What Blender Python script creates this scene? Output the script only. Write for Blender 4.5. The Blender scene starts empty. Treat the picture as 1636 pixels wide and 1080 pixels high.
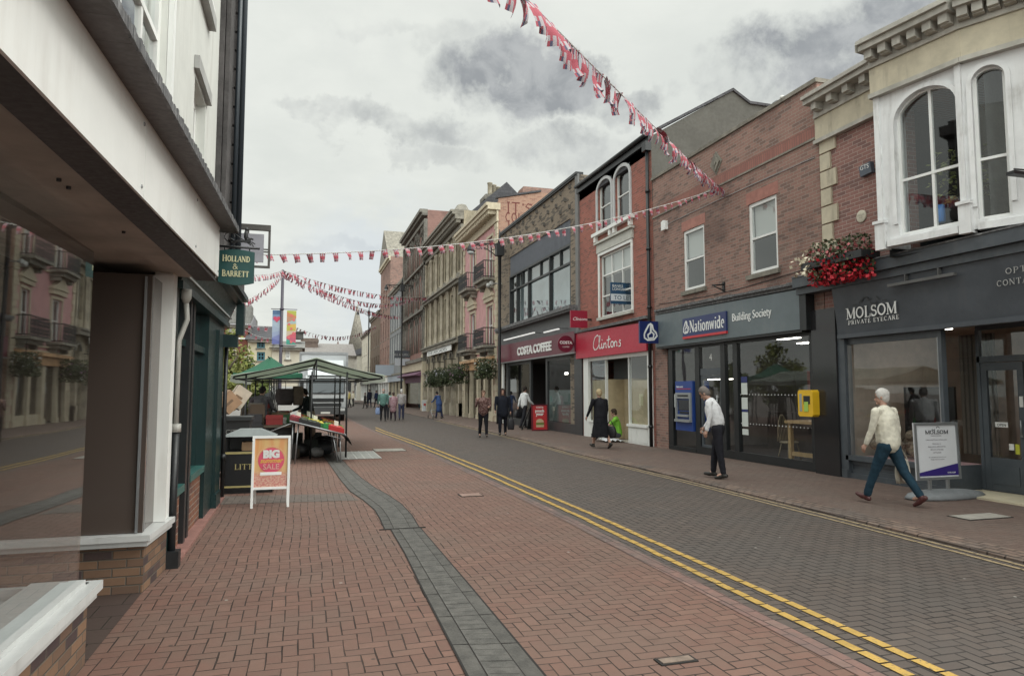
import bpy, bmesh, math, random
from mathutils import Vector, Matrix, noise as mnoise
R = math.radians
SC = bpy.context.scene
# ------------------------------------------------------------------ camera
W_PX, H_PX, FPX, HORIZ, VPX, CAMZ = 1636, 1080, 1100.0, 625.0, 485.0, 1.70
PITCH = math.atan((HORIZ - 540) / FPX)
_r, _f = VPX - 818, FPX * math.cos(PITCH) + (HORIZ - 540) * math.sin(PITCH)
YAW = math.atan2(-_r, _f)
cam_d = bpy.data.cameras.new('camera'); cam = bpy.data.objects.new('camera', cam_d)
SC.collection.objects.link(cam); SC.camera = cam
cam.location = (0, 0, CAMZ); cam.rotation_euler = (math.pi / 2 + PITCH, 0, -YAW)
cam_d.sensor_width = 36; cam_d.lens = 36 * FPX / W_PX; cam_d.clip_start = .05; cam_d.clip_end = 3000
SC.view_settings.view_transform = 'Standard'; SC.view_settings.look = 'None'
SC.view_settings.exposure = 0.35; SC.view_settings.gamma = 1.0
SUN_EL, SUN_AZ = R(40), R(112)      # azimuth measured from +Y towards +X: over the right-hand roofs
SC.cycles.max_bounces = 7; SC.cycles.transparent_max_bounces = 16; SC.cycles.caustics_reflective = False
SC.cycles.caustics_refractive = False; SC.cycles.sample_clamp_indirect = 4.0

def ray(px, py):
    cp, sp = math.cos(PITCH), math.sin(PITCH); cy, sy = math.cos(YAW), math.sin(YAW)
    r, u, f = px - 818, 540 - py, FPX
    a, b, c = r, f * cp - u * sp, f * sp + u * cp
    return Vector((a * cy + b * sy, -a * sy + b * cy, c))
def G(px, py, z=0.0):            # photo point on the ground
    v = ray(px, py); t = (z - CAMZ) / v.z; return Vector((v.x * t, v.y * t, z))
def PX(px, py, X):               # on a plane parallel to the street: (y, z)
    v = ray(px, py); t = X / v.x; return (v.y * t, v.z * t + CAMZ)
def PY(px, py, Y):               # on a plane across the street: (x, z)
    v = ray(px, py); t = Y / v.y; return (v.x * t, v.z * t + CAMZ)
def P3(px, py, Y):
    v = ray(px, py); t = Y / v.y; return Vector((v.x * t, Y, v.z * t + CAMZ))
# ------------------------------------------------------------------ node helpers
class S:                         # socket wrapper for writing shader maths as expressions
    def __init__(s, nt, sock): s.nt, s.k = nt, sock
    def _op(s, op, *o, cl=False):
        n = s.nt.nodes.new('ShaderNodeMath'); n.operation = op; n.use_clamp = cl
        for i, v in enumerate((s,) + o):
            if isinstance(v, S): s.nt.links.new(v.k, n.inputs[i])
            else: n.inputs[i].default_value = v
        return S(s.nt, n.outputs[0])
    def __add__(s, o): return s._op('ADD', o)
    __radd__ = __add__
    def __sub__(s, o): return s._op('SUBTRACT', o)
    def __mul__(s, o): return s._op('MULTIPLY', o)
    __rmul__ = __mul__
    def __truediv__(s, o): return s._op('DIVIDE', o)
    def floor(s): return s._op('FLOOR')
    def frac(s): return s._op('FRACT')
    def mod(s, o): return s._op('FLOORED_MODULO', o)
    def lt(s, o): return s._op('LESS_THAN', o)
    def gt(s, o): return s._op('GREATER_THAN', o)
    def mn(s, o): return s._op('MINIMUM', o)
    def mx(s, o): return s._op('MAXIMUM', o)
    def eq(s, v): return s._op('COMPARE', v, .1)
    def clamp(s): return s._op('ADD', 0.0, cl=True)
    def absv(s): return s._op('ABSOLUTE')
    def powr(s, o): return s._op('POWER', o)
def smooth(x, a, b, lo=0.0, hi=1.0):
    n = x.nt.nodes.new('ShaderNodeMapRange'); n.interpolation_type = 'SMOOTHSTEP'
    x.nt.links.new(x.k, n.inputs[0])
    n.inputs[1].default_value, n.inputs[2].default_value, n.inputs[3].default_value, n.inputs[4].default_value = a, b, lo, hi
    return S(x.nt, n.outputs[0])
def mixc(nt, f, a, b, mode='MIX'):
    n = nt.nodes.new('ShaderNodeMix'); n.data_type = 'RGBA'; n.blend_type = mode
    for i, v in ((0, f), (6, a), (7, b)):
        if isinstance(v, S): nt.links.new(v.k, n.inputs[i])
        elif i == 0: n.inputs[i].default_value = v
        else: n.inputs[i].default_value = (*v, 1) if len(v) == 3 else v
    return S(nt, n.outputs[2])
def comb(nt, x, y, z=0.0):
    n = nt.nodes.new('ShaderNodeCombineXYZ')
    for i, v in enumerate((x, y, z)):
        if isinstance(v, S): nt.links.new(v.k, n.inputs[i])
        else: n.inputs[i].default_value = v
    return S(nt, n.outputs[0])
def noi(nt, vec, scale, detail=3.0, rough=.55, dist=0.0):
    n = nt.nodes.new('ShaderNodeTexNoise'); n.inputs['Scale'].default_value = scale
    n.inputs['Detail'].default_value = detail; n.inputs['Roughness'].default_value = rough
    n.inputs['Distortion'].default_value = dist
    if vec is not None: nt.links.new(vec.k, n.inputs['Vector'])
    return S(nt, n.outputs[0])
def white(nt, vec):
    n = nt.nodes.new('ShaderNodeTexWhiteNoise'); n.noise_dimensions = '3D'; nt.links.new(vec.k, n.inputs['Vector'])
    return S(nt, n.outputs['Value'])
def uvxy(nt, world=False):
    if world:
        n = nt.nodes.new('ShaderNodeNewGeometry'); k = n.outputs['Position']
    else:
        n = nt.nodes.new('ShaderNodeUVMap'); n.uv_map = 'uv'; k = n.outputs[0]
    s = nt.nodes.new('ShaderNodeSeparateXYZ'); nt.links.new(k, s.inputs[0])
    return S(nt, k), S(nt, s.outputs[0]), S(nt, s.outputs[1]), S(nt, s.outputs[2])
def newmat(name):
    m = bpy.data.materials.new(name); m.use_nodes = True; nt = m.node_tree
    b = nt.nodes['Principled BSDF']
    return m, nt, b
def setc(nt, b, key, v):
    if isinstance(v, S): nt.links.new(v.k, b.inputs[key])
    elif key == 'Base Color': b.inputs[key].default_value = (*v, 1)
    else: b.inputs[key].default_value = v
def bump(nt, b, h, strength=.5, dist=.01):
    n = nt.nodes.new('ShaderNodeBump'); n.inputs['Strength'].default_value = strength; n.inputs['Distance'].default_value = dist
    nt.links.new(h.k, n.inputs['Height']); nt.links.new(n.outputs[0], b.inputs['Normal'])
_mc = {}
def paint(name, col, rough=.5, var=.12, scale=3.0, metal=0.0, bmp=.15, dirt=None, spec=.5):
    if name in _mc: return _mc[name]
    m, nt, b = newmat(name)
    vec, x, y, z = uvxy(nt)
    n1 = noi(nt, vec, scale, 5, .6); n2 = noi(nt, vec, scale * 9, 3, .6)
    lo = tuple(c * (1 - var) for c in col); hi = tuple(min(1, c * (1 + var)) for c in col)
    c = mixc(nt, smooth(n1, .3, .7), lo, hi)
    if dirt:
        st = noi(nt, comb(nt, x * 5.0, y * .6), 1.0, 4, .6)
        c = mixc(nt, smooth(st * .6 + n1 * .4, .5, .72, 0, .75), c, dirt)
    setc(nt, b, 'Base Color', c); setc(nt, b, 'Roughness', smooth(n2, .2, .8, rough * .8, min(1, rough * 1.2)))
    b.inputs['Metallic'].default_value = metal; b.inputs['Specular IOR Level'].default_value = spec
    if bmp: bump(nt, b, n2, bmp, .006)
    _mc[name] = m; return m
def flat(name, col, rough=.6, emit=0.0, metal=0.0):
    if name in _mc: return _mc[name]
    m, nt, b = newmat(name); b.inputs['Base Color'].default_value = (*col, 1); b.inputs['Roughness'].default_value = rough
    b.inputs['Metallic'].default_value = metal
    if emit: b.inputs['Emission Color'].default_value = (*col, 1); b.inputs['Emission Strength'].default_value = emit
    _mc[name] = m; return m
def glass(name, tint=(.9, .93, .93), refl=1.0, rough=.02, body=None, bodyf=0.0, wav=.0):
    if name in _mc: return _mc[name]
    m = bpy.data.materials.new(name); m.use_nodes = True; nt = m.node_tree; nt.nodes.clear()
    out = nt.nodes.new('ShaderNodeOutputMaterial'); tr = nt.nodes.new('ShaderNodeBsdfTransparent'); gl = nt.nodes.new('ShaderNodeBsdfGlossy')
    tr.inputs[0].default_value = (*tint, 1); gl.inputs['Color'].default_value = (.95, .97, .97, 1); gl.inputs['Roughness'].default_value = rough
    gg = nt.nodes.new('ShaderNodeNewGeometry'); dp = nt.nodes.new('ShaderNodeVectorMath'); dp.operation = 'DOT_PRODUCT'
    nt.links.new(gg.outputs['Incoming'], dp.inputs[0]); nt.links.new(gg.outputs['Normal'], dp.inputs[1])
    f = ((((S(nt, dp.outputs['Value']).absv() * -1.0 + 1.0).clamp()).powr(5.0) * .9 + .09) * refl).clamp()
    g = nt.nodes.new('ShaderNodeNewGeometry')
    bp = nt.nodes.new('ShaderNodeBump'); bp.inputs['Strength'].default_value = .25; bp.inputs['Distance'].default_value = .01 * wav
    nn = noi(nt, S(nt, g.outputs['Position']), 1.1, 1, .4); nt.links.new(nn.k, bp.inputs['Height'])
    if wav: nt.links.new(bp.outputs[0], gl.inputs['Normal'])
    base = tr.outputs[0]
    if body:
        df = nt.nodes.new('ShaderNodeBsdfDiffuse'); df.inputs[0].default_value = (*body, 1)
        mx = nt.nodes.new('ShaderNodeMixShader'); mx.inputs[0].default_value = bodyf
        nt.links.new(base, mx.inputs[1]); nt.links.new(df.outputs[0], mx.inputs[2]); base = mx.outputs[0]
    mx = nt.nodes.new('ShaderNodeMixShader'); nt.links.new(f.k, mx.inputs[0]); nt.links.new(base, mx.inputs[1]); nt.links.new(gl.outputs[0], mx.inputs[2])
    nt.links.new(mx.outputs[0], out.inputs[0])
    _mc[name] = m; return m
def brickmat(name, c1, c2, mortar, bw=.225, bh=.075, c3=None, rough=.85, msize=.010, grime=.25, dark=(.05, .04, .04), salt=None):
    if name in _mc: return _mc[name]
    m, nt, b = newmat(name); vec, x, y, z = uvxy(nt)
    row = (y / bh).floor(); off = row.mod(2.0) * .5
    u = x / bw + off; col = u.floor(); fu = u.frac(); fv = (y / bh).frac()
    d = (fu * bw).mn((fu * -1.0 + 1.0) * bw).mn((fv * bh).mn((fv * -1.0 + 1.0) * bh))
    nn = noi(nt, vec, 40.0, 2, .6)
    mask = smooth(d + (nn - .5) * .004, msize * .35, msize * .75)
    idv = comb(nt, col, row, 0.0); r1 = white(nt, idv); r2 = white(nt, comb(nt, col, row, 7.3))
    c = mixc(nt, r1, c1, c2)
    if c3: c = mixc(nt, smooth(r2, .72, .8), c, c3)
    big = noi(nt, vec, .55, 5, .65); fine = noi(nt, vec, 14.0, 4, .6)
    c = mixc(nt, fine * .5, c, tuple(v * .55 for v in c1))
    c = mixc(nt, mask, mortar, c)
    c = mixc(nt, smooth(big, .45, .75, 0, grime), c, dark)
    if salt: c = mixc(nt, smooth(noi(nt, vec, 1.3, 6, .7), .58, .72, 0, .35), c, salt)
    setc(nt, b, 'Base Color', c); b.inputs['Roughness'].default_value = rough; b.inputs['Specular IOR Level'].default_value = .25
    bump(nt, b, mask * .7 + fine * .3, .6, .012)
    _mc[name] = m; return m
def herring(name, c1, c2, c3, joint, w=.1, rot=False, jw=.07, rough=.75, stain=(.1, .09, .085), ang=0.0, bmp=.7, pale=None, band=False):
    m, nt, b = newmat(name); vec, x0, y0, z = uvxy(nt, True)
    wob = noi(nt, vec, .6, 2, .5); wob2 = noi(nt, vec, .63, 2, .5)
    x = x0 + (wob - .5) * .10; y = y0 + (wob2 - .5) * .10
    ca, sa = math.cos(ang), math.sin(ang)
    xr = (x * ca + y * sa) / w; yr = (y * ca - x * sa) / w
    i, j = xr.floor(), yr.floor(); fx, fy = xr.frac(), yr.frac(); gx, gy = fx * -1.0 + 1.0, fy * -1.0 + 1.0
    if band:
        i2 = (yr * .5 + i * .5).floor(); fyy = (yr * .5 + i * .5).frac()
        d = fx.mn(gx).mn((fyy * 2.0).mn((fyy * -1.0 + 1.0) * 2.0)); idv = comb(nt, i, i2, 0.0)
    else:
        mm = (i - j).mod(4.0); k0, k1, k2, k3 = mm.eq(0), mm.eq(1), mm.eq(2), mm.eq(3)
        dh = fy.mn(gy); dv = fx.mn(gx)
        d = k0 * fx.mn(dh) + k1 * gx.mn(dh) + k2 * gy.mn(dv) + k3 * fy.mn(dv)
        idv = comb(nt, i - k1, j - k2, k2 + k3)
    r1 = white(nt, idv); r2 = white(nt, idv_shift(nt, idv, 3.7)); r3 = white(nt, idv_shift(nt, idv, 9.1))
    fine = noi(nt, vec, 60.0, 3, .65); med = noi(nt, vec, 7.0, 4, .6); big = noi(nt, vec, .7, 5, .6)
    jv = noi(nt, vec, 2.5, 3, .6)
    mask = smooth(d + (fine - .5) * .05 - (jv - .5) * .1, jw * .25, jw)
    c = mixc(nt, r1, c1, c2); c = mixc(nt, smooth(r2, .8, .86), c, c3)
    if pale: c = mixc(nt, smooth(r3, .962, .975), c, pale)
    c = mixc(nt, fine * .45, c, tuple(v * .5 for v in c1))
    c = mixc(nt, smooth(med, .3, .75, 0, .55), c, stain)
    c = mixc(nt, smooth(big, .40, .66, 0, .7), c, stain)
    dk = noi(nt, vec, 1.1, 6, .68); c = mixc(nt, smooth(dk, .56, .72, 0, .4), c, tuple(v * .45 for v in c1))
    jc = mixc(nt, smooth(noi(nt, vec, 1.7, 3, .6), .4, .62), joint, tuple(v * 2.6 for v in joint))
    c = mixc(nt, mask, jc, c)
    # chewing gum and droppings
    vo = nt.nodes.new('ShaderNodeTexVoronoi'); vo.inputs['Scale'].default_value = 2.4; nt.links.new(vec.k, vo.inputs['Vector'])
    sp = smooth(S(nt, vo.outputs['Distance']) + (fine - .5) * .02, .030, .046, 1, 0)
    vr = nt.nodes.new('ShaderNodeSeparateColor'); nt.links.new(vo.outputs['Color'], vr.inputs[0])
    c = mixc(nt, sp * S(nt, vr.outputs[0]).gt(.35) * .75, c, (.36, .34, .31)); dsp = smooth(S(nt, vo.outputs['Distance']), .03, .05, 1, 0) * S(nt, vr.outputs[0]).lt(.22); c = mixc(nt, dsp * .7, c, (.04, .035, .03))
    setc(nt, b, 'Base Color', c)
    setc(nt, b, 'Roughness', smooth(med, .2, .8, rough - .12, rough + .1)); b.inputs['Specular IOR Level'].default_value = .35
    bump(nt, b, mask * .75 + fine * .2 + r1 * .12, bmp, .008)
    _mc[name] = m; return m
def idv_shift(nt, v, k):
    n = nt.nodes.new('ShaderNodeVectorMath'); n.operation = 'ADD'; nt.links.new(v.k, n.inputs[0]); n.inputs[1].default_value = (k, k * 2, k * 3)
    return S(nt, n.outputs[0])
_sunv = Vector((math.sin(SUN_AZ) * math.cos(SUN_EL), math.cos(SUN_AZ) * math.cos(SUN_EL), math.sin(SUN_EL)))
# ------------------------------------------------------------------ world: overcast sky over a Nishita sky
def make_world():
    w = bpy.data.worlds.new('World'); SC.world = w; w.use_nodes = True; nt = w.node_tree
    bg = nt.nodes['Background']
    sky = nt.nodes.new('ShaderNodeTexSky'); sky.sky_type = 'NISHITA'; sky.sun_disc = False
    sky.sun_elevation = SUN_EL; sky.sun_rotation = SUN_AZ; sky.air_density = 1.2; sky.dust_density = 3
    tc = nt.nodes.new('ShaderNodeTexCoord'); vec = S(nt, tc.outputs['Generated'])
    sp = nt.nodes.new('ShaderNodeSeparateXYZ'); nt.links.new(tc.outputs['Generated'], sp.inputs[0])
    X, Y, Z = (S(nt, sp.outputs[i]) for i in range(3))
    inv = Z.absv() + .14
    pv = comb(nt, X / inv, Y / inv, 0.0)                      # cloud layer seen as a flat ceiling
    n1 = noi(nt, pv, .9, 7, .58, .3); n2 = noi(nt, pv, 2.6, 6, .6, .2); n3 = noi(nt, vec, 5.0, 6, .62, .25)
    puff = noi(nt, vec, 9.0, 7, .62, .2)
    wn = nt.nodes.new('ShaderNodeTexNoise'); wn.inputs['Scale'].default_value = 6.5; wn.inputs['Detail'].default_value = 9; wn.inputs['Roughness'].default_value = .62
    nt.links.new(tc.outputs['Generated'], wn.inputs['Vector'])
    off = nt.nodes.new('ShaderNodeVectorMath'); off.operation = 'MULTIPLY_ADD'; nt.links.new(wn.outputs['Color'], off.inputs[0])
    off.inputs[1].default_value = (.20, .20, .20); off.inputs[2].default_value = (-.10, -.10, -.10)
    sv = nt.nodes.new('ShaderNodeVectorMath'); sv.operation = 'ADD'; nt.links.new(off.outputs[0], sv.inputs[0]); nt.links.new(tc.outputs['Generated'], sv.inputs[1])
    dark = None
    def blob(px, py, rx, ry, wgt):                            # a cloud bank in one direction of the sky
        nonlocal dark
        c = ray(px, py).normalized(); e1 = Vector((c.y, -c.x, 0)).normalized(); e2 = c.cross(e1)
        ds = []
        for e, r in ((e1, rx), (e2, ry)):
            dn = nt.nodes.new('ShaderNodeVectorMath'); dn.operation = 'DOT_PRODUCT'; nt.links.new(sv.outputs[0], dn.inputs[0]); dn.inputs[1].default_value = e
            k = c.dot(e); ds.append((S(nt, dn.outputs['Value']) - k) * (1100.0 / r))
        dc = nt.nodes.new('ShaderNodeVectorMath'); dc.operation = 'DOT_PRODUCT'; nt.links.new(sv.outputs[0], dc.inputs[0]); dc.inputs[1].default_value = c
        q = ds[0] * ds[0] + ds[1] * ds[1]
        v = smooth(q, 1.4, .08, 0, wgt * 1.15) * S(nt, dc.outputs['Value']).gt(.2)
        dark = v if dark is None else dark.mx(v)
    for b in ((835, 125, 135, 60, 1), (900, 95, 60, 40, .85), (760, 130, 60, 50, .7), (1280, 85, 120, 62, 1), (1420, 55, 150, 65, .95), (1200, 130, 70, 35, .6),
              (640, 215, 110, 26, .5), (870, 235, 95, 36, .55), (1010, 165, 80, 32, .6), (720, 60, 60, 30, .25), (510, 190, 60, 18, .4),
              (700, 260, 60, 22, .3), (930, 260, 70, 30, .45), (430, 530, 60, 10, .25), (1000, 240, 60, 25, .35), (560, 400, 90, 16, .25),
              (600, 40, 70, 14, .2)): blob(*b)
    base = mixc(nt, smooth(n1 * .6 + n2 * .4, .38, .62), (.655, .68, .64), (.745, .765, .715))
    base = mixc(nt, smooth(n3, .58, .76, 0, .18), base, (.56, .58, .57))
    dcol = mixc(nt, smooth(noi(nt, vec, 16.0, 6, .6, .3), .40, .66), (.30, .315, .325), (.44, .455, .455))
    base = mixc(nt, (dark * smooth(puff, .34, .60, .25, 1.2)).clamp(), base, dcol)
    # thin gaps: pale blue behind bright cloud above the far roofs
    c = ray(600, 440).normalized(); dn = nt.nodes.new('ShaderNodeVectorMath'); dn.operation = 'DOT_PRODUCT'; nt.links.new(tc.outputs['Generated'], dn.inputs[0]); dn.inputs[1].default_value = c
    base = mixc(nt, smooth(S(nt, dn.outputs['Value']), .988, .9995, 0, .55) * smooth(n3, .4, .6), base, (.60, .655, .71))
    skyc = mixc(nt, 1.0, S(nt, sky.outputs[0]), (.1, .1, .1), 'MULTIPLY')
    glow = smooth(Z, .50, .88, .90, 2.5) + smooth(X * _sunv.x + Y * _sunv.y + Z * _sunv.z, .60, .98, 0, 1.0) + smooth(Y * -1.0, .05, .8, 0, 1.5)
    base = mixc(nt, 1.0, base, comb(nt, glow, glow, glow), 'MULTIPLY')
    fin = mixc(nt, .95, skyc, base)
    nt.links.new(fin.k, bg.inputs[0]); bg.inputs[1].default_value = 1.0
make_world()
sun_d = bpy.data.lights.new('sun', 'SUN'); sun_d.energy = 0.95; sun_d.angle = R(16); sun_d.color = (1, .965, .91)
sun = bpy.data.objects.new('sun', sun_d); SC.collection.objects.link(sun)
_sv = Vector((math.sin(SUN_AZ) * math.cos(SUN_EL), math.cos(SUN_AZ) * math.cos(SUN_EL), math.sin(SUN_EL)))
sun.rotation_euler = _sv.to_track_quat('Z', 'Y').to_euler(); sun.location = _sv * 60
# ------------------------------------------------------------------ mesh helpers
def tag(o, label=None, cat=None, group=None, kind=None):
    for k, v in (('label', label), ('category', cat), ('group', group), ('kind', kind)):
        if v: o[k] = v
    return o
def empty(name, loc, label, cat, group=None, rz=0.0):
    o = bpy.data.objects.new(name, None); SC.collection.objects.link(o); o.location = loc; o.rotation_euler = (0, 0, rz)
    o.empty_display_size = .2
    return tag(o, label, cat, group)
class Fr:                        # a facade frame: u along the wall, z up, d outwards
    def __init__(s, o, u, n): s.o, s.u, s.n = Vector(o), Vector(u).normalized(), Vector(n).normalized()
    def p(s, u, z, d=0.0): return s.o + s.u * u + s.n * d + Vector((0, 0, z))
FRR = Fr((10.1, 0, 0), (0, 1, 0), (-1, 0, 0))
FRL = Fr((-1.27, 0, 0), (0, 1, 0), (1, 0, 0))
class MB:
    def __init__(s): s.v, s.f, s.mi, s.m, s.sm = [], [], [], 0, []
    def q(s, *pts, smooth=False):
        n = len(s.v); s.v += [Vector(p) for p in pts]; s.f.append(tuple(range(n, n + len(pts)))); s.mi.append(s.m); s.sm.append(smooth)
    def grid(s, rows, closed=False, smooth=True, cap=False):
        n = len(s.v); k = len(rows[0])
        for r in rows: s.v += [Vector(p) for p in r]
        for i in range(len(rows) - 1):
            for j in range(k if closed else k - 1):
                a, b = i * k + j, i * k + (j + 1) % k
                s.f.append((n + a, n + b, n + b + k, n + a + k)); s.mi.append(s.m); s.sm.append(smooth)
        if cap:
            s.f.append(tuple(n + j for j in range(k))[::-1]); s.mi.append(s.m); s.sm.append(False)
            e = n + (len(rows) - 1) * k; s.f.append(tuple(e + j for j in range(k))); s.mi.append(s.m); s.sm.append(False)
    def box(s, x0, x1, y0, y1, z0, z1):
        x0, x1 = min(x0, x1), max(x0, x1); y0, y1 = min(y0, y1), max(y0, y1); z0, z1 = min(z0, z1), max(z0, z1)
        s.hexa([(x0, y0, z0), (x1, y0, z0), (x1, y1, z0), (x0, y1, z0), (x0, y0, z1), (x1, y0, z1), (x1, y1, z1), (x0, y1, z1)])
        return s
    def hexa(s, p):
        n = len(s.v); s.v += [Vector(a) for a in p]
        for f in ((3, 2, 1, 0), (4, 5, 6, 7), (0, 1, 5, 4), (1, 2, 6, 5), (2, 3, 7, 6), (3, 0, 4, 7)):
            s.f.append(tuple(n + i for i in f)); s.mi.append(s.m); s.sm.append(False)
    def fb(s, fr, u0, u1, z0, z1, d0, d1):
        s.hexa([fr.p(u0, z0, d0), fr.p(u1, z0, d0), fr.p(u1, z0, d1), fr.p(u0, z0, d1), fr.p(u0, z1, d0), fr.p(u1, z1, d0), fr.p(u1, z1, d1), fr.p(u0, z1, d1)])
        return s
    def prism(s, pts, vec, smooth=False):    # polygon pts extruded along vec
        vec = Vector(vec); a = [Vector(p) for p in pts]; b = [p + vec for p in a]
        n = len(s.v); k = len(a); s.v += a + b
        s.f.append(tuple(n + i for i in range(k))[::-1]); s.f.append(tuple(n + k + i for i in range(k))); s.mi += [s.m] * 2; s.sm += [False] * 2
        for i in range(k):
            j = (i + 1) % k; s.f.append((n + i, n + j, n + k + j, n + k + i)); s.mi.append(s.m); s.sm.append(smooth)
        return s
    def fprism(s, fr, pts, d0, d1, smooth=False):
        return s.prism([fr.p(u, z, d0) for u, z in pts], fr.n * (d1 - d0), smooth)
    def tube(s, pts, r, n=8, cap=True):
        pts = [Vector(p) for p in pts]; rows = []; up = None
        rs = r if isinstance(r, (list, tuple)) else [r] * len(pts)
        for i, p in enumerate(pts):
            t = (pts[min(i + 1, len(pts) - 1)] - pts[max(i - 1, 0)]).normalized()
            if up is None: up = t.orthogonal().normalized()
            e = (up - t * up.dot(t))
            e = e.normalized() if e.length > 1e-5 else t.orthogonal().normalized()
            up = e; g = t.cross(e)
            rows.append([p + (e * math.cos(2 * math.pi * k / n) + g * math.sin(2 * math.pi * k / n)) * rs[i] for k in range(n)])
        s.grid(rows, True, n > 5, cap); return s
    def lathe(s, c, prof, n=16, ax=None, cap=True):       # prof: (radius, height)
        c = Vector(c); ax = Vector(ax or (0, 0, 1)).normalized(); e = ax.orthogonal().normalized(); g = ax.cross(e)
        s.grid([[c + ax * h + (e * math.cos(2 * math.pi * k / n) + g * math.sin(2 * math.pi * k / n)) * max(r, 1e-4) for k in range(n)] for r, h in prof], True, True, cap); return s
    def ell(s, c, rx, ry, rz, n=12, m=8, rot=None):
        c = Vector(c); M = rot or Matrix.Identity(3)
        s.grid([[c + M @ Vector((rx * math.sin(math.pi * i / m) * math.cos(2 * math.pi * k / n), ry * math.sin(math.pi * i / m) * math.sin(2 * math.pi * k / n), rz * math.cos(math.pi * i / m))) for k in range(n)]
                for i in [max(.05, min(m - .05, j)) for j in range(m + 1)]], True, True, True); return s
    def wall(s, fr, u0, u1, z0, z1, holes=(), depth=.12, d=0.0):
        us = sorted({u0, u1, *[h[0] for h in holes], *[h[1] for h in holes]}); zs = sorted({z0, z1, *[h[2] for h in holes], *[h[3] for h in holes]})
        us = [u for u in us if u0 <= u <= u1]; zs = [z for z in zs if z0 <= z <= z1]
        for i in range(len(us) - 1):
            for j in range(len(zs) - 1):
                cu, cz = (us[i] + us[i + 1]) / 2, (zs[j] + zs[j + 1]) / 2
                if any(h[0] < cu < h[1] and h[2] < cz < h[3] for h in holes): continue
                s.q(fr.p(us[i], zs[j], d), fr.p(us[i + 1], zs[j], d), fr.p(us[i + 1], zs[j + 1], d), fr.p(us[i], zs[j + 1], d))
        for a, b, c, e in holes:
            for (ua, za), (ub, zb) in (((a, c), (b, c)), ((b, c), (b, e)), ((b, e), (a, e)), ((a, e), (a, c))):
                s.q(fr.p(ua, za, d), fr.p(ub, zb, d), fr.p(ub, zb, d - depth), fr.p(ua, za, d - depth))
        return s
    def build(s, name, mat, parent=None, root=None, fix=False):
        me = bpy.data.meshes.new(name)
        off = Vector(root.location) if root is not None else Vector((0, 0, 0))
        rz = root.rotation_euler.z if root is not None else 0
        vs = [v - off for v in s.v]
        if rz: M = Matrix.Rotation(-rz, 3, 'Z'); vs = [M @ v for v in vs]
        me.from_pydata(vs, [], s.f)
        for mt in (mat if isinstance(mat, (list, tuple)) else [mat]): me.materials.append(mt)
        me.polygons.foreach_set('material_index', s.mi); me.polygons.foreach_set('use_smooth', s.sm)
        uvs = []
        for f in s.f:
            a, b, c = s.v[f[0]], s.v[f[1]], s.v[f[2]]
            n = (b - a).cross(c - b)
            if n.length < 1e-9 and len(f) > 3: n = (c - a).cross(s.v[f[3]] - a)
            ax, ay, az = abs(n.x), abs(n.y), abs(n.z)
            for i in f:
                v = s.v[i]
                if az >= ax and az >= ay: uvs += [v.x, v.y]
                elif ax >= ay: uvs += [v.y, v.z]
                else: uvs += [v.x, v.z]
        l = me.uv_layers.new(name='uv'); l.data.foreach_set('uv', uvs)
        if fix:
            bm = bmesh.new(); bm.from_mesh(me); bmesh.ops.recalc_face_normals(bm, faces=bm.faces); bm.to_mesh(me); bm.free()
        me.update()
        o = bpy.data.objects.new(name, me); SC.collection.objects.link(o)
        if parent is not None: o.parent = parent
        elif root is None and s.v:       # origin at the base of a one-mesh thing
            xs = [v.x for v in s.v]; ys = [v.y for v in s.v]; z = min(v.z for v in s.v)
            c = Vector(((min(xs) + max(xs)) / 2, (min(ys) + max(ys)) / 2, z)); me.transform(Matrix.Translation(-c)); o.location = c
        return o
def part(root, name, mb, mat, parent=None, fix=True):
    return mb.build(name, mat, parent or root, root, fix)
TMP = bpy.data.scenes.new('scratch')
def evaluated(o):                # evaluated mesh of an object, worked out in a scratch scene so that it stays quick
    TMP.collection.objects.link(o); vl = TMP.view_layers[0]; vl.update(); dg = vl.depsgraph
    me = bpy.data.meshes.new_from_object(o.evaluated_get(dg)); bpy.data.objects.remove(o); return me
# ------------------------------------------------------------------ lettering
def text(root, parent, s, fr, u, z, d, size, mat, align='LEFT', flip=1, name='lettering', bold=0.0, shear=0.0, sx=1.0, ext=.006, tilt=0.0):
    cu = bpy.data.curves.new('t', 'FONT'); cu.body = s; cu.size = size; cu.extrude = ext; cu.offset = bold; cu.shear = shear
    cu.resolution_u = 3; cu.align_x = align; cu.space_line = .85
    me = evaluated(bpy.data.objects.new('t', cu)); bpy.data.curves.remove(cu)
    mb = MB(); ud = fr.u * flip; up = (Vector((0, 0, 1)) + ud * 0).normalized()
    o = fr.p(u, z, d)
    M = [o + ud * (v.co.x * sx) + up * (v.co.y + v.co.x * sx * tilt) + fr.n * (v.co.z + ext) for v in me.vertices]
    mb.v = M; mb.f = [tuple(p.vertices) for p in me.polygons]; mb.mi = [0] * len(mb.f); mb.sm = [False] * len(mb.f)
    bpy.data.meshes.remove(me)
    return mb.build(name, mat, parent, root, False) if name else mb
def arc(cx, cy, rx, ry, a0, a1, n=10): return [(cx + rx * math.cos(R(a0 + (a1 - a0) * i / n)), cy + ry * math.sin(R(a0 + (a1 - a0) * i / n))) for i in range(n + 1)]
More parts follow.
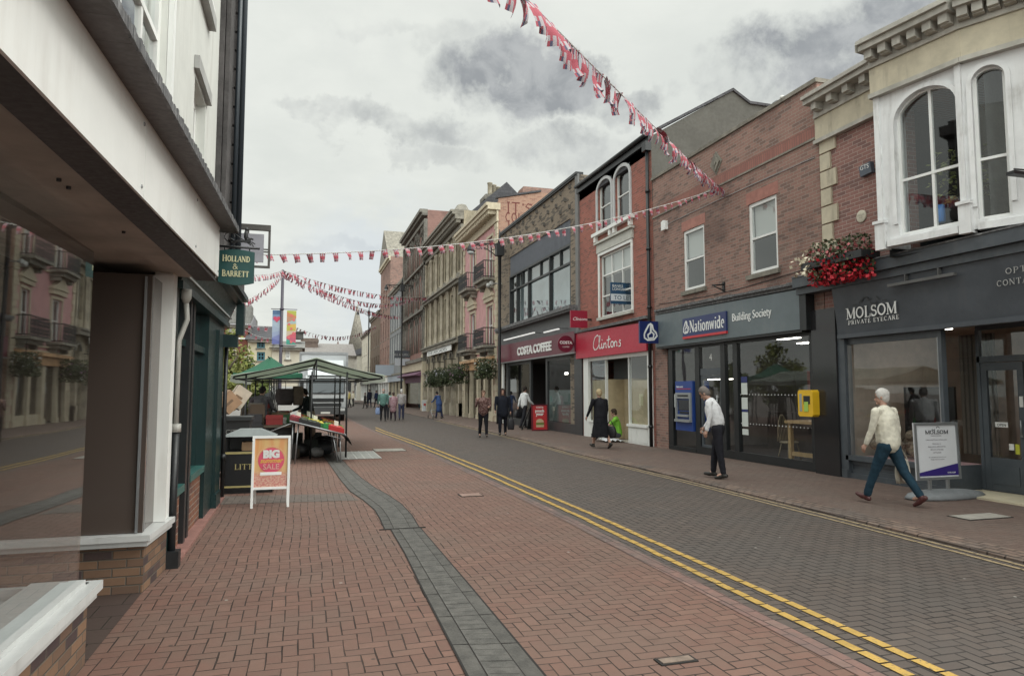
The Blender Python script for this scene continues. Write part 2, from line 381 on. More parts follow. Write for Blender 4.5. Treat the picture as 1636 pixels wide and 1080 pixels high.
# stroke alphabet with serifs: strokes are (points, width); T thick, t thin; a serif is a short thick bar
TK, TN = .15, .055
def _sf(x, y, w=.13): return ([(x - w, y), (x + w, y)], .05)
GL = {
 'M': (1.0, [([(.15, 0), (.15, 1)], TN), ([(.15, 1), (.5, .05)], TK), ([(.5, .05), (.85, 1)], TN), ([(.85, 0), (.85, 1)], TK), _sf(.15, 0), _sf(.85, 0), _sf(.1, 1, .1), _sf(.88, 1, .1)]),
 'O': (.85, [(arc(.42, .5, .33, .47, 60, 300), .13), (arc(.42, .5, .33, .47, -60, 60), .13)]),
 'L': (.68, [([(.2, 0), (.2, 1)], TK), _sf(.2, 1), ([(.07, 0), (.62, 0)], .055), ([(.62, 0), (.62, .25)], .05)]),
 'S': (.62, [(arc(.3, .74, .2, .24, 30, 230, 8) + arc(.3, .27, .22, .25, 70, -150, 8), .12), ([(.49, .75), (.49, .98)], .04), ([(.09, .02), (.09, .27)], .04)]),
 'H': (.95, [([(.2, 0), (.2, 1)], TK), ([(.75, 0), (.75, 1)], TK), ([(.2, .52), (.75, .52)], TN), _sf(.2, 0), _sf(.2, 1), _sf(.75, 0), _sf(.75, 1)]),
 'A': (.85, [([(.1, 0), (.42, 1)], TN), ([(.42, 1), (.75, 0)], TK), ([(.2, .35), (.63, .35)], .05), _sf(.1, 0, .1), _sf(.75, 0, .12)]),
 'N': (.92, [([(.15, 0), (.15, 1)], TN), ([(.15, 1), (.75, 0)], TK), ([(.75, 0), (.75, 1)], TN), _sf(.15, 0, .12), _sf(.1, 1, .1), _sf(.75, 1, .12)]),
 'D': (.88, [([(.2, 0), (.2, 1)], TK), (arc(.36, .5, .38, .48, 90, -90), .11), ([(.07, 0), (.38, 0)], .05), ([(.07, 1), (.38, 1)], .05)]),
 'B': (.78, [([(.2, 0), (.2, 1)], TK), (arc(.38, .75, .22, .24, 90, -90), .09), (arc(.38, .26, .27, .26, 90, -90), .11), ([(.07, 0), (.4, 0)], .05), ([(.07, 1), (.4, 1)], .05), ([(.2, .52), (.4, .52)], .05)]),
 'R': (.85, [([(.2, 0), (.2, 1)], TK), (arc(.38, .75, .22, .24, 90, -90), .1), ([(.07, 1), (.4, 1)], .05), ([(.2, .51), (.4, .51)], .05), ([(.42, .5), (.76, 0)], .13), _sf(.2, 0), _sf(.78, 0, .08)]),
 'E': (.74, [([(.2, 0), (.2, 1)], TK), ([(.07, 1), (.62, 1)], .055), ([(.07, 0), (.66, 0)], .055), ([(.2, .52), (.5, .52)], .05), ([(.62, 1), (.62, .8)], .045), ([(.66, 0), (.66, .22)], .045), ([(.5, .4), (.5, .64)], .04)]),
 'T': (.78, [([(.39, 0), (.39, 1)], TK), ([(.07, 1), (.71, 1)], .055), _sf(.39, 0), ([(.07, 1), (.07, .78)], .045), ([(.71, 1), (.71, .78)], .045)]),
 'P': (.76, [([(.2, 0), (.2, 1)], TK), (arc(.38, .73, .25, .26, 90, -90), .1), ([(.07, 1), (.4, 1)], .05), ([(.2, .47), (.4, .47)], .05), _sf(.2, 0)]),
 'I': (.42, [([(.2, 0), (.2, 1)], TK), _sf(.2, 0), _sf(.2, 1)]),
 'V': (.85, [([(.1, 1), (.42, 0)], TK), ([(.42, 0), (.74, 1)], TN), _sf(.1, 1, .12), _sf(.74, 1, .1)]),
 'Y': (.82, [([(.1, 1), (.4, .48)], TK), ([(.4, .48), (.7, 1)], TN), ([(.4, 0), (.4, .5)], TK), _sf(.1, 1, .1), _sf(.7, 1, .1), _sf(.4, 0)]),
 'C': (.8, [(arc(.42, .5, .33, .48, 48, 312, 14), .11), ([(.66, .72), (.66, .98)], .045)]),
 '&': (.9, [(arc(.36, .77, .15, .2, -60, 230, 10) + [(.78, .03)], .09), (arc(.34, .25, .24, .25, 120, 330, 10) + [(.7, .5)], .09)]),
 'n': (.66, [([(.17, 0), (.17, .66)], .13), (arc(.35, .44, .16, .2, 160, 0, 8) + [(.51, 0)], .12), _sf(.17, 0, .1), _sf(.51, 0, .1)]),
 'a': (.6, [([(.42, .05), (.42, .5)], .12), (arc(.27, .5, .15, .15, 0, 160, 6), .09), (arc(.25, .17, .15, .17, 60, 330, 9), .09), ([(.42, .02), (.56, .02)], .05)]),
 't': (.42, [([(.18, .12), (.18, .88)], .12), ([(.04, .62), (.36, .62)], .06), ([(.18, .1), (.26, .02), (.36, .06)], .07)]),
 'i': (.34, [([(.16, 0), (.16, .66)], .13), _sf(.16, 0, .11), ([(.16, .84), (.16, .95)], .13)]),
 'o': (.62, [(arc(.3, .33, .21, .31, 60, 300), .11), (arc(.3, .33, .21, .31, -60, 60), .11)]),
 'w': (.92, [([(.1, .66), (.28, 0)], .12), ([(.28, 0), (.46, .62)], .06), ([(.46, .66), (.64, 0)], .12), ([(.64, 0), (.8, .66)], .06), _sf(.1, .66, .09), _sf(.8, .66, .08)]),
 'd': (.68, [([(.5, 0), (.5, 1)], .13), (arc(.28, .33, .19, .32, 40, 320, 10), .11), _sf(.44, 1, .07), _sf(.55, 0, .07)]),
 'e': (.58, [(arc(.3, .33, .2, .31, 0, 300, 12), .1), ([(.1, .36), (.5, .36)], .05)]),
}
def strokes(mb, fr, u, z, d, sc, sts, flip=1, ext=.006, sx=1.0, wk=1.0, sl=0.0):
    k = 0
    for pts, w in sts:
        w = w * sc * .5 * wk; k += 1; dd = d + k * .0004
        P = [Vector((u + flip * p[0] * sc * sx, z + p[1] * sc + sl * p[0] * sc * sx)) for p in pts]
        Lf, Rt = [], []
        for i, p in enumerate(P):
            t = (P[min(i + 1, len(P) - 1)] - P[max(0, i - 1)]); t = t.normalized() if t.length > 1e-9 else Vector((1, 0))
            nn = Vector((-t.y, t.x)) * w; Lf.append(p + nn); Rt.append(p - nn)
        for i in range(len(P) - 1):
            a, b, c, e = Lf[i], Lf[i + 1], Rt[i + 1], Rt[i]
            mb.q(*[fr.p(v.x, v.y, dd + ext) for v in (a, b, c, e)])
            mb.q(*[fr.p(v.x, v.y, dd + ext) for v in (a, b)], *[fr.p(v.x, v.y, dd) for v in (b, a)])
            mb.q(*[fr.p(v.x, v.y, dd + ext) for v in (e, c)], *[fr.p(v.x, v.y, dd) for v in (c, e)])
def serif(root, parent, s, fr, u0, u1, z, h, d, mat, cap1=1.0, name='lettering', wk=1.0, sl=0.0, gap=.0):
    """word between u0 and u1 (u0 may be larger than u1: then it runs towards -u)"""
    wid = []
    for i, ch in enumerate(s):
        k = cap1 if i == 0 else 1.0
        wid.append((.4 if ch == ' ' else GL[ch][0]) * k + gap)
    tot = sum(wid) - gap; flip = 1 if u1 > u0 else -1; sx = abs(u1 - u0) / (tot * h)
    mb = MB(); u = u0
    for i, ch in enumerate(s):
        k = cap1 if i == 0 else 1.0
        if ch != ' ': strokes(mb, fr, u, z + sl * abs(u - u0), d, h * k, GL[ch][1], flip, sx=sx, wk=wk, sl=sl)
        u += flip * wid[i] * h * sx
    return mb.build(name, mat, parent, root, False)
# ================================================================== materials
M_RED = herring('red_block_paving', (.198, .105, .080), (.168, .089, .070), (.218, .120, .092), (.024, .016, .013), jw=.068, stain=(.150, .100, .080))
M_ROAD = herring('grey_block_paving', (.108, .083, .071), (.090, .070, .062), (.120, .094, .081), (.012, .010, .009), stain=(.084, .072, .066), jw=.10)
M_PAVE = herring('brown_block_paving', (.150, .100, .083), (.135, .090, .075), (.165, .112, .094), (.04, .03, .026), jw=.05, stain=(.13, .10, .085))
M_EDGE = herring('edge_blocks', (.25, .14, .115), (.20, .115, .10), (.28, .17, .14), (.03, .02, .02), w=.1, band=True)
M_KERB = herring('kerb_setts', (.24, .16, .12), (.19, .125, .10), (.27, .19, .15), (.035, .026, .022), w=.1, band=True, jw=.16)
M_DRAINC = paint('channel_concrete', (.078, .073, .066), .7, .3, 6, bmp=.6, dirt=(.05, .045, .04))
M_DRAIN2 = paint('channel_dish_concrete', (.092, .087, .079), .65, .3, 8, bmp=.6, dirt=(.07, .06, .055))
M_JOINT = flat('dark_joint', (.015, .013, .012), .9)
def worn(name, col):
    m, nt, b = newmat(name); vec, x, y, z = uvxy(nt, True); n = noi(nt, vec, 5, 5, .65); f = noi(nt, vec, 45, 4, .7); bg = noi(nt, vec, .8, 3, .6)
    c = mixc(nt, smooth(n, .3, .7), tuple(v * .72 for v in col), col); c = mixc(nt, smooth(f, .55, .7, 0, .45), c, (.10, .085, .06)); c = mixc(nt, smooth(f * .5 + n * .3 + bg * .2, .54, .60, 0, .85), c, (.085, .075, .065))
    setc(nt, b, 'Base Color', c); b.inputs['Roughness'].default_value = .7; bump(nt, b, f, .5, .006); _mc[name] = m; return m
M_YEL = worn('yellow_line_paint', (.50, .315, .075))
M_CREAMLINE = worn('faded_line_paint', (.34, .255, .15))
M_GROUND = paint('plain_ground', (.14, .115, .105), .85, .2, .6)
M_WHITE = paint('white_paint', (.78, .79, .77), .4, .04, 2, dirt=(.62, .61, .58))
M_WHITEC = paint('clean_white_paint', (.78, .79, .78), .4, .04, 2)
M_BAY = paint('white_stone_paint', (.76, .77, .78), .6, .08, 2.2, bmp=.3, dirt=(.26, .25, .23))
M_DGREY = paint('slate_grey_paint', (.066, .077, .090), .45, .18, 2, dirt=(.10, .105, .11))
M_BLACK = paint('black_paint', (.014, .016, .018), .4, .2, 3)
M_STEEL = paint('grey_steel', (.30, .31, .32), .35, .08, 4, metal=.6)
M_ROOF = brickmat('roof_slates', (.10, .10, .11), (.07, .072, .08), (.03, .03, .03), .3, .2, grime=.3)
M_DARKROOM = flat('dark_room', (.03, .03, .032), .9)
M_GLASS = glass('shop_glass', wav=1.0)
M_GLASS2 = glass('upper_window_glass', refl=1.5, wav=1.5)
M_LEAD = paint('weathered_lead', (.12, .12, .125), .7, .35, 12, bmp=.7, dirt=(.33, .33, .33))
M_STONE = paint('buff_stone', (.52, .47, .36), .8, .12, 3, bmp=.4, dirt=(.17, .15, .12))
M_TRIM = paint('pale_weathered_stone', (.42, .405, .365), .8, .2, 3, bmp=.5, dirt=(.20, .19, .17))
M_STONED = paint('sooty_stone', (.21, .195, .165), .85, .35, 2.5, bmp=.6, dirt=(.05, .048, .045))
M_WOOD = paint('light_wood', (.45, .30, .15), .5, .15, 6)
M_IRON = flat('black_iron', (.012, .013, .015), .45)
M_LIT = flat('lit_tube', (1, .95, .85), .5, emit=7)
# ================================================================== the ground
def sheet(name, pts, z, mat, seg=1):
    mb = MB(); mb.q(*[(x, y, z) for x, y in pts]); o = mb.build(name, mat); tag(o, kind='structure'); return o
def strip(mb, Lp, Rp, z):
    for i in range(len(Lp) - 1):
        mb.q((Lp[i][0], Lp[i][1], z), (Rp[i][0], Rp[i][1], z), (Rp[i + 1][0], Rp[i + 1][1], z), (Lp[i + 1][0], Lp[i + 1][1], z))
sheet('ground', [(-400, -60), (400, -60), (400, 900), (-400, 900)], -.03, M_GROUND)
EDGE = [(3.0, -8), (3.12, 0), (3.22, 3.5), (3.33, 8.7), (3.32, 14), (3.15, 22), (2.8, 30), (2.6, 42), (2.6, 170)]
KERB = [(6.35, -8), (6.55, 0), (6.86, 5.1), (7.0, 8), (7.1, 12), (7.12, 18), (7.35, 22), (7.5, 28), (7.6, 42), (7.6, 170)]
def lerp(poly, y):
    for (x0, y0), (x1, y1) in zip(poly, poly[1:]):
        if y0 <= y <= y1: return x0 + (x1 - x0) * (y - y0) / (y1 - y0)
    return poly[-1][0]
ys = [-8, 0, 3.5, 5.1, 8, 8.7, 10, 12, 14, 16, 18, 20, 22, 25, 28, 30, 35, 42, 60, 90, 170]
m = MB(); strip(m, [(-9, y) for y in ys], [(lerp(EDGE, y), y) for y in ys], 0.0); tag(m.build('pavement_red', M_RED), kind='structure')
sheet('pavement_band', [(-1.25, 11.35), (.86, 11.15), (.74, 11.95), (-1.25, 12.2)], .004, herring('grey_brown_block_band', (.150, .118, .102), (.125, .10, .088), (.17, .135, .115), (.03, .025, .02), stain=(.12, .10, .088), jw=.06))
m = MB(); strip(m, [(lerp(EDGE, y), y) for y in ys], [(lerp(EDGE, y) + .16, y) for y in ys], .004); tag(m.build('pavement_edge_blocks', M_EDGE), kind='structure')
m = MB(); strip(m, [(lerp(EDGE, y) + .13, y) for y in ys], [(lerp(KERB, y) + .05, y) for y in ys], -.002); tag(m.build('road', M_ROAD), kind='structure')
m = MB()
rows = []
for y in ys:
    x = lerp(KERB, y); rows.append([(x, y, -.02), (x, y, .022), (x + .03, y, .036), (x + .30, y, .048), (x + .30, y, -.02)])
m.grid(rows, False, False); tag(m.build('kerb', M_KERB), kind='structure')
m = MB(); strip(m, [(lerp(KERB, y) + .297, y) for y in ys], [(12.5, y) for y in ys], .045); tag(m.build('pavement_right', M_PAVE), kind='structure')
def hsh(k): return (math.sin(k * 12.9898) * 43758.5453) % 1
def dashes(name, off, w, poly, y0, y1, L, gap, mat, z, sgn=1):
    mb = MB(); y = y0; k = 0
    while y < y1:
        j = (hsh(k + off * 7) - .5) * .014; k += 1
        xa, xb = lerp(poly, y) + off * sgn + j, lerp(poly, y + L) + off * sgn + j
        mb.q((xa, y, z), (xa + w, y, z), (xb + w, y + L, z), (xb, y + L, z)); y += L + gap
    o = mb.build(name, mat); tag(o, kind='structure'); return o
dashes('road_markings_yellow', .27, .075, EDGE, .5, 31, .188, .019, M_YEL, .0045)
dashes('road_markings_yellow', .50, .075, EDGE, .5, 33, .188, .019, M_YEL, .0045)
dashes('road_markings_faded', -.26, .055, KERB, .5, 40, .195, .012, M_CREAMLINE, .0045)
dashes('road_markings_faded', -.12, .055, KERB, .5, 40, .195, .012, M_CREAMLINE, .0045)
# dished drainage channel running down the paving
CL = [(.90, 1.0), (.98, 4.16), (1.02, 6.0), (1.06, 7.4), (1.07, 8.71)]; CR = [(1.38, 1.0), (1.42, 4.03), (1.43, 6.0), (1.43, 7.4), (1.43, 8.69)]
CL2 = [(1.0, 8.74), (1.02, 9.5), (1.02, 10.2), (.93, 11.2), (.80, 12.2), (.72, 13.8), (.62, 16.8), (.5, 20)]; CR2 = [(1.42, 8.74), (1.46, 9.6), (1.45, 10.6), (1.36, 11.6), (1.24, 12.5), (1.12, 14), (1.02, 15.8), (.88, 20)]
def channel(A, B):
    side, dish, jn = MB(), MB(), MB()
    def at(P, t):
        k = t * (len(P) - 1); i = min(int(k), len(P) - 2); f = k - i
        return Vector((P[i][0] * (1 - f) + P[i + 1][0] * f, P[i][1] * (1 - f) + P[i + 1][1] * f, 0))
    n = int((A[-1][1] - A[0][1]) / .30)
    drow = []; srow = [[], []]
    for i in range(n * 3 + 1):
        t = i / (n * 3); a, b = at(A, t), at(B, t); w = b - a
        P = lambda f, z: a + w * f + Vector((0, 0, z))
        srow[0].append([P(0, .006), P(.25, .004)]); srow[1].append([P(.75, .004), P(1, .006)])
        drow.append([P(.265, .004), P(.36, -.012 + .012), P(.5, .002 - .0), P(.64, 0.0), P(.735, .004)])
        if i % 3 == 0:
            for f0, f1 in ((0, .25), (.75, 1)):
                if (i // 3) % 2 == 0: jn.q(P(f0, .0066) , P(f1, .0066), P(f1, .0066) + Vector((0, .012, 0)), P(f0, .0066) + Vector((0, .012, 0)))
            jn.q(P(.265, .0068), P(.735, .0068), P(.735, .0068) + Vector((0, .006, 0)), P(.265, .0068) + Vector((0, .006, 0)))
        elif i % 3 == 1 or True:
            k = .5 + .1 * hsh(i)
            jn.q(P(.30, .0064), P(.70, .0064), P(.70, .0064) + Vector((0, .0025, 0)), P(.30, .0064) + Vector((0, .0025, 0)))
    side.grid(srow[0], False, False); side.grid(srow[1], False, False)
    dish.grid([[Vector((p.x, p.y, .0045 + .0015 * abs(k - 2) / 2)) for k, p in enumerate(r)] for r in drow], False, True)
    for f in (.2575, .7425):
        jn.grid([[at(A, i / (n * 3)) * (1 - f + .007) + at(B, i / (n * 3)) * (f - .007) + Vector((0, 0, .007)), at(A, i / (n * 3)) * (1 - f - .007) + at(B, i / (n * 3)) * (f + .007) + Vector((0, 0, .007))] for i in range(n * 3 + 1)], False, False)
    for f in (-.008, 1.008):
        jn.grid([[at(A, i / (n * 3)) * (1 - f + .018) + at(B, i / (n * 3)) * (f - .018) + Vector((0, 0, .0062)), at(A, i / (n * 3)) * (1 - f - .018) + at(B, i / (n * 3)) * (f + .018) + Vector((0, 0, .0062))] for i in range(n * 3 + 1)], False, False)
    r = empty('drain_channel', (A[0][0], A[0][1], 0), 'x', 'drain')
    part(r, 'side_blocks', side, M_DRAINC); part(r, 'dish', dish, M_DRAIN2); part(r, 'joint_lines', jn, M_JOINT, fix=False)
    return r
r = channel(CL, CR); tag(r, 'straight near stretch of dished grey concrete drain channel in the red paving', 'drain')
r = channel(CL2, CR2); tag(r, 'far stretch of dished grey concrete drain channel bending towards the market stall', 'drain')
m = MB(); m.box(.93, 1.5, 8.705, 8.735, -.01, .010); tag(m.build('drain_joint_plate', M_JOINT), 'dark metal strip across the drain channel where its two stretches meet', 'metal strip')
# steel drain grating and slab near the stall table
g0 = G(578, 727); r = empty('drain_grating', (g0.x, g0.y, 0), 'pale steel slatted drain grating flush with the paving beside the stall table', 'grating')
m = MB(); m.box(g0.x - .62, g0.x + .42, g0.y - 1.1, g0.y + 1.15, -.01, .004); part(r, 'pit', m, M_JOINT)
m = MB()
for k in range(9): m.box(g0.x - .60, g0.x + .40, g0.y - 1.05 + k * .25, g0.y - .95 + k * .25, .004, .016)
for k in range(6): m.box(g0.x - .62 + k * .2, g0.x - .59 + k * .2, g0.y - 1.1, g0.y + 1.15, .004, .014)
part(r, 'bars', m, paint('galvanised_bars', (.42, .42, .40), .5, .15, 8))
def cover(px, py, w, l, lab, mat, name='manhole_cover'):
    g = G(px, py); z = .051 if g.x > 7.4 else .005
    r = empty(name, (g.x, g.y, z), lab, 'cover')
    m = MB(); m.box(g.x - w / 2, g.x + w / 2, g.y - l / 2, g.y + l / 2, z - .02, z + .002); part(r, 'frame', m, M_JOINT)
    m = MB(); m.box(g.x - w / 2 + .02, g.x + w / 2 - .02, g.y - l / 2 + .02, g.y + l / 2 - .02, z - .01, z + .006); part(r, 'lid', m, mat)
M_SLAB = paint('worn_concrete', (.30, .28, .25), .8, .2, 5, bmp=.5, dirt=(.14, .12, .10))
cover(622, 719, .9, .9, 'pale concrete access cover beyond the steel grating by the road line', M_SLAB)
cover(752, 791, .38, .30, 'small pale patched cover in the red paving left of the double yellow lines', paint('patch_red', (.26, .17, .14), .8, .2, 5))
cover(1566, 831, .75, .34, 'pale stone cover in the pavement in front of the grey optician shop', M_SLAB)
cover(1080, 1055, .26, .11, 'small brownish cover in the near red paving at the foot of the picture', paint('patch_brown', (.20, .15, .12), .8, .3, 5))
# ================================================================== right-hand terrace
def q(px, py): return PX(px, py, 10.1)
def U(px, py=600): return PX(px, py, 10.1)[0]
def Z(px, py): return PX(px, py, 10.1)[1]
def arch_fill(mb, fr, u0, u1, zs, zt, rise, d0, d1, n=12):      # spandrel between an arch springing at zs and the flat top zt
    c = (u0 + u1) / 2; hw = (u1 - u0) / 2
    P = [(c + hw * math.cos(math.pi * i / n), zs + rise * math.sin(math.pi * i / n)) for i in range(n + 1)]
    for i in range(n):
        (a, za), (b, zb) = P[i], P[i + 1]
        mb.hexa([fr.p(b, zb, d0), fr.p(a, za, d0), fr.p(a, za, d1), fr.p(b, zb, d1), fr.p(b, zt, d0), fr.p(a, zt, d0), fr.p(a, zt, d1), fr.p(b, zt, d1)])
def arch_band(mb, fr, u0, u1, zs, rise, w, d0, d1, n=12):
    c = (u0 + u1) / 2; hw = (u1 - u0) / 2
    for i in range(n):
        a0, a1 = math.pi * i / n, math.pi * (i + 1) / n
        f = lambda a, k: (c + (hw + k) * math.cos(a), zs + (rise + k) * math.sin(a))
        p = [f(a1, 0), f(a0, 0), f(a0, w), f(a1, w)]
        mb.hexa([fr.p(*p[0], d0), fr.p(*p[1], d0), fr.p(*p[1], d1), fr.p(*p[0], d1), fr.p(*p[3], d0), fr.p(*p[2], d0), fr.p(*p[2], d1), fr.p(*p[3], d1)])
def window(root, fr, u0, u1, z0, z1, nx=1, nz=2, fw=.06, bw=.03, rec=.10, mat=None, gl=None, sill=.0, sillmat=None, room=.5, arch=0.0, roommat=None, blind=None, cols=None, rows_=None, surround=0.0, smat=None, mull=None):
    mat = mat or M_WHITEC; m = MB()
    m.fb(fr, u0, u0 + fw, z0, z1, -rec - .05, -rec + .02); m.fb(fr, u1 - fw, u1, z0, z1, -rec - .05, -rec + .02)
    m.fb(fr, u0 + fw, u1 - fw, z0, z0 + fw, -rec - .05, -rec + .022)
    if arch:
        arch_fill(m, fr, u0, u1, z1 - arch, z1 + .001, arch - fw * .6, -rec - .05, -rec + .021)
    else: m.fb(fr, u0 + fw, u1 - fw, z1 - fw, z1, -rec - .05, -rec + .022)
    for k in range(1, nx):
        c = cols[k - 1] if cols else u0 + (u1 - u0) * k / nx; m.fb(fr, c - bw / 2, c + bw / 2, z0 + fw, z1 - fw * .5, -rec - .04, -rec + .012)
    for k in range(1, nz):
        c = rows_[k - 1] if rows_ else z0 + (z1 - z0) * k / nz; m.fb(fr, u0 + fw, u1 - fw, c - bw / 2, c + bw / 2, -rec - .03, -rec + .018)
    w = part(root, 'window', m, mat)
    m = MB(); m.q(fr.p(u0 + fw * .5, z0 + fw * .5, -rec - .012), fr.p(u1 - fw * .5, z0 + fw * .5, -rec - .012), fr.p(u1 - fw * .5, z1 - fw * .5, -rec - .012), fr.p(u0 + fw * .5, z1 - fw * .5, -rec - .012))
    part(root, 'pane', m, gl or M_GLASS2, w)
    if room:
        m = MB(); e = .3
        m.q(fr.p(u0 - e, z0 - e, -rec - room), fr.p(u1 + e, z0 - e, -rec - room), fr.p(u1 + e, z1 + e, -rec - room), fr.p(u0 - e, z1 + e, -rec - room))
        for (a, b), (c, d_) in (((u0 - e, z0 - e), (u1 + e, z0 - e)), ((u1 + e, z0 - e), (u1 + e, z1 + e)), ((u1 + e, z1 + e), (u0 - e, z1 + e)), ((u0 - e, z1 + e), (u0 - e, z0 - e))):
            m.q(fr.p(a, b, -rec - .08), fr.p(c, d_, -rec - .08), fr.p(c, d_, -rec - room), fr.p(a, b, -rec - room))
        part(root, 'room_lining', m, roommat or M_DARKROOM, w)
    if blind:
        m = MB(); m.fb(fr, u0 + fw, u1 - fw, z1 - (z1 - z0) * blind, z1 - fw, -rec - .09, -rec - .075); part(root, 'blind', m, flat('blind_cloth', (.55, .56, .54), .8), w)
    if sill:
        m = MB(); m.fb(fr, u0 - .08, u1 + .08, z0 - sill, z0 - .002, -rec, .07); part(root, 'sill', m, sillmat or M_STONED, w)
    if surround:
        m = MB(); s = surround
        m.fb(fr, u0 - s, u0 - .001, z0, z1 - arch, .003, .05); m.fb(fr, u1 + .001, u1 + s, z0, z1 - arch, .003, .05)
        if arch: arch_band(m, fr, u0, u1, z1 - arch, arch, s, .003, .05)
        else: m.fb(fr, u0 - s, u1 + s, z1 + .001, z1 + s, .003, .055)
        part(root, 'surround', m, smat or mat, w)
    return w
def body(mb, u0, u1, H, back=12.0, fr=FRR, base=-.1, roof=True):   # side, rear and flat roof of a terrace house behind its facade
    mb.q(fr.p(u0, base, 0), fr.p(u0, H, 0), fr.p(u0, H, -back), fr.p(u0, base, -back)); mb.q(fr.p(u1, base, 0), fr.p(u1, base, -back), fr.p(u1, H, -back), fr.p(u1, H, 0))
    mb.q(fr.p(u0, base, -back), fr.p(u0, H, -back), fr.p(u1, H, -back), fr.p(u1, base, -back))
    if roof: mb.q(fr.p(u0, H - .35, 0), fr.p(u1, H - .35, 0), fr.p(u1, H - .35, -back), fr.p(u0, H - .35, -back))
def tone(root, parent, name, lst, mat, fr):          # flat panels on a facade
    m = MB()
    for a in lst: m.fb(fr, *a)
    return part(root, name, m, mat, parent)
B_NW = brickmat('weathered_brown_red_brick', (.36, .215, .178), (.285, .17, .142), (.32, .28, .245), c3=(.20, .135, .118), grime=.5, salt=(.33, .25, .21))
B_CL = brickmat('bright_red_brick', (.42, .155, .12), (.34, .125, .10), (.30, .21, .18), c3=(.25, .11, .09), grime=.3)
B_MO = brickmat('fine_red_brick', (.35, .19, .165), (.29, .155, .135), (.40, .33, .30), c3=(.22, .13, .12), grime=.3, salt=(.36, .30, .28))
B_OR = brickmat('orange_common_brick', (.43, .255, .185), (.37, .22, .165), (.36, .30, .25), c3=(.3, .16, .12), grime=.15)
B_PIER = brickmat('pier_brick', (.25, .115, .07), (.18, .085, .06), (.28, .23, .19), c3=(.13, .07, .06))
B_SOLD = brickmat('soldier_brick', (.36, .17, .14), (.30, .14, .12), (.18, .12, .105), bw=.075, bh=.225)
M_PINK = paint('pink_stucco', (.52, .29, .29), .85, .12, 1.5, bmp=.3, dirt=(.32, .15, .14))
M_CREAM = paint('cream_stone', (.50, .44, .33), .8, .12, 3, bmp=.4, dirt=(.25, .21, .16))
M_SOOT = paint('dark_gothic_stone', (.17, .16, .14), .85, .4, 3, bmp=.6, dirt=(.04, .04, .04))
M_RENDER = paint('grey_render', (.088, .085, .075), .9, .12, 1.2, bmp=.3, dirt=(.10, .10, .09))
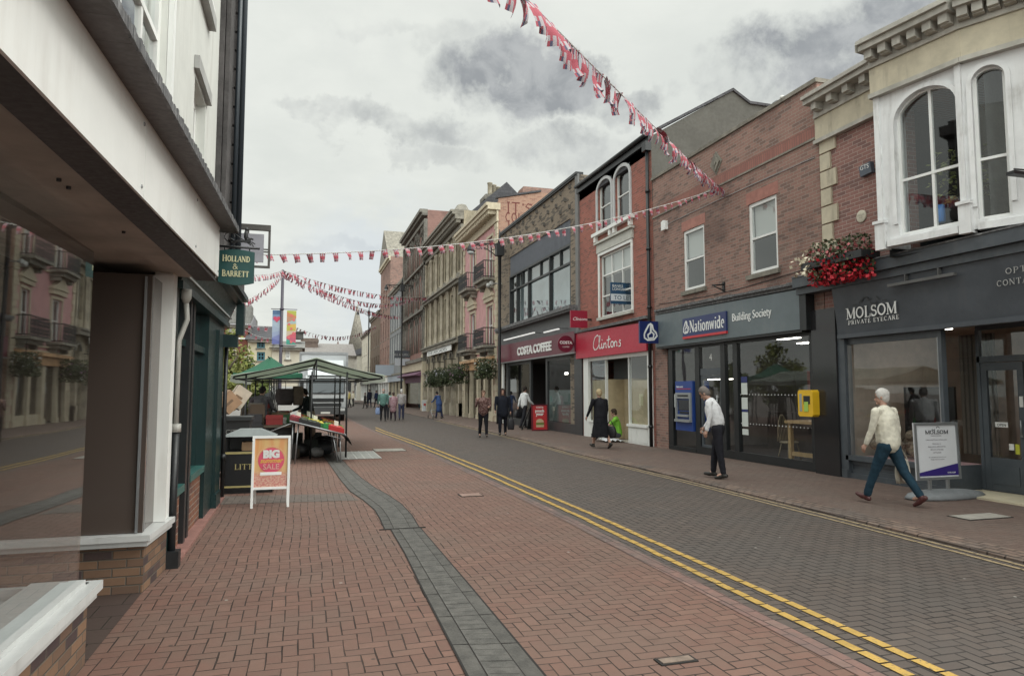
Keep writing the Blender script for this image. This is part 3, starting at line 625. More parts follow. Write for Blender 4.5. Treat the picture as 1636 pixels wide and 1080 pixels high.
# ---------------------------------------------------------------- Nationwide
def nationwide():
    U0, U1, H = 11.48, 18.56, 8.12
    r = empty('brick_shop_building', (10.1, 15, 0), 'two-storey weathered brick building with grey fascia and cash machine, two white sash windows above', 'building')
    gu0, gu1, gz = U(1304, 640), U(1067, 640), 2.98
    wins = [(12.85, 13.88, 4.44, 6.14), (15.79, 16.84, 4.46, 6.15)]
    m = MB(); m.wall(FRR, U0, U1, -.1, H, [(gu0, gu1, -.1, gz + .3)] + wins, .14); body(m, U0, U1, H); part(r, 'wall', m, B_NW)
    m = MB(); m.fb(FRR, U0, U1, 6.98, 7.24, .002, .014); part(r, 'brick_band', m, B_SOLD)
    m = MB(); m.fb(FRR, U0, U1, 6.93, 6.975, .003, .03); m.fb(FRR, U0 - .03, U1 + .02, H + .001, H + .09, -.32, .05); part(r, 'coping', m, M_STONED)
    m = MB(); m.wall(FRR, 12.78, 13.95, 6.142, 6.42, (), 0, .004); m.wall(FRR, 15.72, 16.91, 6.152, 6.43, (), 0, .004)
    part(r, 'window_lintels', m, paint('brick_lintel', (.36, .17, .14), .85, .15, 5))
    m = MB(); c = 15.15; z = 7.58
    for k, s in ((.27, .006), (.20, .05)):
        m.fprism(FRR, [(c, z - k * 1.15), (c + k, z), (c, z + k * 1.15), (c - k, z)], .003, s + .01)
    m.fprism(FRR, [(c, z - .1), (c + .09, z), (c, z + .1), (c - .09, z)], .06, .085); part(r, 'diamond_plaque', m, M_STONED)
    window(r, FRR, *wins[0], nx=1, nz=2, fw=.085, bw=.05, rec=.05, sill=.11, blind=.5, room=1.6, roommat=flat('dim_room', (.10, .10, .10), .9))
    window(r, FRR, *wins[1], nx=1, nz=2, fw=.085, bw=.05, rec=.05, sill=.11, blind=.46, room=1.6, roommat=flat('dim_room', (.10, .10, .10), .9))
    # fascia
    m = MB(); u0, u1 = U(1291, 500), U(1057, 530)
    m.fprism(FRR, [(u0, 2.99), (u1, 2.99), (u1, 3.93), (u0, 3.83)], .02, .2)
    f = part(r, 'fascia', m, paint('fascia_blue_grey', (.125, .155, .17), .4, .08, 1.5, dirt=(.17, .185, .19)))
    m = MB(); m.fb(FRR, u0 - .20, u0 - .003, 2.96, 3.9, 0, .22); m.fb(FRR, u0, u1, 2.93, 2.988, .005, .17); part(r, 'fascia_return', m, M_BLACK, f)
    m = MB()
    for k in range(24):
        a = u0 - .22 + (u1 - u0 + .2) * k / 24; b = a + (u1 - u0 + .2) / 24; t = .1 * (a - u0) / (u1 - u0)
        m.fb(FRR, a, b, 3.93 + t, 3.975 + t + .03 * hsh(k), .003, .25 + .02 * hsh(k + 9))
        m.fb(FRR, a, b, 3.86 + t * .9, 3.93 + t, .003, .205)
    part(r, 'lead_flashing', m, M_LEAD, f)
    a, za = PX(1092, 533, 9.88); b, zb = PX(1161, 506, 9.88)
    m = MB(); m.fb(FRR, b, a, 3.17, 3.66, .2, .245); pn = part(r, 'sign_panel', m, paint('sign_navy', (.02, .035, .13), .35, .05), f)
    m = MB(); m.fb(FRR, b, a, 3.11, 3.17, .2, .25); part(r, 'sign_red_bar', m, paint('sign_red', (.55, .03, .04), .35, .05), f)
    serif(r, f, 'Nationwide', FRR, a - .36, b + .06, 3.27, .30, .247, M_WHITEC, name='lettering', wk=1.15)
    emblem(r, f, FRR, a - .19, 3.415, .34, .246, -1)
    a2 = PX(1169, 515, 9.9)[0]; text(r, f, 'Building Society', FRR, a2 - .02, 3.38, .2, .27, M_WHITEC, flip=-1, sx=.86)
    # shopfront posts, rails
    pxs = [(1066, 1074), (1110, 1117), (1151, 1158), (1171, 1178), (1294, 1303)]
    m = MB(); zt, zb = 2.985, .05
    for i, (p, k) in enumerate(pxs): m.fb(FRR, U(k, 640), U(p, 640), zb, zt, -.14, -.02)
    ua, ub = U(1303, 640), U(1066, 640)
    m.fb(FRR, ua, U(1117, 640), zb + .002, .24, -.12, -.012); m.fb(FRR, U(1110, 640), ub, zb + .002, .16, -.12, -.012); m.fb(FRR, ua, ub, 2.87, 2.982, -.13, -.025)
    sf = part(r, 'shopfront', m, M_BLACK)
    d0, d1 = U(1150.5, 640), U(1117.5, 640)
    m = MB(); m.fb(FRR, d0, d1, 2.12, 2.30, -.11, -.04); part(r, 'door_header', m, M_DGREY, sf)
    m = MB(); m.fb(FRR, d0, d0 + .06, .06, 2.11, -.11, -.05); m.fb(FRR, d1 - .07, d1, .06, 2.11, -.11, -.05); m.fb(FRR, d0 + .06, d1 - .07, 2.02, 2.11, -.11, -.05); m.fb(FRR, d0 + .06, d1 - .07, .06, .3, -.11, -.05)
    dr = part(r, 'door', m, M_DGREY)
    m = MB(); m.tube([FRR.p(d0 + .12, .9, .01), FRR.p(d0 + .12, 1.6, .01)], .014); m.tube([FRR.p(d0 + .12, .95, .01), FRR.p(d0 + .12, .95, -.06)], .01); m.tube([FRR.p(d0 + .12, 1.55, .01), FRR.p(d0 + .12, 1.55, -.06)], .01); part(r, 'handle', m, M_STEEL, dr)
    m = MB()
    for a, b, z0 in ((ua, U(1178, 640), .24), (U(1171, 640), U(1158, 640), .24), (d0 + .06, d1 - .07, .3), (U(1110, 640), U(1074, 640), .16)):
        m.q(FRR.p(a, z0, -.07), FRR.p(b, z0, -.07), FRR.p(b, 2.87, -.07), FRR.p(a, 2.87, -.07))
    part(r, 'glazing', m, M_GLASS, sf)
    # rows of dots on the glass, number above the door, notices
    m = MB()
    for z in (1.62, .93):
        k = ua + .1
        while k < U(1180, 640): m.fprism(FRR, [(k, z - .018), (k + .018, z), (k, z + .018), (k - .018, z)], -.068, -.066); k += .115
    part(r, 'glass_dots', m, flat('frosted_dot', (.6, .62, .62), .7), sf)
    text(r, sf, '4', FRR, (d0 + d1) / 2 + .07, 2.50, -.066, .26, M_WHITEC, flip=-1, ext=.001)
    m = MB(); un0, un1 = U(1191, 640), U(1181.5, 640)
    for z0, z1 in ((1.62, 1.9), (1.27, 1.55), (.86, 1.2), (.66, .8)): m.fb(FRR, un0, un1, z0, z1, -.062, -.058)
    m.fb(FRR, U(1142, 640), U(1135, 640), 1.3, 1.48, -.06, -.055); m.fb(FRR, U(1079, 640), U(1074.6, 640), 1.25, 1.62, -.06, -.055); part(r, 'notices', m, flat('paper_notice', (.6, .64, .62), .7), sf)
    m = MB(); m.fb(FRR, un0, un1, 1.91, 2.05, -.062, -.058); m.fb(FRR, un0, un1, 1.21, 1.265, -.062, -.058); part(r, 'notice_headers', m, flat('notice_navy', (.03, .04, .15), .6), sf)
    # cash machine let into the glazing
    a0, a1 = U(1110, 640) + .07, U(1075, 640) - .18
    m = MB(); m.fb(FRR, a0, a1, .62, 1.98, -.5, .02); at = part(r, 'cash_machine', m, paint('atm_blue', (.02, .06, .26), .35, .05))
    m = MB(); b0, b1 = a0 + .05, a1 - .06
    m.fb(FRR, b0, b1, .86, .93, .02, .11); m.fb(FRR, b0, b0 + .06, .93, 1.5, .02, .07); m.fb(FRR, b1 - .06, b1, .93, 1.5, .02, .07); m.fb(FRR, b0, b1, 1.5, 1.66, .02, .06)
    m.fb(FRR, b0 + .1, b1 - .1, 1.0, 1.06, .02, .09); part(r, 'fascia_plate', m, paint('atm_grey', (.33, .35, .36), .4, .08, metal=.3), at)
    m = MB(); m.fb(FRR, b0 + .1, b1 - .1, 1.17, 1.46, .02, .03); part(r, 'screen', m, flat('atm_screen', (.02, .025, .035), .15), at)
    m = MB(); m.fb(FRR, b0 + .14, b1 - .2, 1.09, 1.14, .02, .05); m.fb(FRR, b0 + .12, b1 - .12, 1.55, 1.60, .06, .063); part(r, 'slots', m, M_BLACK, at)
    text(r, at, 'Nationwide', FRR, a1 - .06, 1.80, .02, .085, M_WHITEC, flip=-1, ext=.002, sx=.9)
    m = MB(); m.fb(FRR, a0 + .09, a1 - .06, 1.755, 1.775, .02, .024); part(r, 'red_rule', m, flat('rule_red', (.5, .03, .04), .5), at)
    # interior
    m = MB(); x0, x1, y0, y1 = 10.2, 15.0, U0 + .15, U1 - .1
    m.q((x1, y0, 0), (x1, y1, 0), (x1, y1, 3.1), (x1, y0, 3.1)); m.q((x0, y0, 0), (x1, y0, 0), (x1, y0, 3.1), (x0, y0, 3.1)); m.q((x0, y1, 0), (x1, y1, 0), (x1, y1, 3.1), (x0, y1, 3.1))
    m.q((x0, y0, 3.1), (x1, y0, 3.1), (x1, y1, 3.1), (x0, y1, 3.1)); m.m = 1; m.q((x0, y0, .05), (x1, y0, .05), (x1, y1, .05), (x0, y1, .05))
    part(r, 'interior', m, [paint('inside_wall_grey', (.20, .19, .19), .8, .1), paint('inside_carpet', (.05, .052, .058), .9, .1)])
    m = MB(); m.box(14.5, 14.9, 13, 17, .05, 2.2); m.box(13.2, 14.2, 15.4, 17.5, .05, 1.1); m.box(12.9, 13.0, 12.6, 14.5, .05, 1.5); part(r, 'counters', m, paint('counter_dark', (.08, .07, .07), .5, .2))
    m = MB()
    for x, y in ((12.2, 12.9), (12.2, 15.2), (13.8, 14.0), (13.8, 16.4), (11.2, 14)): m.box(x - .1, x + .1, y - .35, y + .35, 3.07, 3.09)
    part(r, 'ceiling_lights', m, M_LIT)
    for k, (y, z, w, h, c) in enumerate(((12.6, 1.3, .7, 1.0, (.35, .38, .42)), (13.9, 1.4, .5, .8, (.05, .08, .25)), (15.0, 1.25, .9, 1.2, (.30, .26, .22)), (16.6, 1.4, .6, .9, (.40, .12, .12)))):
        m = MB(); m.box(14.42, 14.46, y, y + w, z, z + h); part(r, 'wall_poster', m, flat('inside_poster_%d' % k, c, .6))
    m = MB(); m.fb(FRR, U(1150), U(1120), 2.0, 2.02, -.4, -.2)
    part(r, 'door_light', m, M_LIT, sf)
def emblem(r, f, fr, u, z, s, d, flip=1, thick=.004):     # rounded roof-and-swallow badge
    m = MB()
    def P(l): return [(x, y) for x, y in l]
    sts = [(P([(-.42, -.12), (-.30, .12), (-.12, .42), (.0, .5), (.10, .42), (.16, .15), (.34, -.02), (.40, -.2), (.2, -.42), (-.2, -.46), (-.40, -.34), (-.42, -.12)]), .10),
           (P([(-.22, -.18), (.05, .02), (.22, -.12)]), .10), (P([(-.18, -.2), (-.15, -.36), (.16, -.32), (.2, -.1)]), .09), (P([(.02, .44), (.0, .0)]), .12)]
    strokes(m, fr, u, z, d, s, sts, flip, ext=thick, wk=1.0); return m.build('emblem', M_WHITEC, f, r, False)
nationwide()
# ---------------------------------------------------------------- Molsom
def molsom():
    U0, U1, H = 2.0, 11.46, 7.12
    r = empty('optician_building', (10.1, 8, 0), 'brick building with white arched bay window above a dark grey optician shopfront', 'building')
    C = 9.45; P0 = Vector((C, PX(1400, 230, C)[0], 0))        # far corner of the bay
    t1 = Vector((math.sin(R(10.5)), -math.cos(R(10.5)), 0)); t2 = Vector((math.sin(R(27)), -math.cos(R(27)), 0))
    # length of the first bay face: hit the ray of px 1543
    v = ray(1543, 250); L1 = ((P0.x * v.y - P0.y * v.x) / (t1.y * v.x - t1.x * v.y)); P1 = P0 + t1 * L1
    L2 = (10.12 - P1.x) / t2.x; P2 = P1 + t2 * L2
    P3_ = Vector((10.1, P2.y - .25, 0))
    f1 = Fr(P0, t1, Vector((t1.y, -t1.x, 0))); f2 = Fr(P1, t2, Vector((t2.y, -t2.x, 0)))
    zs, zc = 4.16, 6.84                                          # sill and underside of the stone band
    gu1 = U(1350, 640)
    holes = [(P2.y - .1, P0.y - .02, zs, zc), (U(1600, 640) - 1.6, gu1, -.1, 2.9)]
    m = MB(); m.wall(FRR, U0, U1, -.1, H, holes, .2); body(m, U0, U1, H); part(r, 'wall', m, B_MO)
    # stone quoins
    m = MB(); z = 4.35; k = 0
    while z < 6.6:
        w = .42 if k % 2 == 0 else .27; m.fb(FRR, U1 - w - .05, U1 - .04, z + .01, z + .345, .003, .045); z += .365; k += 1
    part(r, 'quoins', m, M_STONE)
    # stone band and modillion cornice, following the bay
    def run(fr, a, b, first=False, nb=6):
        m1.fb(fr, a, b, zc + .02, zc + .48, .0, .06); m2.fb(fr, a, b, zc - .06, zc + .018, .0, .12); m2.fb(fr, a, b, zc + .482, zc + .55, 0, .10)
        m2.fb(fr, a, b, zc + .74, zc + .84, 0, .34); m2.fb(fr, a, b, zc + .842, zc + .91, 0, .40); m2.fb(fr, a, b, zc + .552, zc + .738, 0, .08); m2.fb(fr, a, b, zc + .912, zc + .98, -.1, .30)
        for i in range(nb):
            c = a + (b - a) * (i + .5) / nb; m2.fb(fr, c - .07, c + .07, zc + .60, zc + .739, .081, .27); m2.fb(fr, c - .075, c + .075, zc + .58, zc + .61, .08, .20)
    m1, m2 = MB(), MB()
    run(FRR, P0.y + .02, U1 + .05, nb=5); run(f1, -.04, L1 + .03, nb=6); run(f2, .0, L2 + .1, nb=5); run(FRR, U0, P2.y - .1, nb=8)
    m1.prism([FRR.p(P0.y + .02, zc + .021, .06), f1.p(-.04, zc + .021, .06), f1.p(-.04, zc + .021, -.2), FRR.p(P0.y - .3, zc + .021, -.3), FRR.p(P0.y + .02, zc + .021, -.3)], (0, 0, .455))
    m2.prism([FRR.p(P0.y + .06, zc + .741, .30), f1.p(-.08, zc + .741, .36), f1.p(-.04, zc + .741, -.2), FRR.p(P0.y - .3, zc + .741, -.3), FRR.p(P0.y + .1, zc + .741, -.3)], (0, 0, .17))
    part(r, 'stone_band', m1, M_STONE); part(r, 'cornice', m2, M_TRIM)
    m = MB(); m.prism([P0 + Vector((.02, 0, zc + .3)), P1 + Vector((.02, 0, zc + .3)), P2 + Vector((0, 0, zc + .3)), (11.2, P2.y, zc + .3), (11.2, P0.y, zc + .3)], (0, 0, .6)); part(r, 'bay_roof', m, M_LEAD)
    # the bay itself
    v2 = lambda px: None
    def uon(fr, px, py):                  # u where a photo column meets a bay face
        v = ray(px, py); o, t = fr.o, fr.u; return (o.x * v.y - o.y * v.x) / (t.y * v.x - t.x * v.y)
    def bay(fr, L, wu0, wu1, zt, rise, cx, glz0):
        m = MB(); m.wall(fr, 0.0, L, zs, zc + .05, [(wu0, wu1, glz0, zt)], .16)
        m.m = 0; arch_fill(m, fr, wu0, wu1, zt - rise, zt + .002, rise, -.16, .0, 14)
        p = part(r, 'bay_face', m, M_BAY)
        m = MB(); arch_band(m, fr, wu0, wu1, zt - rise, rise, .07, .003, .035, 16); m.fb(fr, wu0 - .07, wu0, glz0 + .2, zt - rise, .003, .035); m.fb(fr, wu1, wu1 + .07, glz0 + .2, zt - rise, .003, .035)
        part(r, 'arch_moulding', m, M_BAY, p)
        w = window(r, fr, wu0, wu1, glz0, zt, nx=2 if cx else 1, nz=2, fw=.05, bw=.045, rec=.10, mat=M_WHITEC, arch=rise, room=2.4, cols=[cx] if cx else None, rows_=[5.24], roommat=paint('bay_room', (.055, .06, .062), .9, .2), gl=M_GLASS)
    a, b = uon(f1, 1431, 250), uon(f1, 1534, 250); c = uon(f1, 1484, 250)
    bay(f1, L1, a, b, 6.64, (b - a) * .42, c, 4.30)
    a, b = uon(f2, 1558, 250), uon(f2, 1613, 250)
    bay(f2, L2, a, b, 6.64, (b - a) / 2, None, 4.30)
    m = MB(); m.fb(FRR, P0.y - .01, P0.y + .06, zs, zc, -.2, .48 - .05); m.fb(f1, -.05, .13, zs - .05, zs + .42, -.1, .07); m.fb(f1, L1 - .12, L1 + .06, zs - .05, zs + .42, -.1, .07)
    m.fb(f1, -.07, .15, zs + .40, zs + .45, -.1, .10); m.fb(f1, L1 - .14, L1 + .08, zs + .40, zs + .45, -.1, .10); m.fb(f1, .16, L1 - .14, zs - .02, zs + .09, -.1, .06); m.fb(f2, .12, L2, zs - .02, zs + .09, -.1, .05)
    m.fb(f1, .0, .09, zs + .452, zc - .06, .0, .045); m.fb(f1, L1 - .09, L1, zs + .452, zc - .06, .0, .045)
    part(r, 'bay_piers', m, M_BAY)
    # inside the bay: plant and odds and ends
    m = MB(); pc = f1.p((uon(f1, 1505, 250)), 4.4, -.55)
    random.seed(5)
    for k in range(340):
        c_ = pc + Vector((random.gauss(0, .16), random.gauss(0, .22), random.uniform(.35, 1.25))); d_ = Vector((random.gauss(0, 1), random.gauss(0, 1), random.gauss(0, .6))).normalized() * .05; e_ = d_.orthogonal().normalized() * .03
        m.q(c_ - d_, c_ + e_, c_ + d_, c_ - e_)
    m.tube([pc + Vector((0, 0, 0)), pc + Vector((.02, .02, .8))], .02, 6); hp = part(r, 'window_plant', m, paint('indoor_leaf', (.16, .18, .05), .5, .3))
    m = MB(); m.lathe(f1.p(uon(f1, 1478, 250), 4.45, -.35), [(.06, 0), (.07, .02), (.065, .28), (.04, .3)], 12); part(r, 'blue_bucket', m, flat('bucket_blue', (.02, .2, .6), .4))
    # cornice over the shop, following px line
    m = MB(); zt0 = 3.70
    for z0, z1, d0, d1 in ((3.70, 3.84, 0, .27), (3.842, 4.05, 0, .36)): m.fb(FRR, U0, 11.98, z0, z1, d0, d1)
    ck = part(r, 'shop_cornice', m, M_DGREY)
    m = MB(); m.fprism(Fr((10.1, 0, 0), (0, 1, 0), (-1, 0, 0)), [(U0, 4.052), (11.98, 4.052), (11.98, 4.08), (U0, 4.08)], 0, .38)
    m.prism([FRR.p(U0, 4.082, 0), FRR.p(U0, 4.082, .36), FRR.p(U0, 4.155, 0)], (0, 9.2, 0))
    part(r, 'lead_apron', m, M_LEAD, ck)
    # fascia, leaning a little forward
    a, b = U0, U(1350, 640) + .0
    m = MB(); m.prism([FRR.p(a, 2.80, .03), FRR.p(a, 2.80, .10), FRR.p(a, 3.698, .22), FRR.p(a, 3.698, .03)], (0, 11.02 - a, 0)); m.fb(FRR, a, 11.02, 2.72, 2.798, .0, .13)
    f = part(r, 'fascia', m, paint('fascia_charcoal', (.062, .071, .085), .45, .14, 2, dirt=(.085, .09, .10)))
    ff = Fr(FRR.p(0, 0, 0), (0, 1, 0), (-1, 0, 0))
    s0, s1 = U(1364, 500), U(1446, 490)
    serif(r, f, 'MOLSOM', FRR, s0, s1, 3.07, .20, .178, M_WHITEC, wk=1.1)
    serif(r, f, 'PRIVATE EYECARE', FRR, s0, s1, 2.965, .075, .138, M_WHITEC, wk=1.1, gap=.12)
    c0, c1 = U(1608, 460), U(1608, 460) - 1.05
    serif(r, f, 'CONTACT LENS', FRR, c0, c1, 3.26, .085, .190, flat('faded_letters', (.38, .38, .37), .6), wk=.9, gap=.1)
    serif(r, f, 'OPTICAL', FRR, c0 - .16, c1 + .2, 3.42, .085, .215, flat('faded_letters', (.38, .38, .37), .6), wk=.9, gap=.1)
    m = MB(); cu = (s0 + s1) / 2; rr = .075
    for s in (-1, 1): strokes(m, FRR, cu + s * .10, 3.36, .195, 1, [(arc(0, 0, rr, rr, 0 if s > 0 else 200, 340 if s < 0 else 180, 12), .022)], -1)
    strokes(m, FRR, cu, 3.36, .197, 1, [([(-.03, .03), (.03, .03)], .018), ([(-.17, .05), (-.24, -.02)], .018), ([(.17, .05), (.24, -.02)], .018), ([(-.40, -.04), (-.30, -.04)], .016), ([(.30, -.04), (.40, -.04)], .016)], -1)
    m.build('spectacles_emblem', M_BLACK, f, r)
    l0, l1 = U(1548, 420), U(1440, 430)
    m = MB(); m.fb(FRR, l0, l1, 3.52, 3.57, .26, .33); 
    for k in (.25, .75): m.fb(FRR, l0 + (l1 - l0) * k - .01, l0 + (l1 - l0) * k + .01, 3.54, 3.7, .2, .28)
    part(r, 'trough_light', m, paint('trough_grey', (.11, .11, .11), .5, .1), ck)
    # black granite pilaster and shopfront joinery
    m = MB(); m.fb(FRR, U(1345, 640), U(1306, 640), .0, 3.35, -.02, .10); pl = part(r, 'granite_pilaster', m, flat('polished_granite', (.022, .022, .024), .12))
    m = MB(); m.fb(FRR, U(1345, 640) - .18, U(1345, 640) - .002, .04, 3.3, -.02, .06); m.fb(FRR, U(1345, 640) - .16, U(1345, 640) - .02, .04, .2, .061, .08); part(r, 'timber_pilaster', m, M_DGREY)
    w1, w0 = U(1352, 640), U(1508, 640); z0, z1 = .62, 2.56
    z0 = PX(1430, 735, 10.1)[1]; z1 = 2.60
    m = MB(); m.fb(FRR, w0, w1, z0 - .09, z0, -.1, .06); m.fb(FRR, w1 - .07, w1, z0, 2.8, -.1, .0); m.fb(FRR, w0, w0 + .06, z0, 2.8, -.1, .0); m.fb(FRR, w0 + .06, w1 - .07, z1, 2.8, -.1, -.01)
    m.fb(FRR, w0, w1, .04, .14, -.06, .03); m.fb(FRR, w0, w1, .14, z0 - .09, -.08, -.03)
    for a, b in ((w0, w0 + .1), (w1 - .1, w1)): m.fb(FRR, a, b, .14, z0 - .09, -.05, -.005)
    m.fb(FRR, w0 + .1, w1 - .1, z0 - .17, z0 - .09, -.05, -.005); m.fb(FRR, w0 + .1, w1 - .1, .14, .22, -.05, -.005)
    sf = part(r, 'shopfront', m, M_DGREY)
    m = MB(); m.fb(FRR, w1 - .088, w1 - .071, z0, z1, -.09, .004); m.fb(FRR, w0 + .061, w0 + .078, z0, z1, -.09, .004); part(r, 'window_trim', m, M_STEEL, sf)
    m = MB(); m.q(FRR.p(w0 + .05, z0, -.05), FRR.p(w1 - .05, z0, -.05), FRR.p(w1 - .05, z1, -.05), FRR.p(w0 + .05, z1, -.05))
    m.q(FRR.p(w0 + .02, z0, -.08), FRR.p(w0 + .02, z1, -.08), FRR.p(w0 + .02, z1, -.75), FRR.p(w0 + .02, z0, -.75)); part(r, 'glazing', m, M_GLASS, sf)
    m = MB(); m.fb(FRR, w0 + .012, w0 + .04, .04, z0, -.08, -.75); part(r, 'lobby_panel', m, M_DGREY, sf)
    # recessed double doors with fanlight and threshold
    D = -.78; p0, p1 = U(1600, 700) - .0, w0
    q0 = w0 - 1.55
    fd = FRR
    m = MB(); m.fb(fd, q0, p1, 2.18, 2.28, D - .05, D + .03); m.fb(fd, q0, p1, 2.72, 2.8, D - .05, D + .03); m.fb(fd, p1 - .05, p1 + .01, .04, 2.72, D - .05, D + .03); m.fb(fd, q0, q0 + .06, .04, 2.72, D - .05, D + .03)
    part(r, 'door_frame', m, M_DGREY)
    mid = (q0 + p1) / 2
    for a, b in ((mid + .01, p1 - .052), (q0 + .062, mid - .01)):
        m = MB(); m.fb(fd, a, a + .10, .06, 2.17, D - .03, D + .02); m.fb(fd, b - .10, b, .06, 2.17, D - .03, D + .02); m.fb(fd, a + .1, b - .1, .06, .62, D - .03, D + .016); m.fb(fd, a + .1, b - .1, 2.04, 2.17, D - .03, D + .018); m.fb(fd, a + .14, b - .14, .2, .5, D + .016, D + .024)
        d = part(r, 'door', m, M_DGREY)
        m = MB(); m.q(fd.p(a + .1, .62, D), fd.p(b - .1, .62, D), fd.p(b - .1, 2.04, D), fd.p(a + .1, 2.04, D)); part(r, 'door_glass', m, M_GLASS, d)
        m = MB(); h = a + .05 if a > mid else b - .05; m.tube([fd.p(h, 1.0, D + .06), fd.p(h, 1.25, D + .06)], .012); m.fb(fd, h - .02, h + .02, .98, 1.02, D + .02, D + .06); part(r, 'handle', m, M_STEEL, d)
        if a > mid:
            m = MB(); m.fb(fd, a + .28, b - .22, 1.12, 1.20, D + .03, D + .034); n = part(r, 'open_sign', m, flat('sign_white', (.75, .75, .73), .6), d)
            text(r, d, 'OPEN', fd, b - .25, 1.135, D + .034, .06, M_BLACK, flip=-1, ext=.001)
            m = MB(); m.fb(fd, a + .13, a + .20, .70, .86, D + .004, D + .007); part(r, 'warning_sticker', m, flat('sticker_yellow', (.5, .5, .05), .6), d)
            m = MB(); m.fb(fd, a + .22, a + .30, .76, .86, D + .004, D + .007); m.fb(fd, a + .02, a + .08, 1.45, 1.62, D + .021, D + .026); part(r, 'white_stickers', m, flat('sign_white', (.75, .75, .73), .6), d)
        else:
            m = MB(); m.fb(fd, b - .42, b - .14, 1.35, 1.75, D + .004, D + .008); part(r, 'opening_hours', m, flat('hours_card', (.5, .53, .52), .6), d)
    m = MB(); m.q(fd.p(q0 + .06, 2.28, D), fd.p(p1 - .05, 2.28, D), fd.p(p1 - .05, 2.72, D), fd.p(q0 + .06, 2.72, D)); part(r, 'fanlight', m, M_GLASS, sf)
    m = MB(); m.box(9.99, 10.88, q0, p1, .03, .075); part(r, 'threshold', m, paint('cream_threshold', (.55, .49, .36), .6, .08))
    m = MB(); m.box(9.96, 10.9, q0 - 2.6, q0 - .001, .02, .62); m.fb(FRR, q0 - 2.6, q0 + .02, .58, .66, -.1, .2); m.fb(FRR, q0 - .09, q0 - .02, .66, 2.8, -.1, 0.0); part(r, 'near_stall_riser', m, M_DGREY)
    m = MB(); m.q(FRR.p(q0 - 2.6, .66, -.05), FRR.p(q0 - .09, .66, -.05), FRR.p(q0 - .09, 2.8, -.05), FRR.p(q0 - 2.6, 2.8, -.05)); m.q(FRR.p(q0 - .03, .66, -.08), FRR.p(q0 - .03, 2.8, -.08), FRR.p(q0 - .03, 2.8, -.75), FRR.p(q0 - .03, .66, -.75)); part(r, 'near_glazing', m, M_GLASS, sf)
    # interior
    m = MB(); x0, x1, y0, y1 = 10.14, 14.0, q0 - 2.6, 11.2
    m.q((x1, y0, 0), (x1, y1, 0), (x1, y1, 2.9), (x1, y0, 2.9)); m.q((x0, y0, 0), (x1, y0, 0), (x1, y0, 2.9), (x0, y0, 2.9)); m.q((x0, y1, 0), (x1, y1, 0), (x1, y1, 2.9), (x0, y1, 2.9))
    m.q((x0, y0, 2.9), (x1, y0, 2.9), (x1, y1, 2.9), (x0, y1, 2.9)); m.m = 1; m.q((x0 + .7, y0, .08), (x1, y0, .08), (x1, y1, .08), (x0 + .7, y1, .08))
    part(r, 'interior', m, [paint('inside_pinkish', (.55, .45, .38), .8, .12), paint('inside_floor', (.10, .08, .07), .6, .2)])
    m = MB(); m.box(11.2, 11.25, w0 + .75, w1 - .3, z0, 1.78); part(r, 'display_screen', m, flat('panel_black', (.012, .012, .014), .3))
    m = MB(); m.box(10.16, 11.15, w0 + .1, w1 - .08, z0 - .06, z0 - .02); part(r, 'display_shelf', m, flat('pink_cloth', (.55, .33, .34), .8))
    m = MB(); m.box(11.28, 11.32, w0 + .03, w0 + .68, .6, 2.7); m.box(12.2, 12.24, w0 - 1, w0 - .2, .1, 2.4); part(r, 'curtain', m, brickmat('curtain_fold_shade', (.20, .17, .14), (.13, .11, .09), (.07, .06, .05), .09, 3.0, msize=.03))  # flat boards; the shade between folds is painted as dark vertical stripes
    m = MB()
    for x, y in ((11.6, 10.2), (12.6, 8.8), (11.9, 7.6)): m.box(x - .06, x + .06, y - .25, y + .25, 2.86, 2.885)
    part(r, 'ceiling_lights', m, M_LIT)
    m = MB(); random.seed(3); m.ell((12.3, w0 - .62, 2.0), .10, .10, .08); part(r, 'pendant_lamp', m, flat('amber_lamp', (1, .45, .1), .5, emit=2.0))
    m = MB()
    for k in range(13):
        m.ell((10.42 + .5 * hsh(k), w1 - .2 - .9 * hsh(k + 5), z0 + .10 + .40 * hsh(k + 11) * (1 - .35 * (k % 3))), .12, .12, .11, 10, 8)
    part(r, 'dried_flowers', m, paint('dried_hydrangea', (.20, .15, .11), .9, .5, 25, bmp=1.0))
    m = MB(); m.fb(FRR, U(1398, 640), U(1385, 640), z0 + .3, z0 + .9, -.4, -.38); part(r, 'window_card', m, flat('card_grey', (.12, .13, .15), .6), sf)
    # security camera box, plaque, alarm
    a, z = q(1388, 271)
    o = empty('alarm_box', (10.1, a, z - .12), 'dark blue alarm box with white letters on brick beside the white bay', 'alarm box')
    m = MB(); m.fprism(FRR, [(a - .15, z - .10), (a + .12, z - .12), (a + .15, z + .08), (a - .12, z + .11)], .003, .09); b = part(o, 'casing', m, paint('casing_slate', (.08, .10, .13), .4, .05))
    text(o, b, 'GTS', FRR, a + .12, z - .0, .09, .12, M_WHITEC, flip=-1, ext=.002)
    a, z = q(1377, 346)
    o = empty('date_plaque', (10.1, a, z - .11), 'small round cream plaque on the brick wall left of the white bay', 'plaque')
    m = MB(); m.lathe(FRR.p(a, z, .002), [(.12, 0), (.12, .015), (.10, .022), (.0, .022)], 24, (-1, 0, 0)); b = part(o, 'disc', m, paint('plaque_cream', (.58, .54, .44), .7, .05))
    text(o, b, 'SNOWS\nA.D.', FRR, a, z + .01, .022, .05, flat('plaque_ink', (.15, .13, .1), .7), align='CENTER', flip=-1, ext=.001)
    return P0, f1
MOL = molsom()
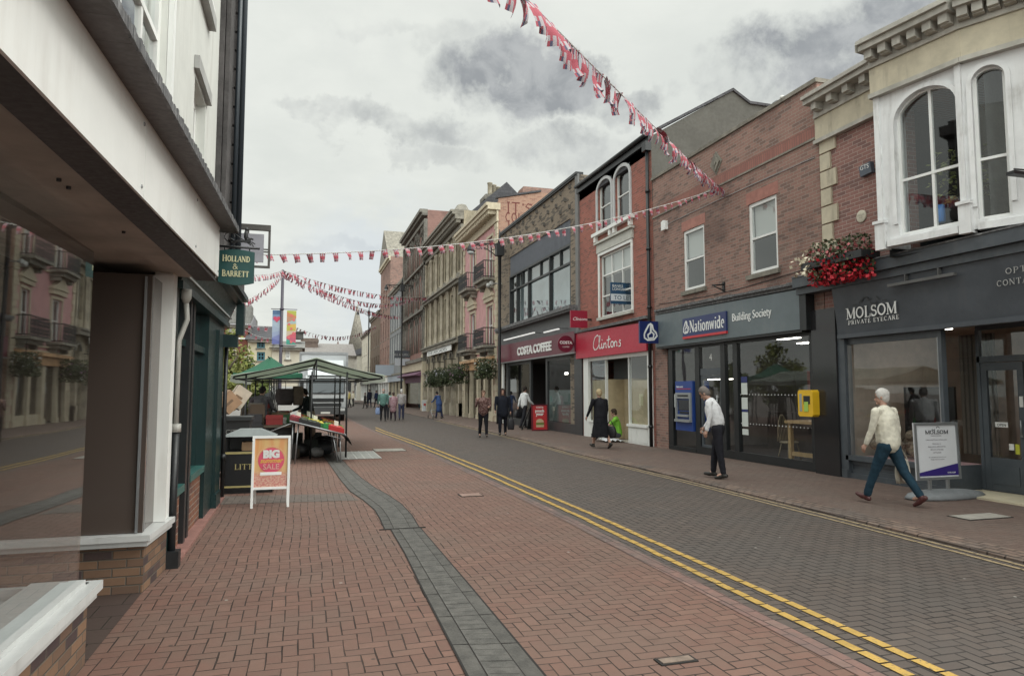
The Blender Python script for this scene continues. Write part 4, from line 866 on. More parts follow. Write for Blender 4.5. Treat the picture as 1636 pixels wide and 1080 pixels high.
# ---------------------------------------------------------------- Clintons
def pane_plane(r, parent, fr, u0, u1, z0, z1, d, mat=None, name='glazing'):
    m = MB(); m.q(fr.p(u0, z0, d), fr.p(u1, z0, d), fr.p(u1, z1, d), fr.p(u0, z1, d)); return part(r, name, m, mat or M_GLASS, parent)
def clintons():
    U0, U1, H = 18.60, 24.42, 9.55
    r = empty('brick_shop_building', (10.1, 21.5, 0), 'narrow three-storey bright red brick house with red shop fascia and boarded windows', 'building')
    m = MB()
    for i, (a, b) in enumerate(((956, 977.5), (982.5, 1007))): pass
    u = lambda px, py: PX(px, py, 10.1)
    A = [(U(977.5, 330), U(955.5, 330), Z(966, 365), Z(966, 288)), (U(1007, 320), U(983, 320), Z(995, 355), Z(995, 266))]
    zb = (A[0][2] + A[1][2]) / 2; zt = (A[0][3] + A[1][3]) / 2
    A = [(a[0], a[1], zb, zt) for a in A]
    bw = (U(1010, 440), U(959, 440), Z(985, 502), Z(985, 398))
    m.wall(FRR, U0, U1, -.1, H, A + [bw, (U(1040, 640), U(938, 640), -.1, 3.1)], .16); body(m, U0, U1, H, 12)
    part(r, 'wall', m, B_CL)
    for a in A:
        window(r, FRR, *a, nx=1, nz=2, fw=.06, bw=.04, rec=.10, mat=M_WHITE, arch=.36, surround=.11, smat=paint('window_stone', (.52, .53, .54), .7, .08, dirt=(.3, .3, .3)), room=.8)
    m = MB(); m.fb(FRR, A[1][0] - .3, A[0][1] + .3, zb - .12, zb - .005, .003, .16)
    for k in (A[1][0] - .1, A[1][1] - .05, A[0][0] + .02, A[0][1] + .1): m.fb(FRR, k - .07, k + .07, zb - .32, zb - .121, .003, .12)
    part(r, 'sill_course', m, M_WHITE)
    window(r, FRR, *bw, nx=3, nz=3, fw=.07, bw=.05, rec=.08, mat=M_WHITE, surround=.10, blind=.35, room=.8, rows_=[bw[2] + (bw[3] - bw[2]) * .34, bw[2] + (bw[3] - bw[2]) * .67])
    m = MB(); m.fb(FRR, bw[0] - .15, bw[1] + .15, bw[3] + .11, bw[3] + .42, .003, .08); m.fb(FRR, bw[0] - .22, bw[1] + .22, bw[3] + .425, bw[3] + .50, .003, .16); m.fb(FRR, bw[0] - .1, bw[1] + .1, bw[2] - .1, bw[2] - .002, .003, .12)
    part(r, 'window_hood', m, paint('hood_cream', (.50, .50, .46), .7, .1, dirt=(.28, .26, .22)))
    m = MB(); m.fb(FRR, U0, U1 + .05, H - .20, H + .02, .003, .10); m.tube([FRR.p(U0, H + .05, .16), FRR.p(U1, H + .05, .16)], .07, 8); part(r, 'gutter', m, M_BLACK)
    # pitched roof and rendered gable towards the camera
    rx, rz = PY(1170, 146, U0); ex, ez = PY(1197, 167, U0); 
    m = MB(); m.q((10.1, U0 - .001, 7.5), (10.1, U0 - .001, H), (rx, U0 - .001, rz), (ex, U0 - .001, ez), (ex + 5.5, U0 - .001, ez - .05), (ex + 5.5, U0 - .001, 7.0)); part(r, 'gable_wall', m, M_RENDER)
    m = MB(); s = .12
    for (xa, za), (xb, zb2) in (((10.0, H + .02), (rx, rz)), ((rx, rz), (ex, ez)), ((ex, ez), (ex + 5.5, ez - .05))):
        m.prism([(xa, U0 - .06, za), (xb, U0 - .06, zb2), (xb, U0 - .06, zb2 + .09), (xa, U0 - .06, za + .09)], (0, .3, 0))
    m.prism([(10.1, U0 + .24, H), (rx, U0 + .24, rz), (ex, U0 + .24, ez), (ex, U0 + .24, H - .5), (10.1, U0 + .24, H - .5)], (0, U1 - U0 - .24, 0)); part(r, 'roof', m, M_ROOF)
    # shop
    f0, f1 = U(1040, 540), U(926, 552)
    m = MB(); m.fprism(FRR, [(f0, 2.93), (f1, 2.93), (f1, 3.90), (f0, 3.80)], .01, .16); f = part(r, 'fascia', m, paint('fascia_red', (.44, .022, .05), .4, .06, 1.2))
    m = MB(); m.fb(FRR, f0 - .05, f1, 3.905, 3.99, .003, .22); part(r, 'lead_flashing', m, M_LEAD, f)
    m = MB(); s0, s1, zz = U(954, 550), U(1000, 545), 3.16
    W = abs(s0 - s1); h = .62
    st = [([(.52, .92), (.42, 1.05), (.2, .9), (.06, .55), (.04, .25), (.16, .02), (.34, .05), (.5, .22)], .04), ([(.5, .22), (.62, .6), (.68, .95), (.6, .98), (.56, .6), (.58, .12), (.66, .05), (.76, .16)], .04),
          ([(.8, .42), (.78, .1), (.86, .05), (.94, .2)], .05), ([(.83, .62), (.85, .68)], .06), ([(.98, .42), (.97, .05)], .05), ([(.98, .25), (1.1, .42), (1.17, .3), (1.16, .06), (1.26, .1)], .045),
          ([(1.42, .85), (1.34, .2), (1.4, .05), (1.5, .12)], .05), ([(1.24, .56), (1.56, .62)], .04), (arc(1.68, .24, .11, .19, 90, 450, 12), .045), ([(1.86, .42), (1.86, .05)], .05), ([(1.86, .25), (1.98, .42), (2.06, .3), (2.05, .06), (2.12, .1)], .045),
          ([(2.38, .40), (2.28, .44), (2.24, .34), (2.36, .2), (2.34, .06), (2.2, .04)], .045)]
    strokes(m, FRR, s0, zz, .162, .50, st, -1, ext=.008, wk=1.9, sx=W / 2.4 / .50); m.build('lettering', M_WHITEC, f, r)
    g = lambda px: U(px, 640)
    m = MB(); m.fb(FRR, g(1044), g(1037), .0, 2.93, -.05, .05); m.fb(FRR, g(942), g(934.5), .0, 2.93, -.05, .05); m.fb(FRR, g(1037), g(942), 2.80, 2.928, -.05, .02)
    sw = g(1005); m.fb(FRR, g(1037), sw, .04, .58, -.1, .04); m.fb(FRR, g(1037) - .03, sw + .03, .58, .66, -.12, .09); m.fb(FRR, g(967), g(942), .04, .58, -.1, .03); m.fb(FRR, g(967), g(942), .58, .64, -.12, .07)
    for a, b in ((g(1037), g(1020)), (g(1020), sw)): m.fb(FRR, a + .05, b - .05, .1, .52, .041, .05)
    m.fb(FRR, sw, sw + .04, .6, 2.80, -.1, 0.0); m.fb(FRR, g(967) - .04, g(967), .6, 2.8, -.1, 0.0)
    sf = part(r, 'shopfront', m, M_WHITE)
    pane_plane(r, sf, FRR, g(1037), sw, .64, 2.8, -.04); pane_plane(r, sf, FRR, g(967), g(942), .64, 2.8, -.04)
    m = MB(); w = g(967)
    m.fb(FRR, g(1037), sw + .02, .6, 2.05, -.16, -.12); m.fb(FRR, w, g(942), .6, 2.10, -.16, -.12); m.fb(FRR, sw, w, .04, 2.12, -.75, -.72)
    m.box(10.2, 10.85, sw + .0, sw + .03, .04, 2.12); m.box(10.2, 10.85, w - .03, w, .04, 2.12)
    part(r, 'plywood_boarding', m, paint('plywood', (.46, .38, .25), .7, .12, 2.5))
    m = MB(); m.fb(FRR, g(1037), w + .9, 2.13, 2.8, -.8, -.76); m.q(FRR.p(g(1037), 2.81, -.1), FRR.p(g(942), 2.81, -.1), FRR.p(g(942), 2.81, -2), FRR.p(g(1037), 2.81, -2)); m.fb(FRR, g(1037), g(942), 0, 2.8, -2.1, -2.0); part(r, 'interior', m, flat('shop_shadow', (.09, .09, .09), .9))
    m = MB(); m.fb(FRR, g(1022), g(1016), 1.25, 1.62, -.119, -.115); part(r, 'window_notice', m, flat('notice_cream', (.6, .56, .36), .7), sf)
    m = MB(); m.fb(FRR, g(1037), g(1005), .64, .72, -.3, -.28); m.fb(FRR, sw - .02, sw + .9, .02, .07, -.8, .02); part(r, 'doorstep', m, paint('step_cream', (.5, .48, .42), .7, .1))
    return A, bw
CLW = clintons()
def downpipe(u, z0, z1, lab, X=10.1, r=.055, mat=None):
    m = MB(); s = -1 if X > 0 else 1
    m.tube([(X + s * .09, u, z0), (X + s * .09, u, z1)], r, 8)
    for k in range(int((z1 - z0) / 1.8)): m.lathe((X + s * .09, u, z0 + .6 + k * 1.8), [(r + .02, 0), (r + .02, .08)], 8)
    m.box(X + s * .003, X + s * .2, u - .13, u + .13, z1, z1 + .28)
    tag(m.build('downpipe', mat or M_BLACK), lab, 'downpipe')
downpipe(18.72, .0, 9.1, 'black downpipe between the bright red brick house and the building with the cash machine')
# ---------------------------------------------------------------- Costa
def costa():
    U0, U1, H = 24.46, 35.55, 10.15
    r = empty('cafe_building', (10.1, 30, 0), 'flat-roofed stone-clad building with wide metal framed upper window over a burgundy cafe front', 'building')
    ML, MR = 33.95, 25.35
    zb, zt, zr = 5.05, 7.62, 8.62
    m = MB(); m.wall(FRR, U0, U1, -.1, H, [(MR, ML, zb, zr), (U0 + 1.0, U1 - .45, -.1, 3.3)], .25); body(m, U0, U1, H)
    part(r, 'wall', m, brickmat('buff_brown_cladding', (.31, .25, .19), (.25, .205, .16), (.18, .155, .13), bw=.30, bh=.07, c3=(.10, .09, .08), grime=.4, salt=(.32, .28, .22)))
    m = MB()
    for k in range(11):
        for j, z in enumerate((9.0, 9.42, 9.82)):
            c = U0 + .9 + k * 1.02 + (.5 if j % 2 else 0)
            if c < U1 - .4: m.prism([FRR.p(c - .07, z, .003), FRR.p(c + .07, z, .003), FRR.p(c, z + .02, .10)], (0, 0, .16))
    part(r, 'projecting_headers', m, paint('header_dark', (.09, .08, .07), .8, .2))
    m = MB(); m.fb(FRR, U0 - .08, U0 + .20, 3.9, H, .003, .08); part(r, 'edge_flashing', m, paint('flashing_grey', (.17, .17, .17), .6, .1))
    m = MB(); m.fb(FRR, U0, U1, H + .001, H + .10, -.2, .12); m.fb(FRR, U0 - .05, U1, H - .06, H - .0, .003, .09); part(r, 'coping', m, M_BLACK)
    # ribbed panel
    m = MB(); n = 60
    for k in range(n):
        a = MR + (ML - MR) * k / n; m.fb(FRR, a, a + (ML - MR) / n * .55, zt + .02, zr, -.1, -.04)
    m.fb(FRR, MR, ML, zt + .02, zr, -.14, -.11); part(r, 'ribbed_panel', m, paint('ribbed_blue_grey', (.12, .13, .155), .5, .1))
    m = MB(); m.fb(FRR, MR, MR + .1, zb, zt, -.2, 0); m.fb(FRR, ML - .1, ML, zb, zt, -.2, 0); m.fb(FRR, MR + .1, ML - .1, zb, zb + .1, -.2, -.01); m.fb(FRR, MR + .1, ML - .1, zt - .08, zt + .019, -.2, -.01)
    cols = [PX(px, 470, 10.1)[0] for px in (838, 841)] ; us = [U(880, 440), U(842, 460), U(826.5, 470), ]
    tr = zb + (zt - zb) * .70
    m.fb(FRR, MR + .1, ML - .1, tr - .04, tr + .04, -.18, -.03)
    vs = [MR + (ML - MR) * k for k in (.30, .645, .86)]
    for v_ in vs: m.fb(FRR, v_ - .045, v_ + .045, zb + .1, zt - .08, -.18, -.02)
    for v_ in (MR + (ML - MR) * .155, MR + (ML - MR) * .45, MR + (ML - MR) * .76): m.fb(FRR, v_ - .025, v_ + .025, tr + .04, zt - .08, -.17, -.05)
    w = part(r, 'window', m, M_BLACK)
    pane_plane(r, w, FRR, MR + .05, ML - .05, zb + .05, zt - .04, -.12, M_GLASS2, 'pane')
    m = MB(); m.fb(FRR, MR, ML, zb, zt, -.6, -.55); part(r, 'room_lining', m, paint('frosted_backing', (.30, .37, .40), .8, .25, .5), w)
    # canopy ledge, grey panel, fascia
    m = MB(); m.fb(FRR, U0 + .0, U1 - .2, 4.86, 5.0, .003, .42); m.fb(FRR, U0, U1 - .2, 4.78, 4.858, .003, .36); part(r, 'ledge', m, M_LEAD)
    m = MB(); m.fb(FRR, U0, U1, 4.02, 4.775, .003, .06); part(r, 'grey_panel', m, paint('panel_grey', (.12, .125, .13), .6, .08))
    m = MB(); m.fprism(FRR, [(U0, 3.2), (U1 - .1, 3.2), (U1 - .1, 4.1), (U0, 4.0)], .06, .22); f = part(r, 'fascia', m, paint('fascia_burgundy', (.12, .012, .03), .35, .06, 1.2))
    m = MB(); m.fb(FRR, U0, U1 - .1, 3.14, 3.198, .01, .24); part(r, 'fascia_trim', m, M_STEEL, f)
    a, b = PX(828, 560, 9.9)[0], PX(882, 550, 9.9)[0]
    tmp = text(r, f, 'COSTA COFFEE', FRR, a, 3.42, .222, .52, M_WHITEC, flip=-1, bold=.018, ext=.02, sx=abs(a - b) / 3.62)
    for a, b, z in ((U(822, 540), U(872, 525), 4.22), (U(889, 535), U(913, 532), 4.12)):
        m = MB(); m.fb(FRR, b, a, z, z + .05, .5, .58)
        part(r, 'sign_light', m, flat('lamp_strip', (.9, .9, .88), .5, emit=.35), f)
        m = MB(); m.fb(FRR, b, a, z + .051, z + .08, .48, .6)
        for k in (.1, .9): m.fb(FRR, b + (a - b) * k - .015, b + (a - b) * k + .015, z + .055, z + .075, .06, .5)
        part(r, 'light_bracket', m, M_BLACK, f)
    g = lambda px: U(px, 640)
    m = MB(); x = [(g(933), g(921)), (g(921) , g(919)), (g(874), g(870.5)), (g(813), g(805))]
    m.fb(FRR, g(932), g(920), .0, 3.14, -.1, .06); m.fb(FRR, g(874.5), g(872), .04, 3.14, -.1, .0); m.fb(FRR, g(848), g(846), .04, 3.14, -.1, 0); m.fb(FRR, g(812), g(809), .04, 3.14, -.1, .02)
    m.fb(FRR, g(920), g(874.5), .04, .42, -.1, .02); m.fb(FRR, g(846), g(812), .04, .36, -.1, .02); m.fb(FRR, g(920), g(874.5), 3.0, 3.138, -.1, -.01); m.fb(FRR, g(846), g(812), 3.0, 3.138, -.1, -.01)
    sf = part(r, 'shopfront', m, paint('dark_bronze', (.045, .047, .05), .4, .1))
    pane_plane(r, sf, FRR, g(920), g(874.5), .42, 3.0, -.05); pane_plane(r, sf, FRR, g(846), g(812), .36, 3.0, -.05)
    m = MB(); m.q(FRR.p(g(919), .45, -.055), FRR.p(g(875.5), .45, -.055), FRR.p(g(875.5), 1.75, -.055), FRR.p(g(919), 1.75, -.055)); part(r, 'frosted_film', m, paint('frosted_film', (.10, .13, .125), .5, .2), sf)
    m = MB(); m.fb(FRR, g(806), g(803.8), .04, 3.14, .003, .08); part(r, 'white_edge_trim', m, M_WHITE, sf)
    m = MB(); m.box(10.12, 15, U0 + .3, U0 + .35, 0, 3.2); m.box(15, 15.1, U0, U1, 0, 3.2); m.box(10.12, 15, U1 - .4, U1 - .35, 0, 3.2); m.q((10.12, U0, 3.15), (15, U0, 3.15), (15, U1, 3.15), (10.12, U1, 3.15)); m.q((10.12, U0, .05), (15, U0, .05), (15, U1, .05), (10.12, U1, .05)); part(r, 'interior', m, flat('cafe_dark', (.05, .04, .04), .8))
    m = MB(); m.box(12.4, 12.46, 27.2, 27.5, 2.2, 2.3); m.box(12.0, 12.06, 30.7, 31.0, 2.5, 2.6); m.box(13, 13.05, 29.5, 29.8, 2.6, 2.68); part(r, 'ceiling_lights', m, M_LIT)
costa()
# ---------------------------------------------------------------- pink stucco house
def balcony(r, fr, u0, u1, z, dp=.75):
    m = MB(); m.fb(fr, u0, u1, z - .14, z, .003, dp); m.fb(fr, u0 + .12, u1 - .12, z - .34, z - .141, .003, dp * .7)
    for k in (u0 + .3, u1 - .3): m.fprism(fr, [(k - .09, z - .55), (k + .09, z - .55), (k + .09, z - .341), (k - .09, z - .341)], .003, dp * .5)
    b = part(r, 'balcony', m, M_STONED)
    m = MB(); h = .95
    def bar(p, q_): m.tube([p, q_], .016, 4, False)
    for z_ in (z + .06, z + h): m.tube([fr.p(u0 + .05, z_, .02), fr.p(u0 + .05, z_, dp - .05), fr.p(u1 - .05, z_, dp - .05), fr.p(u1 - .05, z_, .02)], .028, 5)
    n = int((u1 - u0) / .17)
    for k in range(n + 1):
        u_ = u0 + .05 + (u1 - u0 - .1) * k / n; bar(fr.p(u_, z, dp - .05), fr.p(u_, z + h, dp - .05))
        if k < n:
            c = u_ + .085
            for zc_ in (z + .28, z + .66): m.tube([fr.p(c + .06 * math.cos(t * .9), zc_ + .13 * math.sin(t * .9), dp - .05) for t in range(8)], .013, 4, False)
    for u_ in (u0 + .05, u1 - .05):
        for k in range(1, 5): bar(fr.p(u_, z, dp * k / 5), fr.p(u_, z + h, dp * k / 5))
    part(r, 'railing', m, M_IRON, b)
def pink():
    U0, U1, H = 36.1, 44.6, 12.0
    r = empty('pink_house', (10.1, 40, 0), 'pink stucco house with cream trim, black iron balconies and orange brick side wall with graffiti', 'building')
    c1, c2 = U(784, 420), U(757, 420); c1, c2 = 37.75, 41.9; ww = .62
    wins = []
    for c in (c1, c2):
        wins += [(c - ww, c + ww, 7.35, 9.75), (c - ww, c + ww, 4.25, 6.35)]
    wins = [(c - ww, c + ww, a, b) for c in (c1, c2) for a, b in ((8.15, 10.5), (4.35, 6.55))]
    m = MB(); m.wall(FRR, U0, U1, -.1, H - .3, wins + [(U0 + .8, U1 - .5, -.1, 3.0)], .2); part(r, 'wall', m, M_PINK)
    m = MB(); body(m, U0, U1, H - .3); m.q((10.1, U0 - .01, 9.5), (10.1, U0 - .01, 12.35), (12.6, U0 - .01, 12.9), (14.5, U0 - .01, 12.9), (14.5, U0 - .01, 9.5)); m.box(10.2, 14.4, U0, U0 + 3, 11.5, 12.3); part(r, 'side_wall', m, B_OR)
    m = MB(); m.prism([(10.0, U0 - .08, 12.36), (12.6, U0 - .08, 12.93), (12.6, U0 - .08, 13.03), (10.0, U0 - .08, 12.46)], (0, .4, 0)); m.prism([(10.3, U0 + .4, 11.9), (13.5, U0 + .4, 12.95), (16, U0 + .4, 11.9)], (0, 8.2, 0)); part(r, 'roof', m, M_ROOF)
    gx = Fr((0, U0 - .012, 0), (1, 0, 0), (0, -1, 0)); mg = flat('graffiti_paint', (.13, .035, .03), .8)
    x0, z0 = PY(810, 343, U0); x1, z1 = PY(855, 343, U0)
    m = MB()
    GS = {'I': (.3, [([(.1, 0), (.1, 1)], .1), ([(0, 0), (.2, 0)], .1), ([(0, 1), (.2, 1)], .1)]), 'T': (.7, [([(.3, 0), (.3, 1)], .1), ([(0, 1), (.6, 1)], .1)]), "'": (.2, [([(.05, .8), (.05, 1)], .1)]),
          'S': (.6, [([(.5, .9), (.2, 1), (.02, .75), (.45, .4), (.4, .08), (0, 0)], .1)]), 'C': (.65, [([(.5, .9), (.2, 1), (0, .5), (.15, .05), (.5, .1)], .1)]), 'O': (.7, [(arc(.28, .5, .27, .48, 0, 360, 10), .1)]),
          'M': (.85, [([(0, 0), (.05, 1), (.35, .3), (.65, 1), (.7, 0)], .1)]), 'N': (.7, [([(0, 0), (0, 1), (.5, 0), (.5, 1)], .1)]), 'G': (.7, [([(.5, .85), (.2, 1), (0, .5), (.2, 0), (.5, .1), (.5, .5), (.3, .5)], .1)]),
          'H': (.7, [([(0, 0), (0, 1)], .1), ([(.5, 0), (.5, 1)], .1), ([(0, .5), (.5, .5)], .1)]), 'E': (.6, [([(.45, 1), (0, 1), (0, 0), (.45, 0)], .1), ([(0, .5), (.35, .5)], .1)])}
    s = (x1 - x0) / 2.4
    for row, (w_, zz, xx) in enumerate((("IT'S", PY(812, 341, U0)[1], x0), ('COMING', PY(812, 354, U0)[1], x0 - .08), ('HOME', PY(812, 368, U0)[1], x0 + .1))):
        x = xx; hh = .62 if row == 0 else .5
        for ch in w_:
            strokes(m, gx, x, zz, .002, hh if row else hh, GS[ch][1], 1, ext=.002, sx=1.25 if row == 0 else .95, wk=1.15); x += GS[ch][0] * hh * (1.45 if row == 0 else 1.1)
    m.build('graffiti', mg, r, r)
    for w_ in wins:
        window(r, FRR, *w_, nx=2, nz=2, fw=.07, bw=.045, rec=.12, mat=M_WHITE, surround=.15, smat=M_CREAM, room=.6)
    m = MB()
    for c in (c1, c2):
        m.fprism(FRR, [(c - 1.0, 7.02), (c + 1.0, 7.02), (c + 1.0, 7.1), (c, 7.75), (c - 1.0, 7.1)], .003, .22); m.fb(FRR, c - .95, c + .95, 6.78, 7.015, .003, .16)
    part(r, 'pediments', m, M_CREAM)
    m = MB(); z = 0; k = 0
    while z < 11.0:
        w_ = .62 if k % 2 else .42; m.fb(FRR, U0 - .02, U0 + w_, z + .012, z + .33, .003, .07); m.fb(FRR, U1 - w_ * .8, U1, z + .012, z + .33, .003, .07)
        z += .345; k += 1
    part(r, 'quoins', m, M_CREAM)
    m = MB(); m.fb(FRR, U0 - .1, U1, H - .95, H - .8, .003, .12); m.fb(FRR, U0 - .1, U1, H - .30, H - .1, -.1, .62); m.fb(FRR, U0 - .1, U1, H - .1, H + .08, -.1, .72); m.fb(FRR, U0 - .05, U1, H - .8, H - .301, .003, .1)
    n = 22
    for k in range(n): c = U0 + (U1 - U0) * (k + .5) / n; m.fb(FRR, c - .09, c + .09, H - .52, H - .301, .1, .55)
    for z_ in (7.9, 4.0, 3.75): m.fb(FRR, U0, U1, z_ - .08, z_, .003, .09)
    part(r, 'cornice', m, M_CREAM)
    for c in (c1, c2): balcony(r, FRR, c - 1.2, c + 1.2, 8.0); balcony(r, FRR, c - 1.2, c + 1.2, 4.25)
    m = MB(); m.fb(FRR, U0 + .6, U1 - .4, 3.0, 3.45, .003, .14); m.fb(FRR, U0 + .5, U1 - .3, 3.45, 3.62, .003, .35); f = part(r, 'fascia', m, paint('fascia_orange_cream', (.50, .30, .16), .6, .25, 1.5))
    m = MB()
    for a in (U0 + .7, 38.6, 40.3, 42.2, U1 - .85): m.fb(FRR, a, a + .34, .04, 3.0, -.12, .08); m.fb(FRR, a - .05, a + .39, .04, .3, -.12, .13)
    m.fb(FRR, U0 + .9, 40.3, .04, .55, -.1, 0.0); sf = part(r, 'shopfront', m, M_CREAM)
    pane_plane(r, sf, FRR, U0 + .9, U1 - .6, .1, 3.0, -.14)
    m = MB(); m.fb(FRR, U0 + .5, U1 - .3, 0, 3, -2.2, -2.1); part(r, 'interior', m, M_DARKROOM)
    return c1, c2
pink()
def chimney(x, y, z0, w, l, h, lab, pots=2, mat=None, potmat=None):
    r = empty('chimney_stack', (x, y, z0), lab, 'chimney'); m = MB(); m.box(x - w / 2, x + w / 2, y - l / 2, y + l / 2, z0, z0 + h); m.box(x - w / 2 - .1, x + w / 2 + .1, y - l / 2 - .1, y + l / 2 + .1, z0 + h * .82, z0 + h * .95)
    part(r, 'stack', m, mat or B_NW)
    for k in range(pots):
        yy = y + (k - (pots - 1) / 2) * l / pots; xx = x + (k - (pots - 1) / 2) * w / pots * .8
        m = MB(); m.lathe((xx, yy, z0 + h), [(.2, 0), (.16, .1), (.16, .75), (.2, .8), (.19, .85)], 10); part(r, 'pot', m, potmat or paint('chimney_pot', (.30, .24, .17), .8, .2))
    return r
a = P3(861, 318, 44); chimney(a.x, a.y, a.z - 2.5, 2.6, 1.2, 3.1, 'wide red brick chimney behind the pink house roof', 0, B_NW)
a = P3(789, 306, 46); chimney(a.x, a.y, a.z - 2.6, 1.5, 1.2, 2.2, 'sooty stone chimney with tall buff pots above the ornate stone building', 3, M_SOOT, paint('buff_pots', (.27, .24, .18), .8, .2)).scale = (1, 1, 1)
# ---------------------------------------------------------------- ornate stone building
def ornate():
    U0, U1, H = 44.7, 59.0, 13.9
    r = empty('ornate_stone_building', (10.1, 51, 0), 'buff stone building with tall pilastered upper storeys, arcade and white sign', 'building')
    n = 6; P = (U1 - U0) / n; wins = []
    for k in range(n):
        c = U0 + P * (k + .5); wins += [(c - .55, c + .55, 10.0, 12.3), (c - .55, c + .55, 5.9, 8.6)]
    holes = wins + [(U0 + P * k + .45, U0 + P * (k + 1) - .45, .0, 2.35) for k in range(n)] + [(U0 + P * (k + .5) - .42, U0 + P * (k + .5) + .42, 3.25, 4.45) for k in range(n)]
    m = MB(); m.wall(FRR, U0, U1, -.1, H, holes, .3); body(m, U0, U1, H); part(r, 'wall', m, paint('ornate_stone', (.30, .26, .19), .85, .4, 1.3, bmp=.6, dirt=(.05, .045, .04)))
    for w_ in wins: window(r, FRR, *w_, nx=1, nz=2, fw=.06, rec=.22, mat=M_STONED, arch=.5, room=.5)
    m = MB()
    for k in range(n + 1):
        for dz, (a, b) in ((0, (9.5, 12.6)), (1, (5.4, 9.0))):
            for o in ((-.24, .24) if 0 < k < n else ((0,) if k else (.12,))):
                c = U0 + P * k + o; m.lathe(FRR.p(c, a, .10), [(.13, 0), (.13, .1), (.085, .14), (.08, b - a - .3), (.12, b - a - .12), (.15, b - a)], 8)
        m.fb(FRR, U0 + P * k - .3 if k else U0, U0 + P * k + .3, 0, 3.2, .003, .28); m.fb(FRR, max(U0, U0 + P * k - .36), U0 + P * k + .36, 0, .9, .003, .36)
    part(r, 'columns', m, paint('column_stone', (.34, .30, .235), .85, .35, 1.2, bmp=.6, dirt=(.08, .073, .062)))
    m = MB()
    for z, h, d in ((4.95, .25, .45), (5.21, .12, .55), (9.02, .2, .35), (9.23, .1, .5), (12.7, .25, .2), (H - .62, .3, .6), (H - .31, .16, .8), (H - .14, .14, .9), (3.15, .1, .34), (3.0 + .26, .001, .3)): m.fb(FRR, U0, U1, z, z + h, .003, d)
    part(r, 'cornices', m, M_STONED)
    m = MB()
    for k in range(36): c = U0 + (U1 - U0) * (k + .5) / 36; m.fb(FRR, c - .08, c + .08, H - .85, H - .621, .2, .5)
    for k in range(n):
        c = U0 + P * (k + .5); arch_band(m, FRR, c - .42, c + .42, 4.05, .4, .14, .003, .12, 8); m.fprism(FRR, [(c - .8, 8.85), (c + .8, 8.85), (c, 9.0 + .0)], .2, .3) if False else None
        m.fprism(FRR, [(c - .75, 9.35), (c + .75, 9.35), (c, 9.85)], .003, .2)
    part(r, 'arch_mouldings', m, M_STONED)
    m = MB()
    for k in range(n): c = U0 + P * (k + .5); m.fb(FRR, c - .95, c + .95, 2.36, 3.1, .04, .10)
    part(r, 'pale_panels', m, paint('pale_panel', (.45, .46, .44), .6, .1))
    m = MB(); m.fb(FRR, U0 + 2.3, U1 - 2.3, 4.56, 4.93, .3, .36); s = part(r, 'sign_panel', m, M_WHITEC)
    text(r, s, 'THE ARCADES', FRR, U1 - 2.7, 4.62, .362, .34, M_DGREY, flip=-1, sx=3.6, ext=.002)
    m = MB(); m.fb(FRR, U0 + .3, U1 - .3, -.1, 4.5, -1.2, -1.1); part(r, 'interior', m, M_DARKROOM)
    # roof, dormer and turret
    m = MB(); m.prism([(10.3, U0 + .3, H - .3), (13.2, U0 + .3, 16.2), (16, U0 + .3, H - .3)], (0, U1 - U0 - .6, 0)); part(r, 'roof', m, M_ROOF)
    a = P3(738, 325, 49); t = MB(); t.lathe((a.x, a.y, 13.3), [(.55, 0), (.55, 1.25), (.8, 1.4), (.8, 1.6), (.6, 1.7), (.35, 2.1), (.05, 2.2)], 8); part(r, 'turret', t, M_STONED)
ornate()
